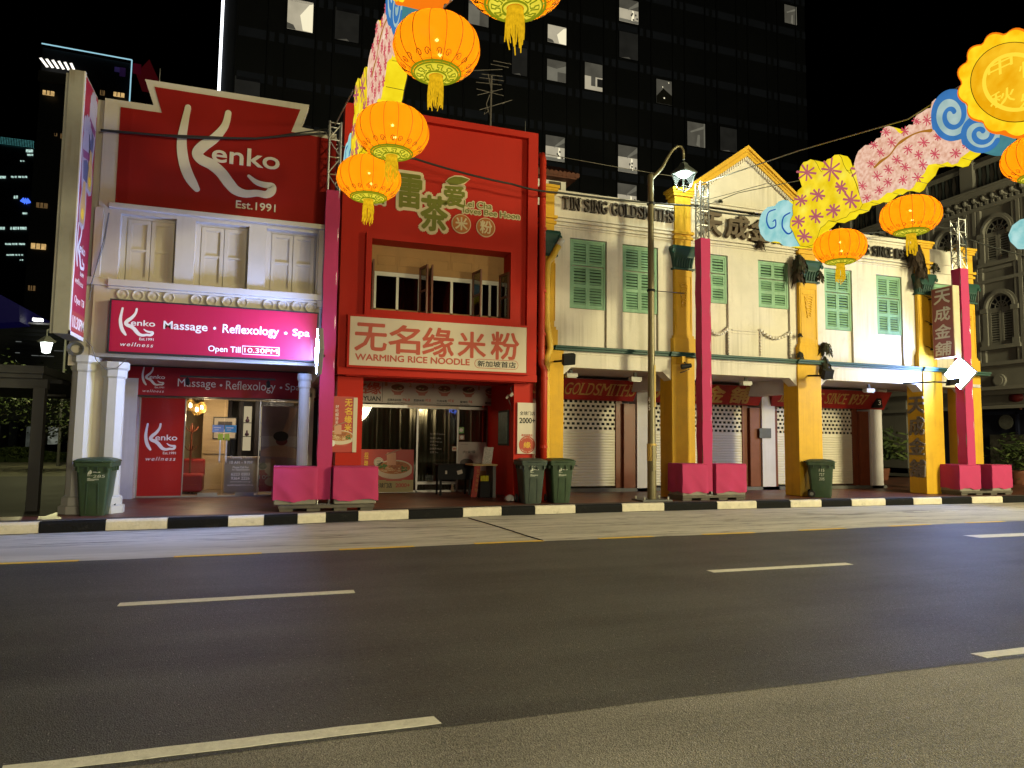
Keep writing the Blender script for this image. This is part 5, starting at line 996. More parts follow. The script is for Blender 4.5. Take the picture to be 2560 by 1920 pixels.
# pipe, floods, cctv
yp=mat('yellow_pipe',(.60,.38,.04),.5,var=.1,dirtamt=.2); o=thing('drain_pipe','yellow rainwater pipe with an open elbow down a yellow pillar','drain pipe',(6.85,16.5,.2))
pp=[onY(t(2,1,x,y),16.52) for x,y in ((400,465),(350,560),(310,610),(302,700),(298,1140),(318,1250),(330,1350),(300,1430),(298,1520))]+[onY(t(2,2,295,600),16.52)]
MB().tube([tuple(p) for p in pp]+[(pp[-1].x,16.52,.2)],.085,12).build('pipe',yp,o,smooth=True)
MB().cyl(tuple(pp[0]+Vector((.10,-.02,.17))),tuple(pp[0]),.08,.083,12).build('open_end',mat('pipe_white',(.5,.48,.44),.5,var=.1),o,smooth=True)
for k in (4,7): MB().cyl(tuple(pp[k]-Vector((0,0,.04))),tuple(pp[k]+Vector((0,0,.04))),.1,None,12).build('collar',yp,o)
def smallflood(label,p0,p1,y,s=.16):
    a=onY(t(*p0),PY-.02); b=onY(t(*p1),y); o=thing('flood_light',label,'flood light',b,'small unlit flood lights on the yellow pillars'); MB().tube([tuple(a-b),(.0,.02,-.03)],.028,6).build('arm',black,o,local=True)
    MB().obox((0,0,0),(s,0,.02),(-.02,-.06,s*.75),(0,.06,.03)).build('head',black,o,local=True,bevel=.01)
smallflood('small black flood light on the yellow pillar with the rainwater pipe',(2,1,365,1465),(2,1,490,1445),15.95); smallflood('small black flood light on the yellow pillar above the lone bin',(3,1,345,1588),(3,1,515,1575),15.95)
b=onY(t(2,1,1495,1515),16.3); o=thing('security_camera','dark camera with tangled wires on the second yellow pillar','security camera',b); MB().cyl((-.14,-.05,-.0),(.12,-.1,.05),.07,.06,10).build('body',black,o,local=True); MB().box(-.05,.05,.05,.33,.12,.3).build('mount',yel,o,local=True); MB().tube([(0,.1,.18),(.02,-.02,.1),(.1,-.05,-.05),(-.05,0,-.12),(-.12,.05,-.14)],.015,5).build('wire',ink,o,local=True)
# ferns growing from the masonry
fern=mat('fern_leaf',(.035,.04,.022),.7,var=.4,scale=9); fern2=mat('fern_dead',(.045,.028,.018),.8,var=.4,scale=9)
def ferns(label,p,y,r,n,drop=.5,m=None):
    b=onY(t(*p),y); o=thing('fern',label,'fern',b,'ferns growing out of the old masonry'); mb=MB()
    for k in range(int(n*2.0)):
        a=random.uniform(math.pi*.95,math.pi*2.05) ; L=r*random.uniform(.5,1.15); up=random.uniform(-.2,.8); pts=[]
        dx,dy=math.cos(a),math.sin(a)*.7
        P_=[Vector((dx*L*q,dy*L*q,L*(up*q-(drop+.5)*q*q*1.4)))+Vector((random.uniform(-1,1)*r*.25,0,random.uniform(-1,1)*r*.35)) *(1 if q==0 else 1) for q in (0,.35,.7,1)]
        s=random.uniform(.005,.012)
        side_=Vector((-dy,dx,.3)).normalized()
        for i in range(3):
            wv=side_*s*(1.6-.5*i); wv2=side_*s*(1.1-.5*i if i<2 else .1)
            mb.add([P_[i]-wv,P_[i]+wv,P_[i+1]+wv2,P_[i+1]-wv2],[(0,1,2,3)],random.choice((0,0,1)))
            for sg in (-1,1): mb.add([P_[i],P_[i+1],(P_[i]+P_[i+1])/2+side_*sg*s*random.uniform(2,6)+Vector((0,-.01,-.03))],[(0,1,2)],random.choice((0,0,1)))
    mb.build('foliage',[m or fern,fern2],o,local=True)
ferns('fern tuft left of the third pillar capital',(3,1,270,560),PY-.08,0.30*.78,int(90*.8),1.0); ferns('long hanging fern below the third pillar capital on its left',(3,1,255,650),PY-.05,0.28*.78,int(70*.8),1.2,fern2)
ferns('sparse fern right of the third pillar capital',(3,1,445,690),PY-.05,0.18*.78,int(30*.8),1.0); ferns('big bushy fern on the parapet beside the fourth pillar',(3,1,1270,470),PY-.1,0.40*.78,int(170*.8),1.2,fern2); ferns('hanging fern against the fourth pillar above its capital',(3,1,1315,600),PY-.1,0.30*.78,int(90*.8),1.2,fern2)
ferns('small fern right of the fourth pillar neck',(3,1,1440,630),PY-.05,0.20*.78,int(30*.8),.7); ferns('fern draped over the fourth pillar capital',(3,1,1290,760),PY-.1,0.20*.78,int(40*.8),1.0); ferns('tiny fern on the last parapet',(3,1,1540,480),WY+.25,0.13*.78,int(24*.8),.4)
ferns('fern bush right of the third pillar base above the cornice',(3,1,490,1320),PY-.05,0.28*.78,int(90*.8),.5); ferns('drooping fern over the cornice beside the third pillar',(3,1,490,1440),PY-.1,0.27*.78,int(70*.8),1.4); ferns('tight fern left of the third pillar base',(3,1,275,1390),PY-.05,0.14*.78,int(60*.8),.5); ferns('tiny fern left of the third pillar shaft',(3,1,275,1225),PY-.03,0.09*.78,int(24*.8),.5)
ferns('dead fern tuft below the gable lettering',(2,1,2135,400),WY-.05,0.22*.78,int(40*.8),1.0,fern2)
ferns('tiny weed on the gable moulding',(2,1,1800,70),WY-.1,0.10*.78,int(20*.8),.3); ferns('tiny weed above the gable characters',(2,1,2085,180),WY-.1,0.09*.78,int(16*.8),.3)
# small roof behind the left bay
o=thing('roof_hut','small tiled attic roof peeping over the lettered goldsmith parapet','roof',(7.5,22,8)); P=lambda x,y:onY(t(2,0,x,y),21.0)
a=P(285,1640); b=P(465,1640); c=P(270,1455); d=P(522,1510); zt_=c.z
MB().box(a.x-.5,b.x,21.0,23,7.5,c.z-.25).build('wall',wht,o); MB().box(P(315,0).x+.08,P(430,0).x,20.96,21,8.3,c.z-.4).build('shutter',mat('dark_shutter',(.05,.04,.03),.6,var=.2),o)
mb=MB(); n=11
for i in range(n):
    x=a.x-.55+(d.x-a.x+.55)*i/(n-1); mb.tube([(x,20.6,c.z-.25),(x,22.2,c.z+.55)],.09,7)
mb.box(a.x-.6,d.x,20.65,22.3,c.z-.36,c.z-.28); mb.build('tiles',mat('old_roof_tile',(.10,.035,.02),.8,var=.3,scale=6),o)
# television aerials
o=thing('aerial','tall television aerial on a mast above the red shophouse','aerial',onY(t(1,0,2025,1085),20)); P=lambda x,y:tuple(onY(t(1,0,x,y),20)); mb=MB()
mb.tube([P(2025,1090),P(2035,650)],.03,6); mb.tube([P(2005,640),P(2030,760)],.02,5)
for a,b in (((2030,555),(2185,585)),((2050,525),(2205,555)),((1950,640),(2130,660)),((1930,670),(2140,700)),((1900,710),(2120,735)),((1905,768),(2140,828)),((1915,822),(2130,770)),((1930,950),(2212,865)),((2130,895),(2160,880)),((1880,610),(2130,600))): mb.tube([P(*a),P(*b)],.012,4)
mb.tube([P(2020,820),P(1990,900),P(2010,960),P(1970,990),P(1990,930),P(2030,1010)],.014,4)
mb.build('mast',mat('aerial_metal',(.16,.14,.13),.5,metal=.4,var=.1),o)
for (pp,lbl) in (((2,0,115,1135),'thin lightning rod on the corner of the red parapet'),((0,0,1378,705),'thin rod rising behind the white stepped parapet')):
    q=onY(t(*pp),RY+.3 if pp[0]==2 else KY+.25); o=thing('lightning_rod',lbl,'rod',q); MB().cyl((0,0,-.2),(0,0,.28),.012,.006,6).build('rod',steel,o,local=True)
# ================================================================ truss columns in pink cloth, ballast boxes, platforms
def truss(label,x,y,zp,zt,w=.29):
    o=thing('truss_column',label,'truss column',(x,y,.35),'pink wrapped truss columns carrying the lanterns'); h=w/2
    mb=MB(); n=14
    for i in range(n):         # cloth tube, slightly uneven, with folds at the foot
        z0=.42+(zp-.42)*i/n; z1=.42+(zp-.42)*(i+1)/n
        def ring(z):
            e=.008*math.sin(z*5+x)+(.012 if z<1.2 else 0)*math.sin(z*40); return [(x-h-e,y-h,z),(x+h+e,y-h-.004*math.sin(z*7),z),(x+h+e,y+h,z),(x-h-e,y+h,z)]
        A=ring(z0);B=ring(z1); mb.add(A+B,[(0,1,5,4),(1,2,6,5),(2,3,7,6),(3,0,4,7)])
    mb.add(ring(zp),[(0,1,2,3)]); mb.build('cloth_cover',pinkc,o)
    mb=MB(); q=h-.025
    for sx in(-1,1):
        for sy in(-1,1): mb.cyl((x+sx*q,y+sy*q,.3),(x+sx*q,y+sy*q,zt),.024,None,8)
    z=zp-.1; k=0; st=(zt-zp)/4
    for i in range(5):
        zz=zp+st*i
        for A,B in (((-1,-1),(1,-1)),((1,-1),(1,1)),((1,1),(-1,1)),((-1,1),(-1,-1))):
            if i>0: mb.cyl((x+A[0]*q,y+A[1]*q,zz-.03),(x+B[0]*q,y+B[1]*q,zz-.03),.013,None,6)
            if i<4:
                C,D=(A,B) if i%2 else (B,A); mb.cyl((x+C[0]*q,y+C[1]*q,zz),(x+D[0]*q,y+D[1]*q,zz+st-.04),.012,None,6)
    mb.box(x-h,x+h,y-h,y-h+.02,.3,.33); mb.build('truss_frame',steel,o)
    return o
T1=(1.16,15.35); T2=(10.93,16.1); T3=(20.42,16.2)
truss('pink wrapped truss column between the white and red shophouses',*T1,6.95,8.47); truss('pink wrapped truss column in front of the gabled goldsmith bay',*T2,7.15,8.72); truss('pink wrapped truss column behind the diamond flood light',*T3,7.22,8.82,.33)
def ballast(label,x0,x1,y0,y1,z0,z1,seed):
    rnd=random.Random(seed); o=thing('ballast_block',label,'ballast block',((x0+x1)/2,(y0+y1)/2,z0),'pink cloth covered ballast blocks')
    MB().box(x0+.02,x1-.02,y0+.02,y1-.02,z0-.04,z0+.2).build('concrete_block',conc,o,bevel=.02)
    mb=MB(); n=18; m=12; F=[]; V=[]
    per=[(x0+(x1-x0)*i/n,y0,0,-1) for i in range(n)]+[(x1,y0+(y1-y0)*i/n,1,0) for i in range(n)]+[(x1-(x1-x0)*i/n,y1,0,1) for i in range(n)]+[(x0,y1-(y1-y0)*i/n,-1,0) for i in range(n)]
    N=len(per); hem=[rnd.uniform(0,.02)+.022*math.sin(i*.45+seed) for i in range(N)]; tw=[rnd.uniform(-1,1) for _ in range(8)]
    for j in range(m+1):
        q=j/m
        for i,(a,b,nx,ny) in enumerate(per):
            s=(i%n)/n; fold=.010*math.sin(s*9+tw[i//n*2]*3+q*7*tw[i//n*2+1])*(1-q*.6)+.014*max(0,math.sin((s*6+q*5)*1.7+tw[i//n]*4))*(1-q)
            corner=min(s,1-s)*0; r=.012 if j==m else 0
            z=z0+.03+hem[i]*(1-q)+(z1-z0-.03)*q-(.012 if False else 0)
            V.append((a+nx*(fold+.005)-nx*r,b+ny*(fold+.005)-ny*r,z))
    F=[(j*N+i,j*N+(i+1)%N,(j+1)*N+(i+1)%N,(j+1)*N+i) for j in range(m) for i in range(N)]
    F.append(tuple(range(m*N,(m+1)*N))); mb.add(V,F); c=mb.build('cloth_cover',pinkc,o); smooth_by_angle(c,35)
    MB().tube([(x0+.02,y0-.006,z1-.012),((x0+x1)/2,y0-.009,z1-.018),(x1-.02,y0-.006,z1-.012)],.008,5).build('seam',pinkc,c)
    return o
ballast('pink ballast block in front of the massage shop glass',.17,1.02,15.06,15.62,.37,1.10,1); ballast('pink ballast block beside the red noodle banner',1.34,2.24,15.06,15.62,.37,1.10,2)
ballast('wrinkled pink ballast block beside the street lamp post',10.14,10.90,15.92,16.62,.36,1.14,3) ; ballast('pink ballast block before the gold character shutter',11.16,12.10,15.92,16.6,.36,1.14,4)
ballast('pink ballast block beside the yellow pillar with stone characters',19.84,20.72,16.0,16.95,.35,1.12,5); ballast('pink ballast block at the street corner beyond the flood lit truss column',21.2,22.05,16.0,16.7,.35,1.12,6)
pw=mat('platform_board',(.11,.095,.08),.7,var=.3,scale=4)
for lbl,x0,x1,y0,y1 in (('grey boarded platform under the pink blocks before the massage shop',.28,2.18,15.02,15.6),('grey boarded platform under the pink blocks beside the street lamp',10.12,12.05,15.88,16.6),('grey boarded platform under the pink blocks at the street corner',19.85,22.0,15.96,16.9)):
    o=thing('platform',lbl,'platform',((x0+x1)/2,y0,.2),'platforms under the ballast blocks'); MB().box(x0,x1,y0,y1,.26,.325).build('deck',pw,o,bevel=.006)
    mb=MB(); 
    for k in range(4): xa=x0+.02+(x1-x0-.3)*k/3; mb.box(xa,xa+.26,y0+.03,y1,.2,.26)
    mb.build('bearer',pw,o)
# ================================================================ wheelie bins
def make_bin(m,name_label,loc,rz):
    o=thing('wheelie_bin',name_label,'wheelie bin',loc,'wheelie bins on the kerb side',rz)
    prof=[(0,.205,.24,.26),(.06,.215,.25,.27),(.60,.255,.285,.31),(.94,.285,.31,.345)]
    mb=MB(); V=[]
    def rr(hx,y0,y1,z,r=.05):
        P=[]
        for cx,cy,a0 in ((hx-r,-y0+r,-90),(hx-r,y1-r,0),(-hx+r,y1-r,90),(-hx+r,-y0+r,180)):
            for k in range(5): a=R(a0+22.5*k); P.append((cx+r*math.cos(a),cy+r*math.sin(a),z))
        return P
    rings=[rr(hx,yf,yb,z) for z,hx,yf,yb in prof]; N=20
    for r_ in rings: V+=r_
    F=[(j*N+i,j*N+(i+1)%N,(j+1)*N+(i+1)%N,(j+1)*N+i) for j in range(len(rings)-1) for i in range(N)]+[tuple(range(N-1,-1,-1))]
    mb.add(V,F); b=mb.build('body',m,o,local=True); smooth_by_angle(b,40)
    mb=MB(); V=[]                      # rim
    for z,e in ((.90,.03),(.975,.035),(.98,.02)): V+=rr(.29+e,.315+e,.35+e,z)
    mb.add(V,[(j*N+i,j*N+(i+1)%N,(j+1)*N+(i+1)%N,(j+1)*N+i) for j in range(2) for i in range(N)]+[tuple(range(N-1,-1,-1))]); mb.build('rim',m,o,local=True)
    mb=MB()                            # fins under the rim
    for x in (-.24,-.08,.08,.24): mb.box(x-.012,x+.012,-.345,-.30,.80,.90)
    for y in (-.2,0,.2): mb.box(.27,.318,y-.012,y+.012,.82,.90); mb.box(-.318,-.27,y-.012,y+.012,.82,.90)
    mb.build('rim_fin',m,o,local=True)
    mb=MB(); V=[]
    for z,e in ((.982,.045),(1.005,.045),(1.035,.0),(1.06,-.08),(1.07,-.20)): V+=rr(.29+e,.315+e,.36+e,z)
    mb.add(V,[(j*N+i,j*N+(i+1)%N,(j+1)*N+(i+1)%N,(j+1)*N+i) for j in range(4) for i in range(N)]+[tuple(range(4*N,5*N)),tuple(range(N-1,-1,-1))])
    mb.box(-.16,.16,-.40,-.35,.985,1.0); lid=mb.build('lid',m,o,local=True); smooth_by_angle(lid,35)
    mb=MB(); mb.tube([(-.2,.36,.97),(-.2,.44,.99),(.2,.44,.99),(.2,.36,.97)],.018,6); mb.build('handle',m,o,local=True)
    for s in (-1,1):
        wv=MB().cyl((s*.245,.27,.10),(s*.295,.27,.10),.10,None,20).build('wheel',black,o,local=True,bevel=.01); MB().cyl((s*.296,.27,.10),(s*.30,.27,.10),.05,None,12).build('hub',grey,wv,local=True)
    MB().cyl((-.25,.27,.1),(.25,.27,.1),.015,None,8).build('axle',grey,o,local=True)
    # front panel, print
    fy=lambda u,v,d:(u,-(.24+(v)*.0755)-.004-d,v)
    mb=MB()
    for q in ([(-.11,.04),(-.09,.04),(-.075,.60),(-.09,.60)],[(.09,.04),(.11,.04),(.10,.60),(.085,.60)],[(-.085,.585),(.09,.585),(.09,.605),(-.085,.605)]): mb.prism(q,fy,-.002,.012)
    mb.build('front_rib',m,o,local=True)
    mb=MB(); c=(-.05,.80); mb.prism([(c[0]+.033*math.cos(a),c[1]+.040*math.sin(a)) for a in [math.pi*(.5-i/8) for i in range(9)]],fy,.001,.002); mb.prism([(c[0]-.04,c[1]-.04),(c[0]-.005,c[1]-.04),(c[0]-.005,c[1]+.03),(c[0]-.03,c[1])],fy,.001,.002)
    mb.prism(rect(.0,.12,.79,.81),fy,.001,.002)
    for x0,x1,z in ((-.09,-.05,.745),(-.09,.0,.73),(-.09,-.04,.685),(-.09,.10,.672),(-.09,.10,.658),(-.09,.03,.644)): mb.prism(rect(x0,x1,z,z+.007),fy,.001,.002)
    mb.build('print',mat('bin_print',(.5,.52,.46),.6,var=.3,scale=40),o,local=True)
    return o
binm=mat('bin_green',(.034,.060,.032),.42,var=.22,scale=5,streak=.3,dirt=(.08,.08,.06),dirtamt=.15); bint=mat('bin_teal',(.045,.062,.052),.42,var=.2,scale=5,streak=.3,dirt=(.08,.08,.06),dirtamt=.15)
b1=make_bin(binm,'olive wheelie bin with peeling lid beside the white shophouse column',(-2.97,15.22,.2),R(-2))
b2=make_bin(bint,'dusty grey green wheelie bin at the red pillar',(6.02,16.05,.2),R(-4))
b3=dup(b1,(6.77,16.1,.2),R(-4),'darker green wheelie bin at the yellow pillar with the pipe')
b4=dup(b1,(14.86,16.25,.2),R(52),'dark green wheelie bin with handwritten numbers turned side on before the third yellow pillar')
mb=MB()
for i,s in enumerate(('115','727','205')): mb.text(s,lambda u,v,d:(-(.225+v*.075)-.006-d,.12-u,v),.05,.19,.80-.12*i-.08,.80-.12*i,.0,.002,shear=.1)
mb.build('chalk_number',MATS['bin_print'],b4,local=True)
mb=MB().text('72-5',lambda u,v,d:(u,-(.24+v*.0755)-.004-d,v),-.14,.08,.86,.91,.0,.002,shear=.1); mb.build('chalk_number',MATS['bin_print'],b2,local=True)
mb=MB().text('285',lambda u,v,d:(u,-(.24+v*.0755)-.004-d,v),.0,.2,.70,.75,.0,.002,shear=.1); mb.build('chalk_number',MATS['bin_print'],b1,local=True)
o=thing('rubbish_bag','small white plastic bag on the tiles beside the grey green bin','bag',(5.68,16.55,.2)); MB().lathe([(0,0),(.11,.02),(.13,.07),(.08,.13),(.03,.16),(0,.17)],(0,0,0),12,0,lambda a,z:1+.15*math.sin(5*a+z*30)).build('body',mat('bag_white',(.5,.5,.5),.4,var=.1),o,local=True)
# ================================================================ street lamp on the pavement
LX,LY=9.35,16.1
pole_m=mat('lamp_pole_paint',(.16,.135,.075),.35,var=.12,scale=4,metal=.25)
o=thing('street_lamp','tall olive street lamp post with a lit square lantern on a curved arm','street lamp',(LX,LY,.2)); SL=o
MB().lathe([(.115,.0),(.115,1.3),(.105,1.34),(.085,4.5),(.075,8.35),(.08,8.42),(.08,8.5),(.05,8.55)],(LX,LY,.2),20).build('post',pole_m,o,smooth=True)
P=lambda x,y:onY(t(2,0,x,y),LY); arm=[P(*q) for q in ((1195,1600),(1200,1550),(1245,1505),(1300,1445),(1340,1370),(1385,1300),(1430,1265),(1462,1268),(1480,1300),(1483,1380))]
MB().tube([tuple(p) for p in arm],[.075,.06,.05,.045,.04,.036,.034,.034,.034,.034],10).build('arm',pole_m,o,smooth=True)
lc_=P(1484,1500); lx,lz=lc_.x,lc_.z
ln_=MB(); ring=lambda r,z:[(lx+r*math.cos(a),LY+r*math.sin(a),z) for a in [math.pi/4+math.pi/2*i+.28 for i in range(4)]]
zt_=P(1484,1400).z; ze=P(1484,1492).z; zb_=P(1484,1625).z
V=[]; 
for r,z in ((.05,zt_),(.10,zt_-.04),(.12,zt_-.09),(.30,ze+.06),(.36,ze),(.34,ze-.03)): V+=ring(r,z)
ln_.add(V,[(j*4+i,j*4+(i+1)%4,(j+1)*4+(i+1)%4,(j+1)*4+i) for j in range(5) for i in range(4)])
lant=ln_.build('lantern_hood',mat('lantern_metal',(.10,.11,.10),.45,metal=.3,var=.1),o)
mb=MB(); A=ring(.31,ze-.03); Bq=ring(.19,zb_)
for i in range(4): mb.cyl(A[i],Bq[i],.012,None,6); mb.cyl(Bq[i],Bq[(i+1)%4],.012,None,6); mb.cyl(Bq[i],(lx,LY,zb_-.12),.01,None,6)
mb.build('lantern_cage',MATS['lantern_metal'],lant)
mb=MB(); 
for i in range(4): mb.add([A[i],A[(i+1)%4],Bq[(i+1)%4],Bq[i]],[(0,1,2,3)])
mb.build('lantern_glass',glass('lantern_glass',(1,1,1),.02,.05,0),lant)
ar=ring(.24,ze-.035); MB().add(ar,[(3,2,1,0)]).lathe([(.19,0),(.17,-.06),(.10,-.11),(0,-.13)],(lx,LY,ze-.015),16).build('lamp_panel',emit('cool_lamp',(.80,1,.86),14),lant)
point('street_lamp_light',(lx,LY-.02,ze-.25),60,(.80,1,.86),.12)
MB().box(LX-.42,LX+.42,LY-.3,LY+.3,.2,.235).build('base_plate',grey,o)
for sx,sy in ((-.34,-.22),(.34,-.22),(.34,.22),(-.34,.22)): MB().cyl((LX+sx,LY+sy,.235),(LX+sx,LY+sy,.31),.025,None,8).build('bolt',mat('bolt_pale',(.4,.38,.33),.4,metal=.5,var=.1),o)
def curved(r,zc): return lambda u,v,d:(LX+(r+d)*math.sin(u/r-.50),LY-(r+d)*math.cos(u/r-.50),zc+v)
zc=onY(t(2,2,1180,590),LY-.1).z; cz=curved(.1225,zc)
mb=MB(); hh=.22; uw=.17
def curvedrect(mb,u0,u1,v0,v1,fn,d,mi,n=10):
    V=[fn(u0+(u1-u0)*i/n,v,d) for v in (v0,v1) for i in range(n+1)]; mb.add(V,[(i,i+1,i+n+2,i+n+1) for i in range(n)],mi)
curvedrect(mb,-uw,uw,-hh,hh,cz,.002,0)
for k in (-1,0,1):
    for s in (-1,1):
        P4=[(-.05+k*.14,s*hh),(.03+k*.14,s*hh),(.11+k*.14,0),(.03+k*.14,0)]; n=6
        V=[];
        for i in range(n+1): q=i/n; V+=[cz(max(-uw,min(uw,P4[0][0]+(P4[3][0]-P4[0][0])*q)),s*hh*(1-q)*.96,.004),cz(max(-uw,min(uw,P4[1][0]+(P4[2][0]-P4[1][0])*q)),s*hh*(1-q)*.96,.004)]
        mb.add(V,[(2*i,2*i+1,2*i+3,2*i+2) for i in range(n)],1)
mb.build('chevron_board',[mat('chevron_yellow',(.62,.42,.10),.4,var=.05),ink],o)
mb=MB(); 
for s,v in (('4',.09),('5',-.11)): mb.text(s,curved(.115,onY(t(2,2,1160,165),LY-.1).z),-.085,-.035,v-.075,v+.075,.002,.004,offset=.02)
mb.build('post_number',ltext,o); MB().box(LX+.02,LX+.06,LY-.115,LY-.10,onY(t(2,2,1200,200),LY).z,onY(t(2,1,1200,1500),LY).z).build('strip',mat('strip_yellow',(.5,.35,.08),.5,var=.1),o)
MB().box(LX-.05,LX+.06,LY-.135,LY-.10,.95,1.6).build('service_door',pole_m,o,bevel=.01)
for z in (onY(t(2,1,1180,850),LY).z,onY(t(2,1,1195,100),LY).z): MB().cyl((LX,LY,z-.03),(LX,LY,z+.03),.105,None,14).build('clamp',black,o)
# ================================================================ blazing flood lights on the truss columns
def bigflood(label,c,n,power,size=.70,strength=34):
    n=Vector(n).normalized(); up=Vector((0,0,1)); s=n.cross(up).normalized(); u=s.cross(n); a=(s+u).normalized()*size/2; b=(u-s).normalized()*size/2
    o=thing('flood_light',label,'flood light',c,'blazing white flood lights on the truss columns'); c=Vector((0,0,0))
    MB().obox(c-n*.05,a,b,n*.05).build('housing',mat('flood_housing',(.30,.30,.32),.4,metal=.3,var=.1),o,local=True,bevel=.015)
    MB().obox(c+n*.006,a*.95,b*.95,n*.006).build('lamp_face',emit('flood_face',(.30,.44,1.0),strength),o,local=True)
    return o,s,u,n
o,_,_,_=bigflood('blazing flood light seen edge on beside the massage fascia sign',(.885,14.35,3.38),(-1,.0,0),1,.66,260)
MB().tube([(0.03,.05,0),(.1,.3,0),(.2,.95,0)],.03,6).build('arm',black,o,local=True)
fb=onY(t(3,1,1657,1566),15.85); o,s_,u_,n_=bigflood('blazing diamond shaped flood light below the hanging sign',fb,(-1,-.06,0),1,.72,190)
MB().tube([(-.02,.02,0),(.2,.2,0),(.45,.32,.0)],.03,6).build('arm',black,o,local=True)
a=onY(t(3,1,1600,1640),15.6); o2=thing('flood_light','small dark flood light on an arm crossing the glare of the diamond light','flood light',a); MB().obox((0,0,0),(.2,0,.03),(-.02,-.04,.09),(0,.07,0)).tube([(-.1,0,-.03),(-.6,.1,-.02),(-.95,.9,-.02)],.025,6).build('head',black,o2,local=True)
# ================================================================ overhead garlands
def gpl(x0,y0,k): return lambda p: (lambda d: EYE+d*((x0+k*y0)/(d.x+k*d.y)))(ray(p))   # ray onto plane x = x0 + k*(y0-y)
GK=.09; GP=gpl(T2[0]+.02,15.95,GK)
def G1(x,y): return (1860+x/1.6586,y/1.6586)
def sz(P):                # points of the photograph -> (s along the span from the truss, z)
    r=[]
    for q in P: w_=GP(G1(*q)); r.append((15.95-w_.y,w_.z))
    return r
CL=[(58,935),(62,905),(72,880),(95,858),(125,853),(140,835),(160,828),(182,831),(203,850),(228,885),(236,960),(238,1020),(212,1021),(190,1023),(160,1018),(143,1003),(125,1000),(108,1003),(86,996),(66,970)]
YE=[(228,740),(228,715),(234,690),(246,672),(262,668),(276,660),(292,664),(303,680),(312,700),(322,714),(330,698),(334,675),(345,660),(362,655),(375,642),(393,640),(405,655),(413,682),(425,705),(440,720),(450,695),(462,668),(475,650),(495,628),(530,640),(542,690),(530,735),(505,770),(490,790),(497,838),(480,868),(455,878),(440,880),(425,900),(400,908),(380,918),(350,915),(335,932),(318,945),(312,960),(300,1000),(284,1016),(258,1024),(232,1020),(212,985),(203,962),(190,940),(192,912),(203,890),(200,860),(206,835),(218,815),(222,790),(240,775)]
PI_=[(462,680),(470,650),(480,628),(495,615),(508,603),(525,603),(545,590),(555,576),(572,572),(578,545),(590,528),(608,524),(630,532),(645,550),(660,558),(676,530),(690,518),(706,520),(712,495),(722,478),(742,468),(765,452),(780,450),(785,425),(800,411),(822,414),(850,430),(900,480),(945,560),(950,605),(940,630),(905,655),(892,678),(868,684),(850,672),(825,682),(800,680),(770,685),(762,700),(755,718),(738,735),(722,752),(708,778),(690,790),(665,782),(640,785),(618,800),(600,800),(575,822),(560,832),(540,830),(525,838),(497,845),(486,815),(478,760)]
def starpts(c,r,i):
    cx,cy=c; L=[]; n=8
    for k in range(n):
        a=2*math.pi*(k+.15+.12*math.sin(i*7+k*3))/n; q=r*(1+.15*math.sin(i*3+k*5)); L.append(((cx+r*.18*math.cos(a),cy+r*.18*math.sin(a)),(cx+q*math.cos(a),cy+q*math.sin(a))))
    return L
YS=[(262,715,38),(360,705,44),(308,808,30),(402,778,26),(238,830,27),(443,830,34),(372,872,30),(298,898,28),(227,918,28),(250,980,28),(480,703,38)]
PS=[(595,550,20),(618,592,20),(545,603,18),(572,634,17),(535,680,18),(497,772,18),(516,822,18),(558,732,20),(567,790,19),(605,705,19),(603,757,19),(640,665,20),(687,620,21),(675,695,19),(666,747,19),(727,738,21),(730,643,18),(752,592,22),(765,500,21),(722,505,17),(672,545,18),(812,570,17),(797,640,21),(885,637,22),(748,685,20),(930,605,16)]
def cloth_emit(name,c0,c1,strength,scale=5,spots=None):
    if name in MATS: return MATS[name]
    m=bpy.data.materials.new(name); m.use_nodes=True; MATS[name]=m; n=m.node_tree.nodes; l=m.node_tree.links; n.remove(n['Principled BSDF'])
    e=n.new('ShaderNodeEmission'); tc=n.new('ShaderNodeTexCoord'); nz=n.new('ShaderNodeTexNoise'); nz.inputs['Scale'].default_value=scale; nz.inputs['Detail'].default_value=4; l.new(tc.outputs['Object'],nz.inputs[0])
    cr=n.new('ShaderNodeValToRGB'); cr.color_ramp.elements[0].position=.36; cr.color_ramp.elements[0].color=(*c0,1); cr.color_ramp.elements[1].position=.62; cr.color_ramp.elements[1].color=(*c1,1); l.new(nz.outputs['Fac'],cr.inputs[0]); col=cr.outputs[0]
    if spots:
        v=n.new('ShaderNodeTexVoronoi'); v.inputs['Scale'].default_value=spots[0]; l.new(tc.outputs['Object'],v.inputs[0]); mr=n.new('ShaderNodeMapRange'); mr.inputs[1].default_value=.0; mr.inputs[2].default_value=.55; mr.inputs[3].default_value=1; mr.inputs[4].default_value=0; l.new(v.outputs['Distance'],mr.inputs[0])
        pw_=n.new('ShaderNodeMath'); pw_.operation='POWER'; pw_.inputs[1].default_value=2.5; l.new(mr.outputs[0],pw_.inputs[0])
        mx=n.new('ShaderNodeMix'); mx.data_type='RGBA'; l.new(pw_.outputs[0],mx.inputs[0]); l.new(col,mx.inputs[6]); mx.inputs[7].default_value=(*spots[1],1); col=mx.outputs[2]
    l.new(col,e.inputs[0]); e.inputs[1].default_value=strength; l.new(e.outputs[0],n['Material Output'].inputs[0]); return m
yc=cloth_emit('lit_yellow_cloth',(.80,.56,.008),(1.0,.76,.03),1.0,4,(2.2,(1,.92,.12))); ysd=cloth_emit('lit_yellow_side',(.85,.62,.008),(1,.80,.02),1.0,3)
pc=cloth_emit('lit_pink_cloth',(.74,.40,.27),(.95,.63,.47),.95,14,(2.6,(1,.86,.66))); stp=emit('lit_rose_stroke',(.70,.10,.13),.85,.1); sty=emit('lit_mauve_stroke',(.52,.13,.16),.9,.1)
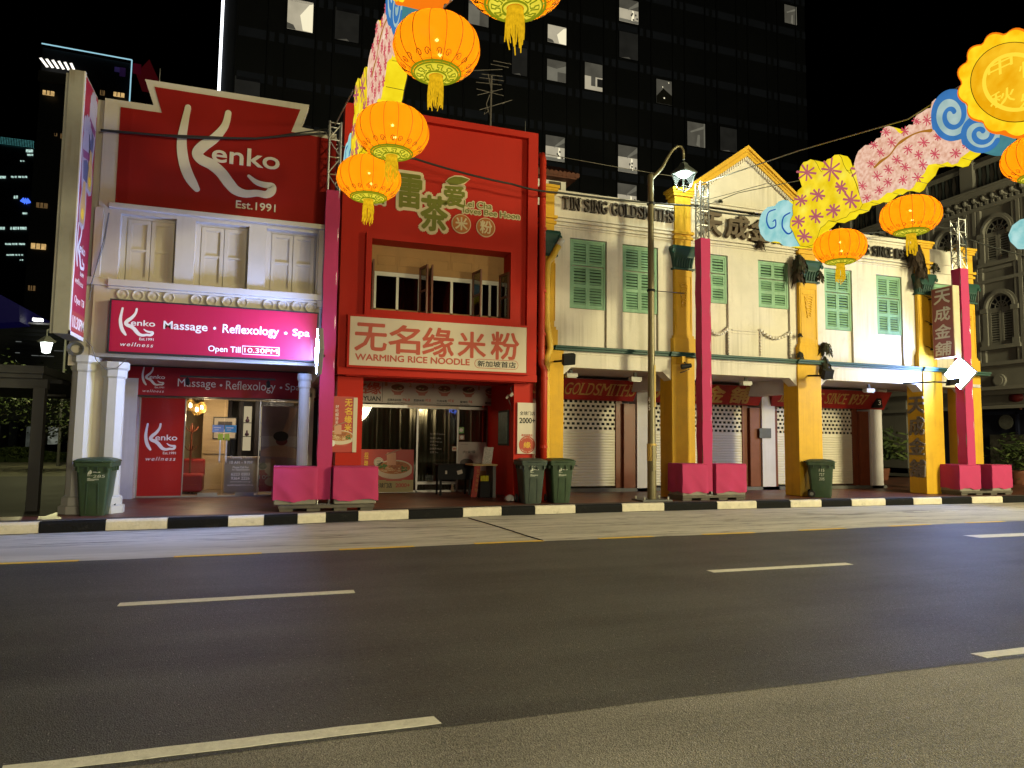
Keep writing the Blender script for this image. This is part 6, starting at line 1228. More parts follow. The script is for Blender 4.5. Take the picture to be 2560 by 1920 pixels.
bc=cloth_emit('lit_blue_cloth',(.26,.62,.62),(.46,.78,.74),.9,4,(1.6,(.62,.92,.92))); bsw=emit('lit_blue_stroke',(.02,.11,.42),.9); tq=cloth_emit('lit_swirl_cloth',(.34,.52,.50),(.52,.68,.64),.85,3,(1.5,(.8,.95,.92))); tqb=emit('lit_swirl_stroke',(.05,.20,.50),.9,.1); tqs=emit('lit_teal_side',(.07,.25,.28),.9,.1)
mo=cloth_emit('lit_mooncake_face',(.86,.40,.004),(.98,.56,.02),1.0,2.5); mor=cloth_emit('lit_mooncake_rim',(.95,.52,.006),(1,.72,.02),1.05,4); moe=emit('lit_mooncake_edge',(.95,.20,.006),1); mot=emit('lit_mooncake_glyph',(1,.72,.05),1.05); line=mat('outline_black',(.03,.02,.01),.6,var=0); brn=emit('lit_branch',(.50,.20,.02),.8)
def garland(where,x0,y0,k,pieces=('cloud','yellow','pink','swirl','moon'),dz=0):
    n=math.hypot(1,k); fx=lambda s,v,d:(x0+k*s-d/n,y0-s-d*k/n,v+dz)        # face looks towards -x
    grp='lit garland lanterns over the road'; D=.27
    def T_(name,label,c): return thing(name,label,'lantern',fx(*c,0),grp)
    def stars(o,ml,L,wd,d,mi=0):
        for i,(a,b,r) in enumerate(L):
            mb=MB()
            for p,q in starpts((a,b),r,i):
                (u0,v0),(u1,v1)=sz([p,q]); tx,ty=u1-u0,v1-v0; m=math.hypot(tx,ty); ox,oy=-ty/m*wd,tx/m*wd
                mb.prism([(u0-ox*.8,v0-oy*.8),(u1-ox,v1-oy),(u1+tx*.04,v1+ty*.04),(u1+ox,v1+oy),(u0+ox*.8,v0+oy*.8)],fx,d,d+.004,mi)
            mb.prism([((c:=sz([(a,b)])[0])[0]+wd*2*math.cos(w_),c[1]+wd*2*math.sin(w_)) for w_ in [2*math.pi*z/8 for z in range(8)]],fx,d+.001,d+.005,mi); mb.build('bloom',ml,o)
    def outline(mb,P,d,r=.008,mi=0): mb.tube([fx(*p,d) for p in P+[P[0]]],r,4,mi)
    if 'cloud' in pieces:
        P=sz(CL); o=T_('cloud_lantern','pale blue lit cloud lantern with curl strokes '+where,P[0]); MB().prism(P,fx,-.36,-.02,0,1).build('shell',[bc,ysd],o)
        mb=MB()
        for C in ([(128,868,4),(100,880,5),(92,915,6),(105,945,6),(128,938,6),(128,912,5),(118,918,4)],[(188,882,5),(162,900,6),(157,940,6),(178,968,6),(196,960,5),(195,935,4)]):
            Q=sz([(a,b) for a,b,_ in C]); mb.ribbon([(u,v,c[2]*.0032) for (u,v),c in zip(Q,C)],fx,-.018,-.012)
        mb.build('curl_stroke',bsw,o)
    if 'yellow' in pieces:
        P=sz(YE); o=T_('flower_lantern','yellow flower bank lantern with mauve blooms '+where,P[0]); MB().prism(P,fx,-D,0,0,1).build('shell',[yc,ysd],o)
        stars(o,sty,YS,.024,.002); mb=MB(); outline(mb,P,-D); outline(mb,P,.0,.005)
        for i in range(0,len(P),6): mb.tube([fx(*P[i],0),fx(*P[i],-D)],.005,4)
        Q=sz([(440,700),(465,760),(490,840)]); mb.tube([fx(*q,.003) for q in Q],.006,4); mb.build('wire_outline',line,o)
    if 'pink' in pieces:
        P=sz(PI_); o=T_('flower_lantern','pink blossom bank lantern with a brown branch '+where,P[0]); MB().prism(P,fx,-D,.04,0,1).build('shell',[pc,ysd],o)
        stars(o,stp,PS,.011,.042); Q=sz([(548,695),(575,670),(610,645),(640,605),(660,588),(700,563),(740,548),(782,543)]); MB().ribbon([(u,v,.022+.010*math.sin(i*2)) for i,(u,v) in enumerate(Q)],fx,.042,.047).build('branch_stroke',brn,o)
        mb=MB(); outline(mb,P,-D)
        for i in range(1,len(P),5): mb.tube([fx(*P[i],0),fx(*P[i],-D)],.005,4)
        mb.build('wire_outline',line,o)
    def swirl(name,label,c,rx,ry,d0,d1,start):
        P=sz([(c[0]+rx*math.cos(a),c[1]+ry*math.sin(a)) for a in [2*math.pi*i/40 for i in range(40)]]); o=T_(name,label,P[0]); MB().prism(P[::-1],fx,d0,d1,0,1).build('shell',[tq,tqs],o)
        Q=sz([(c[0]+rx*.94*math.cos(a),c[1]+ry*.94*math.sin(a)) for a in [R(300-12*i) for i in range(24)]]); mb=MB().ribbon([(u,v,.045) for u,v in Q],fx,d1+.001,d1+.006,0,2)
        S=[]
        for i in range(26):
            a=R(150+i*21); q=.98-.80*(i/25)**.85; S.append((c[0]+rx*q*math.cos(a),c[1]+ry*q*math.sin(a)))
        mb.ribbon([(u,v,.05-.012*i/25) for i,(u,v) in enumerate(sz(S))],fx,d1+.0065,d1+.011,0,2); mb.build('spiral_stroke',tqb,o)
    if 'swirl' in pieces:
        swirl('swirl_lantern','large round teal swirl lantern '+where,(878,482),82,103,-.3,.10,0); swirl('swirl_lantern','small round teal swirl lantern '+where,(1005,560),78,74,-.3,.14,0)
    if 'moon' in pieces:
        c=(1165,355); n_=14; P=[]
        for i in range(n_*8):
            a=2*math.pi*i/(n_*8)+.2; q=.90+.10*abs(math.sin(a*n_/2)); P.append((c[0]+256*q*math.cos(a),c[1]+228*q*math.sin(a)))
        pp=sz(P); o=T_('mooncake_lantern','big orange mooncake lantern with scalloped rim '+where,sz([c])[0]); MB().prism(pp[::-1],fx,-.25,.20,0,0).build('edge',moe,o)
        sc_=lambda q: sz([(c[0]+(a-c[0])*q,c[1]+(b-c[1])*q) for a,b in P])
        MB().prism(sc_(.955)[::-1],fx,.20,.235,0).build('rim',mor,o); E2=lambda q,n=48: sz([(c[0]+256*q*math.cos(a),c[1]+228*q*math.sin(a)) for a in [2*math.pi*i/n for i in range(n)]])
        MB().prism(E2(.72)[::-1],fx,.235,.265,0).build('face',mo,o); mb=MB(); outline(mb,E2(.72),.268,.007); mb.build('ring_line',line,o)
        mb=MB(); mb.ribbon([(u,v,.03) for u,v in E2(.50,28)],fx,.266,.272,0,2)
        for s,x0_,x1_,yt,yb in (('中',1055,1155,235,345),('秋',1065,1165,365,470),('快',1185,1285,235,345),('乐',1185,1285,365,470)):
            (u0,v0),(u1,v1)=sz([(x0_,yb),(x1_,yt)]); mb.text(s,fx,u0,u1,v0,v1,.272,.280,0,offset=.0)
        mb.build('glyph',mot,o)
garland('strung before the goldsmith row',T2[0]+.02,15.95,GK)
garland('strung before the red shop',1.12,15.95,.052,dz=.05)
# third garland: only its cloud enters the frame
c3=onY((2545,580),14.5); o=thing('cloud_lantern','pale green lit cloud tip at the right edge of the photo','lantern',c3,'lit garland lanterns over the road'); MB().lathe([(0,-.38),(.2,-.33),(.36,-.1),(.40,.1),(.3,.36),(.12,.5),(0,.52)],(.28,0,-.1),20).build('shell',bc,o,smooth=True,local=True)
# round orange lanterns
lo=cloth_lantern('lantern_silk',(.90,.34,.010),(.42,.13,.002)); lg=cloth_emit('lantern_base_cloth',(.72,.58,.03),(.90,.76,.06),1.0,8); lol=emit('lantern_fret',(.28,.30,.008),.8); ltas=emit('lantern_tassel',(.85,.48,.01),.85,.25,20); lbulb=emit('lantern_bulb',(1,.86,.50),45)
def lantern(label,c,Dm=1.07):
    r=Dm/2; h=r*.66; o=thing('round_lantern',label,'lantern',c,'round orange silk lanterns hung under the garlands'); N=16
    prof=[(r*.30*1.0,h*.98)]+[(r*(.18+.82*math.cos(a)**.62) if False else r*math.cos(a)**.62,h*math.sin(a)) for a in [R(x) for x in range(72,-70,-6)]]
    n=N*4
    V=[];F=[]
    prof=[(r*max(.36,math.cos(R(x))**.74),h*math.sin(R(x))) for x in range(78,-73,-6)]
    for q,z in prof:
        for i in range(n):
            a=2*math.pi*i/n; s=1-.022*(1-abs(math.sin(a*N/2))**.7)+.004*math.sin(a*9+z*30); V.append((q*s*math.cos(a),q*s*math.sin(a),z))
    F=[(j*n+i,j*n+(i+1)%n,(j+1)*n+(i+1)%n,(j+1)*n+i) for j in range(len(prof)-1) for i in range(n)]
    F.append(tuple(range(n))); mb=MB().add(V,F); mb.build('silk_body',lo,o,smooth=True,local=True)
    mb=MB()
    for k in range(N):
        a=2*math.pi*k/N; mb.tube([(q*.985*math.cos(a),q*.985*math.sin(a),z) for q,z in prof],.0045,4)
    mb.build('rib',mat('lantern_rib',(.16,.07,.01),.6,var=0),o,local=True)
    zb=prof[-1][1]; rb=r*.56
    # green and yellow fretted base
    P=[(r*.60,zb+h*.13),(r*.545,zb+h*.06),(r*.47,zb+.004),(r*.36,zb-.012),(r*.16,zb-.03)]
    mb=MB(); mb.lathe(P,(0,0,0),48); mb.build('base_cloth',lg,o,smooth=True,local=True)
    mb=MB(); pol=lambda rr,a,zz:(rr*math.cos(a),rr*math.sin(a),zz)
    def zz(rr): 
        for (a,b),(c_,d) in zip(P,P[1:]):
            if c_<=rr<=a: return d+(b-d)*(rr-c_)/(a-c_)-.006
        return P[-1][1]-.006
    for rr in (.555,.50,.235): mb.tube([pol(r*rr,2*math.pi*i/40,zz(r*rr)) for i in range(41)],.010 if rr!=.555 else .014,4)
    for k in range(10):       # key pattern
        a0=2*math.pi*k/10; st=2*math.pi/10; Q=[(.28,.08),(.28,.45),(.36,.45),(.36,.25),(.44,.25),(.44,.72),(.30,.72),(.30,.92)]
        for (p0,p1) in zip(Q,Q[1:]): mb.tube([pol(r*p0[0],a0+st*p0[1],zz(r*p0[0])),pol(r*(p0[0]+p1[0])/2,a0+st*(p0[1]+p1[1])/2,zz(r*(p0[0]+p1[0])/2)),pol(r*p1[0],a0+st*p1[1],zz(r*p1[0]))],.006,4)
    mb.build('fretwork',lol,o,local=True)
    mb=MB()                   # cloud scrolls round the base
    for k in range(10):
        a0=2*math.pi*(k+.5)/10
        for s in (-1,1):
            pts=[]
            for i in range(12):
                q=i/11*7.5; sp=.055*(1-i/15); da=s*(.13+sp*1.6*math.cos(q)); el=.10+sp*math.sin(q); x=-63+el*150
                rr=r*max(.36,math.cos(R(x))**.74)*.992; pts.append((rr*math.cos(a0+da),rr*math.sin(a0+da),h*math.sin(R(x))))
            mb.tube(pts,.006,4)
    mb.build('scroll',mat('scroll_brown',(.20,.11,.008),.6,var=0),o,local=True)
    MB().lathe([(.10,h*.93),(.12,h*.95),(.12,h*1.03),(.09,h*1.03),(.09,h*1.10),(.0,h*1.10)],(0,0,0),20).tube([(0,0,h*1.08),(0,0,h*1.3)],.008,5).build('cap',mat('brass_cap',(.5,.36,.06),.35,metal=.6,var=.1,es=.12,emis=(.8,.55,.05)),o,local=True)
    mb=MB(); rt=.085
    mb.lathe([(rt*.9,zb-.03),(rt,zb-.06),(rt,zb-.14)],(0,0,0),16)
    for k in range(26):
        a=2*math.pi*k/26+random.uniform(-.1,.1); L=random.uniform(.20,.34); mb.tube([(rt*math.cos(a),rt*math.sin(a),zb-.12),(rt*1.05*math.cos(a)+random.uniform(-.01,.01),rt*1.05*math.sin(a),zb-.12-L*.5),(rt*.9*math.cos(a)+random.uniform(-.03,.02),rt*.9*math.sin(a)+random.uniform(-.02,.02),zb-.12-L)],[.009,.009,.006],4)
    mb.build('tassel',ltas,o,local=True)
    for dx,dz in ((0,.10),(.04,-.08)): MB().lathe([(0,.028),(.028,0),(0,-.028)],(dx,0,dz),8).build('bulb',lbulb,o,local=True,smooth=True)
    l=point('lantern_glow',c,4.5,(1,.80,.42),.06); return o
for lbl,c in (('smallest looking orange lantern overlapping the red wall lettering',(1.47,11.77,6.02)),('orange lantern hanging over the top of the red wall',(1.57,10.05,6.13)),('largest orange lantern, high before the dark tower',(1.80,8.22,6.46)),
              ('orange lantern hanging before the third yellow pillar',(11.38,11.74,5.86)),('orange lantern above the parapet numerals',(11.46,10.05,6.04)),('orange lantern partly out of frame below the mooncake',(11.72,7.82,6.36))): lantern(lbl,c)
lantern('orange lantern cut by the top edge, only its fretted base and tassel showing',tuple(onY((1289,-66),6.3)))
# ================================================================ cables
cb=mat('cable_black',(.012,.012,.012),.5,var=0); cs=mat('steel_wire',(.30,.28,.22),.4,metal=.6,var=.1)
def cable(label,pts,r=.02,m=cb,sag=.0,n=16,grp='overhead cables'):
    P=[Vector(p) for p in pts]; Q=[]
    for i in range(len(P)-1):
        for k in range(n): q=k/n; v=P[i].lerp(P[i+1],q); v.z-=4*sag*q*(1-q); Q.append(v)
    Q.append(P[-1]); o=MB().tube([tuple(v) for v in Q],r,6).build('cable',m); tag(o,label,'cable',grp); return o
def Y(a,b,x,y,d): return onY(t(a,b,x,y),d)
cable('black sagging cable across the red parapet of the massage shophouse',[Y(0,0,870,1122,15.25),Y(0,0,1600,1188,15.25),Y(0,0,2212,1196,15.25),Y(1,0,350,1165,15.25),(T1[0]-.1,T1[1],8.25)],.022)
cable('second thinner black cable along the massage shophouse parapet',[Y(0,0,870,1128,15.3),Y(0,0,1100,1150,15.3),Y(0,0,2212,1199,15.3),(T1[0]-.12,T1[1],8.35)],.014)
cable('black cable crossing the red wall under the lanterns',[(T1[0]+.1,T1[1],8.0),Y(1,0,1370,1370,15.8),Y(2,0,0,1590,16.0),Y(2,1,400,5,16.0),(T2[0]-.14,T2[1],8.06)],.025,cb,.04)
cable('black cable passing behind the lanterns towards the far truss column',[(T2[0]+.1,T2[1],8.0),Y(2,1,2140,205,15.9),Y(3,1,560,360,16.0),Y(3,1,1470,300,16.1),(T3[0]-.15,T3[1],8.6)],.022,cb,.05)
cable('black cable leaving the far truss column across the grey building',[(T3[0]+.1,T3[1],8.3),Y(3,1,2212,515,16.0)+Vector((.4,0,-.15))],.022,cb,.05)
gx_=lambda s,z,dx=0:(T2[0]+.02+GK*s+dx,15.95-s,z)
cable('steel wire rising over the yellow flower bank and mooncake',[(T2[0],T2[1],8.70),gx_(3.2,8.35),gx_(5.9,7.95),gx_(9.5,8.6),gx_(16,9.4)],.014,cs)
cable('steel wire below the pink blossom bank',[(T2[0]+.1,T2[1],8.1),gx_(1.0,8.1,.2),gx_(8,6.9,.3),gx_(16,7.5,.3)],.010,cs)
cable('thin pale guy wire under the blue cloud lantern',[(T2[0]+.1,T2[1],7.35),gx_(.7,7.37)],.008,cs); cable('thin pale guy wire across the gable wall',[(T2[0]+.1,T2[1],8.25),gx_(2.3,7.9)],.008,cs)
cable('steel wire from the truss top up past the edge on garland',[(T1[0],T1[1],8.45),Y(1,0,840,780,13.2),Y(1,0,1690,0,8.3),(2.2,5.5,8.6)],.014,cs)
cable('thin wire behind the street lamp',[Y(2,0,240,1320,17.5),Y(2,0,1390,1522,16.1)],.008,cs,.02); cable('thin stay wire from the lamp post clamp to the second pillar',[(LX,LY,onY(t(2,1,1180,850),LY).z),onY(t(2,1,1490,875),PY)],.012,cb)
cable('loose grey wires hanging beside the projecting sign',[Y(0,1,940,180,15.35),Y(0,1,905,380,15.3),Y(0,1,800,760,15.3),Y(0,1,770,930,15.2)],.010,grey); cable('second loose grey wire beside the projecting sign',[Y(0,1,945,180,15.36),Y(0,1,900,450,15.31),Y(0,1,780,810,15.31)],.008,grey)
cable('pale looping wire over the octagonal column capitals',[Y(0,1,740,1278,15.25),Y(0,1,795,1340,15.2),Y(0,1,830,1450,15.2),Y(0,1,920,1535,15.2),Y(0,1,1010,1520,15.2),Y(0,1,1100,1440,15.2)],.007,grey)
mb=MB()
for k in range(5): c=Y(0,1,655,1355,15.3); rr=.10+.015*k; mb.tube([(c.x+rr*math.cos(a)*.9,15.3-.01*k,c.z+rr*.8*math.sin(a)) for a in [2*math.pi*i/20 for i in range(21)]],.008,4)
o=mb.build('cable_coil',grey); tag(o,'coil of spare wire under the projecting sign','cable coil')
# ================================================================ background: hotel tower
TY=60; f=front(TY)
tw=thing('hotel_tower','huge dark hotel tower behind the shophouses with a few lit room windows','tower',(24,TY,0))
tdk=mat('tower_dark',(.006,.007,.010),.5,var=.1,scale=.2); tsp=mat('tower_spandrel',(.022,.026,.045),.4,var=.2,scale=.3); tgl=mat('tower_glass',(.004,.005,.008),.2,var=0)
MB().box(-4.6,54.1,TY,TY+25,0,62).build('wall',tdk,tw)
FH=3.78; Z0=28.0
for k in range(-4,9):
    z=Z0+FH*k-1.0; mb=MB()
    for i in range(15):
        x0=-3.3+3.85*i; mb.box(x0-.1,x0+2.05,TY-.08,TY,z,z+.78); mb.box(x0+2.3,x0+2.7,TY-.06,TY,z,z+.78); mb.box(x0+3.05,x0+3.5,TY-.06,TY,z,z+.78)
    mb.build('spandrel_band',tsp,tw)
for i in range(15):
    x0=-3.3+3.85*i; MB().box(x0-.32,x0-.2,TY-.14,TY,4,62).box(x0+2.15,x0+2.22,TY-.12,TY,4,62).build('mullion',tdk,tw)
ew=emit('room_cream',(.70,.62,.44),.62,.10,.8); ewd=emit('room_dim',(.13,.12,.09),.55,.2,.8); ewb=emit('room_glow',(1,.9,.62),.95); ewx=emit('room_faint',(.022,.021,.017),.6,.2,.8); ewm=emit('room_mid',(.30,.28,.21),.5,.15,.8)
def W(p): return onY(p,TY)
def win(c,tl,tr,bl,kind):
    a=W(t(*c,*tl)); b=W(t(*c,*tr)); d=W(t(*c,*bl)); x0,x1,z1,z0=a.x,b.x,(a.z+b.z)/2,d.z; h=z1-z0; wdt=x1-x0
    fr=MB().box(x0-.06,x1+.06,TY-.06,TY,z0-.06,z1+.06).build('window',tgl,tw); mb=MB(); g=front(TY-.06); M=[ewd,ew,ewb,ewx,dark,ewm]
    if kind=='full': mb.prism(rect(x0,x1,z0,z1),g,0,.02,1); mb.prism([(x0+wdt*.62,z0+h*.02),(x1,z0),(x1,z0+h*.95),(x0+wdt*.85,z0+h*.9),(x0+wdt*.5,z0+h*.5)],g,.02,.03,2); mb.prism([(x0,z0),(x0+wdt*.35,z0),(x0+wdt*.25,z0+h*.15),(x0,z0+h*.2)],g,.03,.04,0)
    elif kind=='low':
        mb.prism(rect(x0,x1,z0+h*.56,z1),g,0,.02,0); mb.prism(rect(x0,x1,z0,z0+h*.56),g,0,.02,1); mb.prism([(x0+wdt*.45,z0+h*.52),(x1,z0+h*.78),(x1,z0+h*.98),(x0+wdt*.5,z0+h*.62)],g,.02,.03,5); mb.prism([(x0+wdt*.62,z0+h*.1),(x0+wdt*.78,z0+h*.1),(x0+wdt*.75,z0+h*.52),(x0+wdt*.68,z0+h*.55)],g,.03,.04,2); mb.prism(rect(x0,x1,z0,z0+h*.12),g,.03,.035,5)
        for k in range(5): mb.prism(circ(x0+wdt*random.uniform(.6,.95),z0+h*random.uniform(.12,.42),wdt*.05,7,h*.05),g,.04+.001*k,.045+.001*k,0)
    elif kind=='dim': mb.prism(rect(x0,x1,z0,z1),g,0,.02,0); mb.prism([(x0+wdt*.15,z0+h*.6),(x1,z1-h*.08),(x1,z1-h*.2),(x0+wdt*.2,z0+h*.55)],g,.02,.03,5); mb.prism([(x0+wdt*.5,z0+h*.05),(x0+wdt*.7,z0),(x0+wdt*.7,z0+h*.5),(x0+wdt*.58,z0+h*.5)],g,.02,.03,5); mb.prism(rect(x0+wdt*.93,x1,z0,z1),g,.03,.04,5)
    elif kind=='mid': mb.prism(rect(x0,x1,z0,z1),g,0,.02,5); mb.prism([(x0,z1),(x1,z1),(x1,z0+h*.8),(x0+wdt*.5,z0+h*.6),(x0,z0+h*.65)],g,.02,.03,0); mb.prism(rect(x0+wdt*.55,x1,z0,z0+h*.45),g,.02,.03,0)
    elif kind=='room': mb.prism(rect(x0,x1,z0+h*.5,z1),g,0,.02,0); mb.prism(rect(x0,x1,z0,z0+h*.5),g,0,.02,1); mb.prism(rect(x0+wdt*.35,x0+wdt*.6,z0+h*.15,z0+h*.5),g,.02,.03,0); mb.prism(rect(x0+wdt*.7,x1,z0+h*.15,z0+h*.45),g,.02,.03,3)
    elif kind=='night': mb.prism(rect(x0,x1,z0,z1),g,0,.02,3); mb.prism([(x0+wdt*.1,z0),(x0+wdt*.6,z0),(x0+wdt*.5,z0+h*.06)],g,.02,.03,0)
    elif kind=='dots': mb.prism(rect(x0,x1,z0,z1),g,0,.02,0); mb.prism([(x0,z0),(x1,z0),(x1,z0+h*.4),(x0+wdt*.45,z0+h*.65),(x0,z0+h*.3)],g,.02,.03,4); mb.prism(circ(x0+wdt*.5,z0+h*.25,.08,8),g,.03,.04,2); mb.prism(circ(x0+wdt*.4,z0+h*.7,.06,8),g,.03,.04,2); mb.prism(circ(x0+wdt*.8,z0+h*.92,.06,8),g,.03,.04,2)
    mb.build('pane',M,fr)
c=(2,0)
win(c,(308,213),(466,245),(308,362),'full'); win(c,(303,510),(463,543),(303,690),'mid'); win(c,(628,540),(778,565),(625,768),'room'); win(c,(925,0),(1088,0),(925,180),'low'); win(c,(925,262),(1085,290),(925,495),'night')
win(c,(1245,683),(1376,710),(1245,890),'dots'); win(c,(1512,1050),(1662,1075),(1512,1255),'dim'); win(c,(1795,1098),(1938,1120),(1795,1300),'night'); win(c,(290,1168),(452,1190),(290,1380),'low'); win(c,(915,1250),(1078,1278),(912,1480),'low'); win(c,(908,1580),(1072,1605),(908,1800),'low')
win((3,0),(138,40),(240,65),(138,195),'dim'); win((2,0),(0,390),(130,415),(0,640),'night')
c=(1,0); win(c,(275,-10),(497,25),(270,248),'full'); win(c,(688,62),(893,100),(688,340),'night'); win(c,(1838,-60),(2010,-30),(1838,205),'mid'); win(c,(-180,655),(38,690),(-180,850),'night')
MB().box(-4.75,-4.55,TY-.25,TY-.1,4,62).build('led_strip',emit('white_led',(.92,.95,1),3.0),tw)
# far towers on the left
FY2=110
o=thing('office_tower','black office tower outlined by a thin cool led line on its roof edge','tower',(-40,FY2,0)); A=lambda x,y:onY(t(0,0,x,y),FY2)
a=A(360,375); b=A(1140,518); d=A(1118,885); zt2=(a.z)
MB().box(a.x,d.x+.3,FY2,FY2+30,0,a.z-14).build('wall',tdk,o)
led=emit('cool_led',(.40,.75,.9),.8); MB().tube([tuple(a),tuple(b)],.09,4).tube([tuple(b),tuple(d-Vector((0,0,18)))],.10,4).build('led_outline',led,o)
MB().prism([(a.x,a.z-14),(b.x,a.z-14),(b.x,b.z-.3),(a.x,a.z-.3)],front(FY2+.5),-20,0).build('crown',tdk,o)
e=A(350,520); g_=A(665,640); MB().box(e.x,g_.x+.5,FY2-.6,FY2-.2,g_.z-2.0,g_.z-.5).build('balcony',mat('balcony_dark',(.02,.018,.015),.6,var=.1),o)
for k in range(6): p=A(365+52*k,525+9*k); q=A(425+46*k,605+6*k); MB().obox((p+q)/2-Vector((0,.8,0)),(q-p)/2,(.15,0,.05),(0,.02,0)).build('roof_light',emit('strip_white',(1,.95,.85),1.6),o)
amb=emit('amber_window',(.75,.48,.18),.75,.3,2); amd=emit('amber_dim',(.22,.13,.05),.5,.3,2)
for (cc,x0,y0,x1,y1,m) in (((0,0),375,785,470,835,amb),((0,0),985,800,1075,848,amb),((0,0),528,1160,578,1205,amd),((0,1),320,95,412,145,amd),((0,1),275,445,398,502,amb),((0,1),250,810,305,855,amd),((0,0),475,1155,495,1180,amd),((0,0),870,785,905,830,amd)):
    p=onY(t(*cc,x0,y0),FY2); q=onY(t(*cc,x1,y1),FY2); w0=MB().box(p.x,q.x,FY2-.3,FY2-.1,q.z,p.z).build('window',m,o); mb=MB(); 
    for k in (1,2): xx=p.x+(q.x-p.x)*k/3; mb.box(xx-.05,xx+.05,FY2-.35,FY2-.3,q.z,p.z)
    mb.build('window_bar',tdk,w0)
o=thing('far_tower','distant tower with a glowing turquoise top and scattered cool office lights','tower',(-90,190,0)); FY3=190; A=lambda c,x,y:onY(t(*c,x,y),FY3)
a=A((0,0),8,1185); b=A((0,0),297,1285); MB().box(a.x-20,b.x,FY3,FY3+30,0,a.z).build('wall',tdk,o)
mb=MB(); mb.prism(rect(a.x,b.x,b.z,a.z),front(FY3),.1,.3); mb.build('lit_top',emit('turquoise_top',(.16,.62,.62),.85,.15,.3),o)
mb=MB()
for k in range(22): x=a.x+(b.x-a.x)*k/21; mb.box(x-.10,x+.10,FY3-.4,FY3-.3,b.z,a.z)
for k in range(7): z=b.z+(a.z-b.z)*k/6; mb.box(a.x,b.x,FY3-.4,FY3-.31,z-.08,z+.08)
mb.build('top_grid',mat('grid_teal',(.02,.10,.10),.5,var=0),o)
cw=emit('cool_window',(.55,.80,.72),.75,.5,2); rnd=random.Random(5)
for (c_,x0,y0,x1,y1,n) in (((0,0),230,1295,290,1320,3),((0,0),240,1335,290,1350,3),((0,0),180,1390,220,1400,2),((0,0),0,1525,60,1545,4),((0,0),100,1525,255,1540,5),((0,1),125,35,165,60,2),((0,1),200,180,245,195,3),((0,1),0,305,50,328,4),((0,1),95,305,240,328,7),((0,1),50,445,225,460,6),((0,1),60,540,215,552,6),((0,1),175,585,210,595,2)):
    mb=MB()
    for k in range(n):
        xa=x0+(x1-x0)*k/n; p=A(c_,xa,y0); q=A(c_,xa+(x1-x0)/n*rnd.uniform(.4,.9),y1); mb.box(p.x,q.x,FY3-.4,FY3-.2,q.z,p.z)
    mb.build('window',cw,o)
p=A((0,1),200,70);q=A((0,1),255,98); MB().text('UOB',front(FY3),p.x,q.x,q.z,p.z,.3,.6,0,offset=.0).build('lit_sign',emit('sign_blue',(.06,.16,1),1.4),o) if False else MB().tube([(p.x+(q.x-p.x)*k/6,FY3-.5,(p.z if k%2 else q.z)) for k in range(7)],.5,5).build('lit_sign',emit('sign_blue',(.06,.16,1),1.4),o)
o=thing('spire_tower','far dim tower with a small red lit pyramid top','tower',(-30,220,0)); a=onY(t(0,0,1272,452),220); MB().add([(a.x-4,220,a.z-9),(a.x+4,220,a.z-9),(a.x+4,228,a.z-9),(a.x-4,228,a.z-9),(a.x,224,a.z)],[(0,1,4),(1,2,4),(2,3,4),(3,0,4)]).build('spire',emit('red_spire',(.06,.003,.005),.45),o); MB().box(a.x-14,a.x+6,224,240,0,a.z-10).build('wall',tdk,o)
for (x0,y0,x1,y1,m) in ((1150,545,1215,640,emit('red_glow',(.08,.003,.012),.45,.3,.3)),(990,575,1030,620,emit('violet_glow',(.03,.02,.09),.5,.4,.3)),(1035,580,1080,660,emit('plum_glow',(.02,.008,.04),.5,.4,.3))):
    p=onY(t(0,0,x0,y0),108); q=onY(t(0,0,x1,y1),108); MB().box(p.x,q.x,108,108.2,q.z,p.z).build('lit_panel',m,o)
o=thing('blue_pavilion','deep blue lit sloping roof behind the covered walkway','pavilion',(-22,48,3)); A=lambda x,y:onY(t(0,1,x,y),48); P=[A(-300,780),A(0,885),A(165,975),A(170,1120),A(-300,1150)]
MB().prism([(p.x,p.z) for p in P][::-1],front(48),-8,0).build('roof',mat('deep_blue',(.010,.008,.05),.6,var=.2,scale=.3,es=.02,emis=(.05,.03,.7)),o)
o=thing('low_block','dark building with horizontal cladding and white tube lights along its eave','building',(-17,50,0)); A=lambda x,y:onY(t(0,1,x,y),50); a=A(140,1130); b=A(620,1160)
clad=mat('dark_cladding',(.012,.015,.020),.5,var=.2,scale=1); MB().box(a.x-14,b.x+6,50,60,2.6,a.z).build('wall',clad,o); mb=MB()
for k in range(22): z=2.7+(a.z-2.7)*k/22; mb.box(a.x-14,b.x+6,49.94,50,z,z+.05)
mb.build('cladding_rib',clad,o); MB().box(a.x,b.x+3,49.6,50,A(300,1150).z,A(300,1135).z).build('eave',mat('eave_grey',(.18,.18,.18),.5,var=.1),o)
tl_=emit('tube_white',(1,1,.97),5)
for x0,x1,y in ((135,220,1100),(145,222,1118),(315,395,1120)): p=A(x0,y);q=A(x1,y+12); MB().box(p.x,q.x,49.2,49.5,q.z,p.z+.1).build('tube_light',tl_,o)
for x0,x1,y in ((145,190,1292),(140,175,1388),(475,560,1372),(280,340,1412),(350,400,1415),(410,470,1418)): p=A(x0,y);q=A(x1,y+7); MB().box(p.x,q.x,49.8,49.9,q.z,p.z).build('faint_strip',emit('faint_strip',(.16,.17,.16),.6,.3,2),o)
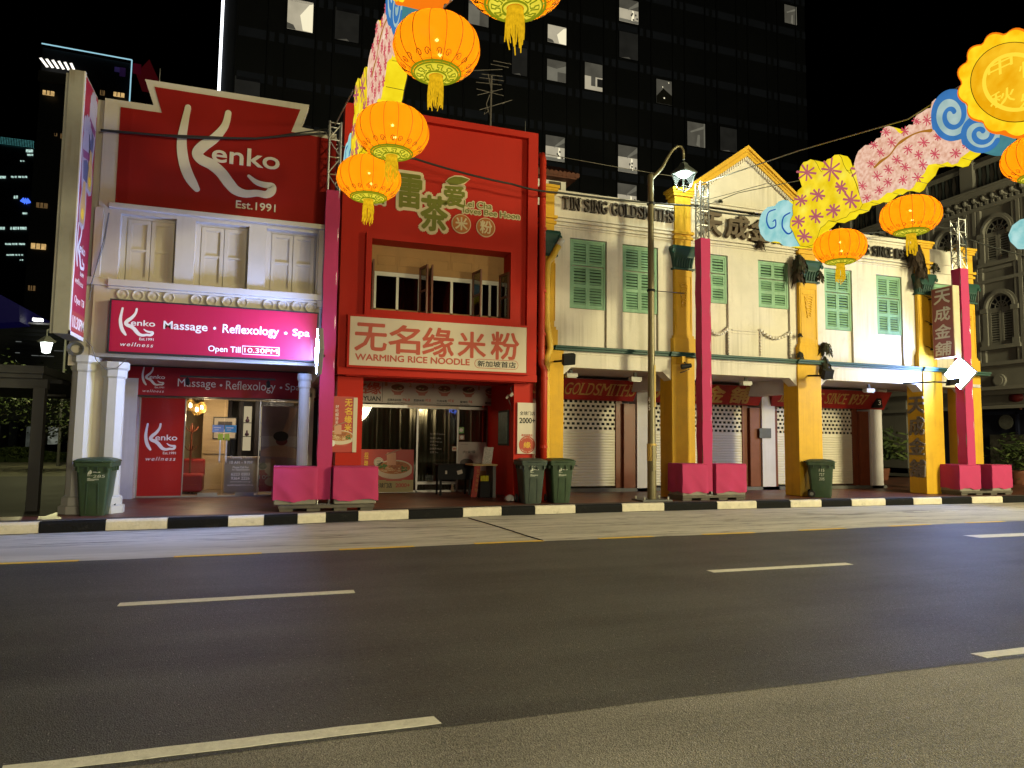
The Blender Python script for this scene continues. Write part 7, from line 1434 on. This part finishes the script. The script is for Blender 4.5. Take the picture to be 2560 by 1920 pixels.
p=onY(t(0,1,400,1350),40); o=thing('street_lamp','distant lit lantern street lamp beyond the covered walkway','street lamp',(p.x,40,.2)); MB().cyl((p.x+.8,40,.2),(p.x+.8,40,p.z+.9),.07,.05,8).tube([(p.x+.8,40,p.z+.9),(p.x+.5,40,p.z+1.1),(p.x,40,p.z+.9),(p.x,40,p.z+.6)],.04,6).build('post',grey,o); MB().lathe([(.1,.6),(.42,.35),(.38,.3)],(p.x,40,p.z),4).build('lantern_hood',grey,o); MB().lathe([(.27,.28),(.17,-.22),(.0,-.26)],(p.x,40,p.z),4).build('lamp_panel',emit('far_lamp',(.9,1,.9),5),o)
point('plaza_light',(p.x+1.5,36,p.z+.2),800,(1,.95,.45),.2)
# covered walkway
CY=16.05; A=lambda c,x,y:onY(t(*c,x,y),CY); o=thing('covered_walkway','flat roofed dark grey covered walkway on square posts at the left edge','covered walkway',(-4.3,CY,.2)); cm=mat('walkway_grey',(.05,.049,.049),.5,var=.1,scale=2)
MB().box(-14,A((0,1),478,0).x,CY,23,2.86,3.02).box(-14,A((0,1),465,0).x,CY+.05,23,2.77,2.86).build('roof',cm,o,bevel=.01); MB().box(-14,A((0,1),395,1650).x,CY+.12,CY+.3,2.58,2.77).build('beam',cm,o); MB().box(-4.33,-4.13,CY+.05,CY+.25,.2,2.6).build('post',cm,o,bevel=.006)
MB().box(-4.25,-4.1,22.6,22.8,.2,2.77).build('post',cm,o); MB().box(-9.0,-8.8,CY+.05,CY+.25,.2,2.77).build('post',cm,o); MB().box(-14,-3.9,CY+.3,23,2.70,2.77).build('ceiling',mat('walkway_ceiling',(.02,.02,.022),.7,var=.1),o); p=onY(t(0,2,380,95),18.5); MB().cyl((p.x,18.5,p.z),(p.x+.42,18.5,p.z),.025,None,8).build('tube_lamp',mat('tube_off',(.35,.35,.33),.4,var=.05),o)
# trees, hedge, car
lf1=mat('leaf_dark',(.035,.055,.015),.6,var=.4,scale=3); lf2=mat('leaf_light',(.075,.10,.025),.6,var=.3,scale=3); bark=mat('bark',(.09,.075,.055),.9,var=.3,scale=8)
def tree(label,x,y,h,cz,rx,rz,n,seed):
    rnd=random.Random(seed); o=thing('tree',label,'tree',(x,y,.15),'young trees in the plaza'); mb=MB(); mb.tube([(x,y,.1),(x+.05,y,h*.35),(x-.05,y,h*.6),(x+.05,y,h*.9)],[.09,.07,.055,.02],7); cl=[]
    for k in range(11):
        a=rnd.uniform(0,6.28); z=rnd.uniform(.38,.8)*h; q=rnd.uniform(.5,1)*rx; e=(x+q*math.cos(a),y+q*math.sin(a),min(h,z+rnd.uniform(.2,.7)*rz)); mb.tube([(x,y,z),((x+e[0])/2,(y+e[1])/2,(z+e[2])/2+.1),e],[.035,.022,.008],5); cl.append(e); cl.append(((x+e[0])/2,(y+e[1])/2,(z+e[2])/2))
    mb.build('trunk',bark,o); mb=MB()
    for k in range(n):
        c=rnd.choice(cl); v=Vector((rnd.gauss(0,.42),rnd.gauss(0,.42),rnd.gauss(0,.3)))*(rx/1.3)+Vector(c); s=rnd.uniform(.05,.12); a=Vector((rnd.uniform(-1,1),rnd.uniform(-1,1),rnd.uniform(-.6,.6))).normalized()*s; b=a.orthogonal().normalized()*s*.5; b.rotate(Matrix.Rotation(rnd.uniform(0,6.28),3,a)); mb.add([v-a,v+b,v+a,v-b],[(0,1,2,3)],0 if rnd.random()<.65 else 1)
    mb.build('crown',[lf1,lf2],o); return o
tree('thin trunked young tree behind the walkway post, nearest the frame edge',-12.9,38,5.2,3,1.9,1.5,1900,1); tree('young plaza tree between the walkway post and the white column',-9.2,36,4.4,3,1.5,1.3,1500,2); tree('leafy tree at the left edge beyond the walkway',-17.5,42,5.8,3,2.4,1.6,1900,3); tree('slender tree hidden near the white column',-8.3,41,4.6,3,1.6,1.3,1300,4)
tree('dim tree rising above the walkway roof',-17.5,47,9.3,3,2.0,1.8,1400,5)
rnd=random.Random(9); mb=MB()
for k in range(7000):
    x=rnd.uniform(-34,-4.5); y=rnd.uniform(46.2,47.6); z=.2+.75*math.sqrt(rnd.random())*(.85+.2*math.sin(x*1.3)); a=Vector((rnd.uniform(-1,1),rnd.uniform(-.6,.6),rnd.uniform(.1,1))).normalized()*rnd.uniform(.06,.16); b=a.orthogonal().normalized()*.035; v=Vector((x,y,z)); mb.add([v-a,v+b,v+a,v-b],[(0,1,2,3)],0 if rnd.random()<.6 else 1)
mb.box(-34,-4.5,46.5,47.3,.15,.75,0); o=mb.build('hedge',[lf1,lf2]); o['kind']='stuff'; tag(o,'low clipped hedge along the plaza edge','hedge')
def car(label,x,y,L,m,face):
    o=thing('parked_car',label,'car',(x,y,.1)); s=face
    side_=[(-L/2,.35),(-L/2,.75),(-L/2+.1,.9),(-L*.22,1.0),(-L*.08,1.42),(L*.25,1.45),(L*.42,1.0),(L/2,.92),(L/2,.35)]
    mb=MB(); mb.prism([(x+s*u,.1+v) for u,v in side_],front(y),-1.75,0); mb.build('body',m,o,bevel=.06)
    gl=mat('car_glass',(.01,.012,.015),.1,var=0); MB().prism([(x+s*u,.1+v) for u,v in ((-L*.19,1.02),(-L*.065,1.36),(L*.23,1.38),(L*.36,1.02))],front(y),.001,.01).build('side_window',gl,o)
    for u in (-L*.3,L*.3):
        wv=MB().cyl((x+u,y-.02,.42),(x+u,y+.2,.42),.32,None,20).build('wheel',black,o); MB().cyl((x+u,y-.04,.42),(x+u,y-.02,.42),.2,None,14).build('rim',mat('alloy',(.5,.5,.5),.3,metal=.8,var=0),wv)
    MB().box(x-s*L/2-.03,x-s*L/2+.03,y+.1,y+.5,.78,.92).build('headlight',emit('headlight',(1,.95,.8),6),o); MB().box(x+s*L/2-.03,x+s*L/2+.03,y+.1,y+.5,.8,.95).build('tail_light',mat('tail_red',(.3,.01,.01),.3,var=0),o); MB().box(x+s*L*.2,x+s*L*.26,y-.01,y,.98,1.03).build('indicator',emit('amber',(1,.45,.05),3),o)
car('dark silver car with bright reflections at the left edge',-23.2,56,4.6,mat('car_silver',(.22,.23,.24),.25,metal=.7,var=0),-1); car('dark car half hidden behind the young trees',-13.0,58,4.3,mat('car_black',(.015,.016,.02),.2,var=0),1)
for i,(x,y) in enumerate(((-21,64),(-16,66),(-12,63))): 
    o=thing('shop_lights',['dim far shopfront at the left edge','dim far shopfront beyond the trees','dim far shopfront near the white column'][i],'building',(x,y,0)); MB().box(x-2.4,x+2.4,y,y+5,0,5).build('wall',mat('far_wall',(.10,.10,.09),.8,var=.3,scale=.5),o)
    for k in range(3): MB().box(x-2+k*1.5,x-1.2+k*1.5,y-.05,y,.8+.2*k,2.4).build('window',emit('far_window%d'%(k%2),(.30,.32,.26) if k%2 else (.10,.11,.09),.35,.6,2),o)
# ================================================================ grey building across the side street (faces -x)
GX=29.5; gb=thing('arched_building','grey three storey classical building with arched louvred windows across the side street','building',(GX,24,.2)); gw=mat('grey_stucco',(.155,.145,.13),.75,var=.10,scale=1.5,bump=.1,streak=.2,dirt=(.06,.055,.05)); gwt=mat('grey_trim',(.185,.175,.16),.7,var=.08,scale=2)
fs=side(GX); U=lambda c,x,y:onX(t(*c,x,y),GX)
Z=lambda px_,py_: onX((px_,py_),GX)
zs=U((3,1),2100,1390).z; zc0=U((3,0),2050,1640).z
MB().box(GX,GX+12,14,48,.2,.6).box(GX+.35,GX+12,14,48,3.5,14.6).build('body',gw,gb)
def arch(u,half,z0,zs_,n=14): return [(u+half*math.cos(a),zs_+half*math.sin(a)) for a in [math.pi*i/n for i in range(n+1)]]
wallz0=3.9; top=14.3
def awin(uc,half,z0,zsp,label=None):
    w0=MB(); n=20; o1=arch(uc,half*1.42,z0,zsp,n); i1=arch(uc,half*1.05,z0,zsp,n)
    for i in range(n): w0.prism([o1[i],o1[i+1],i1[i+1],i1[i]],fs,.0,.14)
    o2=arch(uc,half*1.25,z0,zsp,n)
    for i in range(n): w0.prism([o2[i],o2[i+1],i1[i+1],i1[i]],fs,.14,.20)
    for s in (-1,1):
        w0.prism(rect(uc+s*half*1.42-.0 if s<0 else uc+half*1.05,uc-half*1.05 if s<0 else uc+half*1.42,z0,zsp),fs,.0,.14); w0.prism(rect(uc+s*half*1.24-.16,uc+s*half*1.24+.16,zsp-.2,zsp),fs,.14,.22); w0.prism(rect(uc+s*half*1.24-.15,uc+s*half*1.24+.15,z0,z0+.25),fs,.14,.2)
    w0.prism(rect(uc-half*1.6,uc+half*1.6,z0-.16,z0),fs,0,.24); wn=w0.build('window',gwt,gb)
    mb=MB(); mb.prism(arch(uc,half,z0,zsp,20)+[(uc-half,zsp-.02),(uc+half,zsp-.02)],fs,.0,.02); mb.build('fan_glass',mat('fan_glass',(.012,.012,.016),.2,var=0),wn)
    mb=MB()
    for k in range(1,6): a=math.pi*k/6; mb.obox(fs(uc+half*.5*math.cos(a),zsp+half*.5*math.sin(a),.03),(0,half*.5*math.cos(a),half*.5*math.sin(a)),(0,-.022*math.sin(a),.022*math.cos(a)),(.012,0,0))
    mb.tube([fs(uc+half*.5*math.cos(a),zsp+half*.5*math.sin(a),.03) for a in [math.pi*i/14 for i in range(15)]],.025,4); mb.tube([fs(uc+half*.97*math.cos(a),zsp+half*.97*math.sin(a),.03) for a in [math.pi*i/18 for i in range(19)]],.04,4); mb.prism(rect(uc-half,uc+half,zsp-.09,zsp),fs,.02,.06); mb.build('fan_bar',gwt,wn)
    for s in (0,1):
        a,b=(uc-half,uc-.01) if s==0 else (uc+.01,uc+half); mb=MB().wall(a,b,z0,zsp-.09,side(GX-.06),.04,[(a+.09,b-.09,z0+.15,zsp-.2)]); mb.poly(rect(a+.05,b-.05,z0+.1,zsp-.15),side(GX-.005),0,1); m=int((zsp-.35-z0)/.105)
        for k in range(m): zz_=z0+.15+(zsp-.35-z0)*(k+.5)/m; mb.obox((GX-.04,(a+b)/2,zz_),(0,(b-a)/2-.09,0),(-.02,0,-.035),(.004,0,-.003))
        mb.build('shutter_leaf',[gwt,mat('louvre_gap',(.02,.018,.016),.8,var=0)],wn)
# window positions from the photograph
def cu(px0,px1,py): a=Z(px0,py); b=Z(px1,py); return (a.y+b.y)/2,abs(a.y-b.y)/2
uc,hf=cu(2280+1530/7.9,2280+2025/7.9,630+1110/7.9); z_sp=Z(2280+1780/7.9,630+1085/7.9).z; z_lo=Z(2280+300/4.046+480/4.046,840+110/4.046).z
mb=MB(); mb.box(GX,GX+.4,14,48,wallz0,top); mb.build('wall',gw,gb)
uc2,hf2=cu(2200+1640/6.1444,2200+2035/6.1444,360+1320/6.1444); z_sp2=Z(2200+1840/6.1444,360+1330/6.1444).z; z_lo2=Z(2280+1750/7.9,630+180/7.9).z
print('arch',uc,hf,z_sp,z_lo,uc2,hf2,z_sp2,z_lo2)
sp=abs(hf)*4.3
for k in (-1,0,1,2,3): awin(uc+sp*k,hf,z_lo,z_sp); awin(uc+sp*k,hf,z_lo2,z_sp2)
mb=MB()
zA=z_lo-.4
for z0,z1,d in ((zA-.45,zA-.3,.2),(zA-1.5,zA-1.35,.25),(zA-2.3,zA-2.15,.12),(z_sp+hf*1.42+.35,z_sp+hf*1.42+.5,.16),(z_lo2-.35,z_lo2-.2,.1)): mb.box(GX-d,GX,14,48,z0,z1)
zcn=Z(2200+1500/6.1444,360+1000/6.1444).z; mb.box(GX-.2,GX,14,48,zcn-.15,zcn); mb.box(GX-.5,GX,14,48,zcn+.42,zcn+.62); mb.box(GX-.6,GX,14,48,zcn+.62,zcn+.72)
for k in range(70): y=15+k*.42; mb.box(GX-.42,GX,y,y+.2,zcn+.15,zcn+.42); mb.lathe([(0,-.1),(.1,-.05),(.1,.05),(0,.12)],(GX-.44,y+.1,zcn+.25),7)
for k in range(110): y=15+k*.27; mb.box(GX-.26,GX,y,y+.13,zcn,zcn+.14)
mb.build('cornice',gwt,gb)
mb=MB(); zb0=zcn+.72; mb.box(GX-.2,GX+.1,14,48,zb0+1.05,zb0+1.25)
for k in range(16): y=uc+sp*.5+sp*(k-6)/1.0; mb.box(GX-.28,GX+.2,y-.3,y+.3,zb0,zb0+1.3); mb.lathe([(.34,1.3),(.3,1.4),(.16,1.5),(.2,1.65),(.05,2.1),(0,2.15)],(GX-.04,y,zb0),10)
mb.build('balustrade',gwt,gb); mb=MB()
for k in range(90): y=15+k*.36; mb.lathe([(.06,0),(.11,.25),(.05,.6),(.1,1.05)],(GX-.05,y,zb0),6)
mb.build('baluster',mat('dark_baluster',(.02,.025,.025),.7,var=.2),gb)
mb=MB()
for k in range(8):
    y=uc+sp*.5+sp*(k-3)
    for q in range(5): mb.box(GX-.12-.03*(q%2),GX,y-.45+.2*q,y-.30+.2*q,zA-.3,zcn-.15)
mb.build('pilaster',gwt,gb)
MB().box(GX,GX+.4,14,16.5,.2,3.9).box(GX,GX+.4,26.5,48,.2,3.9).build('ground_wall',gw,gb)
q=Z(2280+895/4.046,840+450/4.046); MB().prism(circ(q.y,q.z,.28,20),fs,.0,.12).prism(circ(q.y,q.z,.2,20),fs,.12,.16).build('roundel',gwt,gb)
MB().box(GX+1.2,GX+1.3,16.5,26.5,.2,3.8).build('dark_recess',mat('navy_wall',(.008,.009,.02),.6,var=.2),gb); mb=MB()
for y in (20.2,21.9,23.7): mb.box(GX+1.1,GX+1.2,y-.06,y+.06,.2,3.2)
mb.box(GX+1.1,GX+1.2,20.2,23.7,3.1,3.25); mb.build('door_frame',mat('navy_frame',(.015,.018,.04),.4,var=.1),gb); q=onX((2280+955/4.046,840+870/4.046),GX+1.1); MB().prism(circ(q.y,q.z,.32,20),side(GX+1.08),0,.02).build('emblem',mat('emblem_grey',(.10,.10,.09),.5,var=.3,scale=8),gb); MB().box(GX+1.05,GX+1.09,q.y-.75,q.y+.75,.6,q.z-.55).build('poster_panel',mat('poster_dim',(.075,.07,.06),.5,var=.6,scale=3),gb)
MB().box(GX-.2,GX+1.2,14,48,.2,.34).build('step',gw,gb)
o=thing('red_lantern','dim red paper lantern hanging under the arcade of the grey building','lantern',onX((2280+1095/4.046,840+625/4.046),GX+.6)); MB().lathe([(.15,.25),(.38,.12),(.42,0),(.38,-.12),(.15,-.25)],(0,0,0),16).build('body',mat('red_paper',(.10,.008,.01),.6,var=.1),o,smooth=True,local=True); MB().lathe([(.03,-.25),(.05,-.5),(0,-.5)],(0,0,0),8).build('tassel',mat('red_tassel',(.10,.03,.02),.6,var=0),o,local=True)
p=onZ((2280+1095/4.046,840+1450/4.046),.3); p=onX((2280+1095/4.046,840+1400/4.046),GX-1.0)
o=thing('potted_plant','dark bushy plant in a terracotta pot at the right edge','potted plant',(p.x,p.y,.2)); MB().lathe([(.30,0),(.42,.45),(.45,.55),(.40,.55),(.38,.5),(0,.5)],(p.x,p.y,.2),18).build('pot',mat('terracotta',(.16,.055,.03),.7,var=.2),o,smooth=True); mb=MB(); rnd=random.Random(3)
for k in range(700): v=Vector((p.x+rnd.gauss(0,.35),p.y+rnd.gauss(0,.5),1.3+rnd.gauss(0,.35))); a=Vector((rnd.uniform(-1,1),rnd.uniform(-1,1),rnd.uniform(-.5,1))).normalized()*rnd.uniform(.08,.2); b=a.orthogonal().normalized()*.04; mb.add([v-a,v+b,v+a,v-b],[(0,1,2,3)],rnd.choice((0,0,1)))
mb.build('foliage',[lf1,lf2],o)
o=thing('potted_plant','tall dark leafy plant in the gap between the right arcade pillars','potted plant',(25.2,24,.2)); mb=MB(); rnd=random.Random(4)
for k in range(500): v=Vector((25.2+rnd.gauss(0,.4),24+rnd.gauss(0,.5),1.1+abs(rnd.gauss(0,.6)))); a=Vector((rnd.uniform(-1,1),rnd.uniform(-1,1),rnd.uniform(-.5,1))).normalized()*rnd.uniform(.1,.3); b=a.orthogonal().normalized()*.06; mb.add([v-a,v+b,v+a,v-b],[(0,1,2,3)],rnd.choice((0,0,1)))
mb.build('foliage',[lf1,lf2],o); MB().lathe([(.25,0),(.35,.5),(.3,.5),(0,.45)],(25.2,24,.2),14).build('pot',MATS['terracotta'],o)
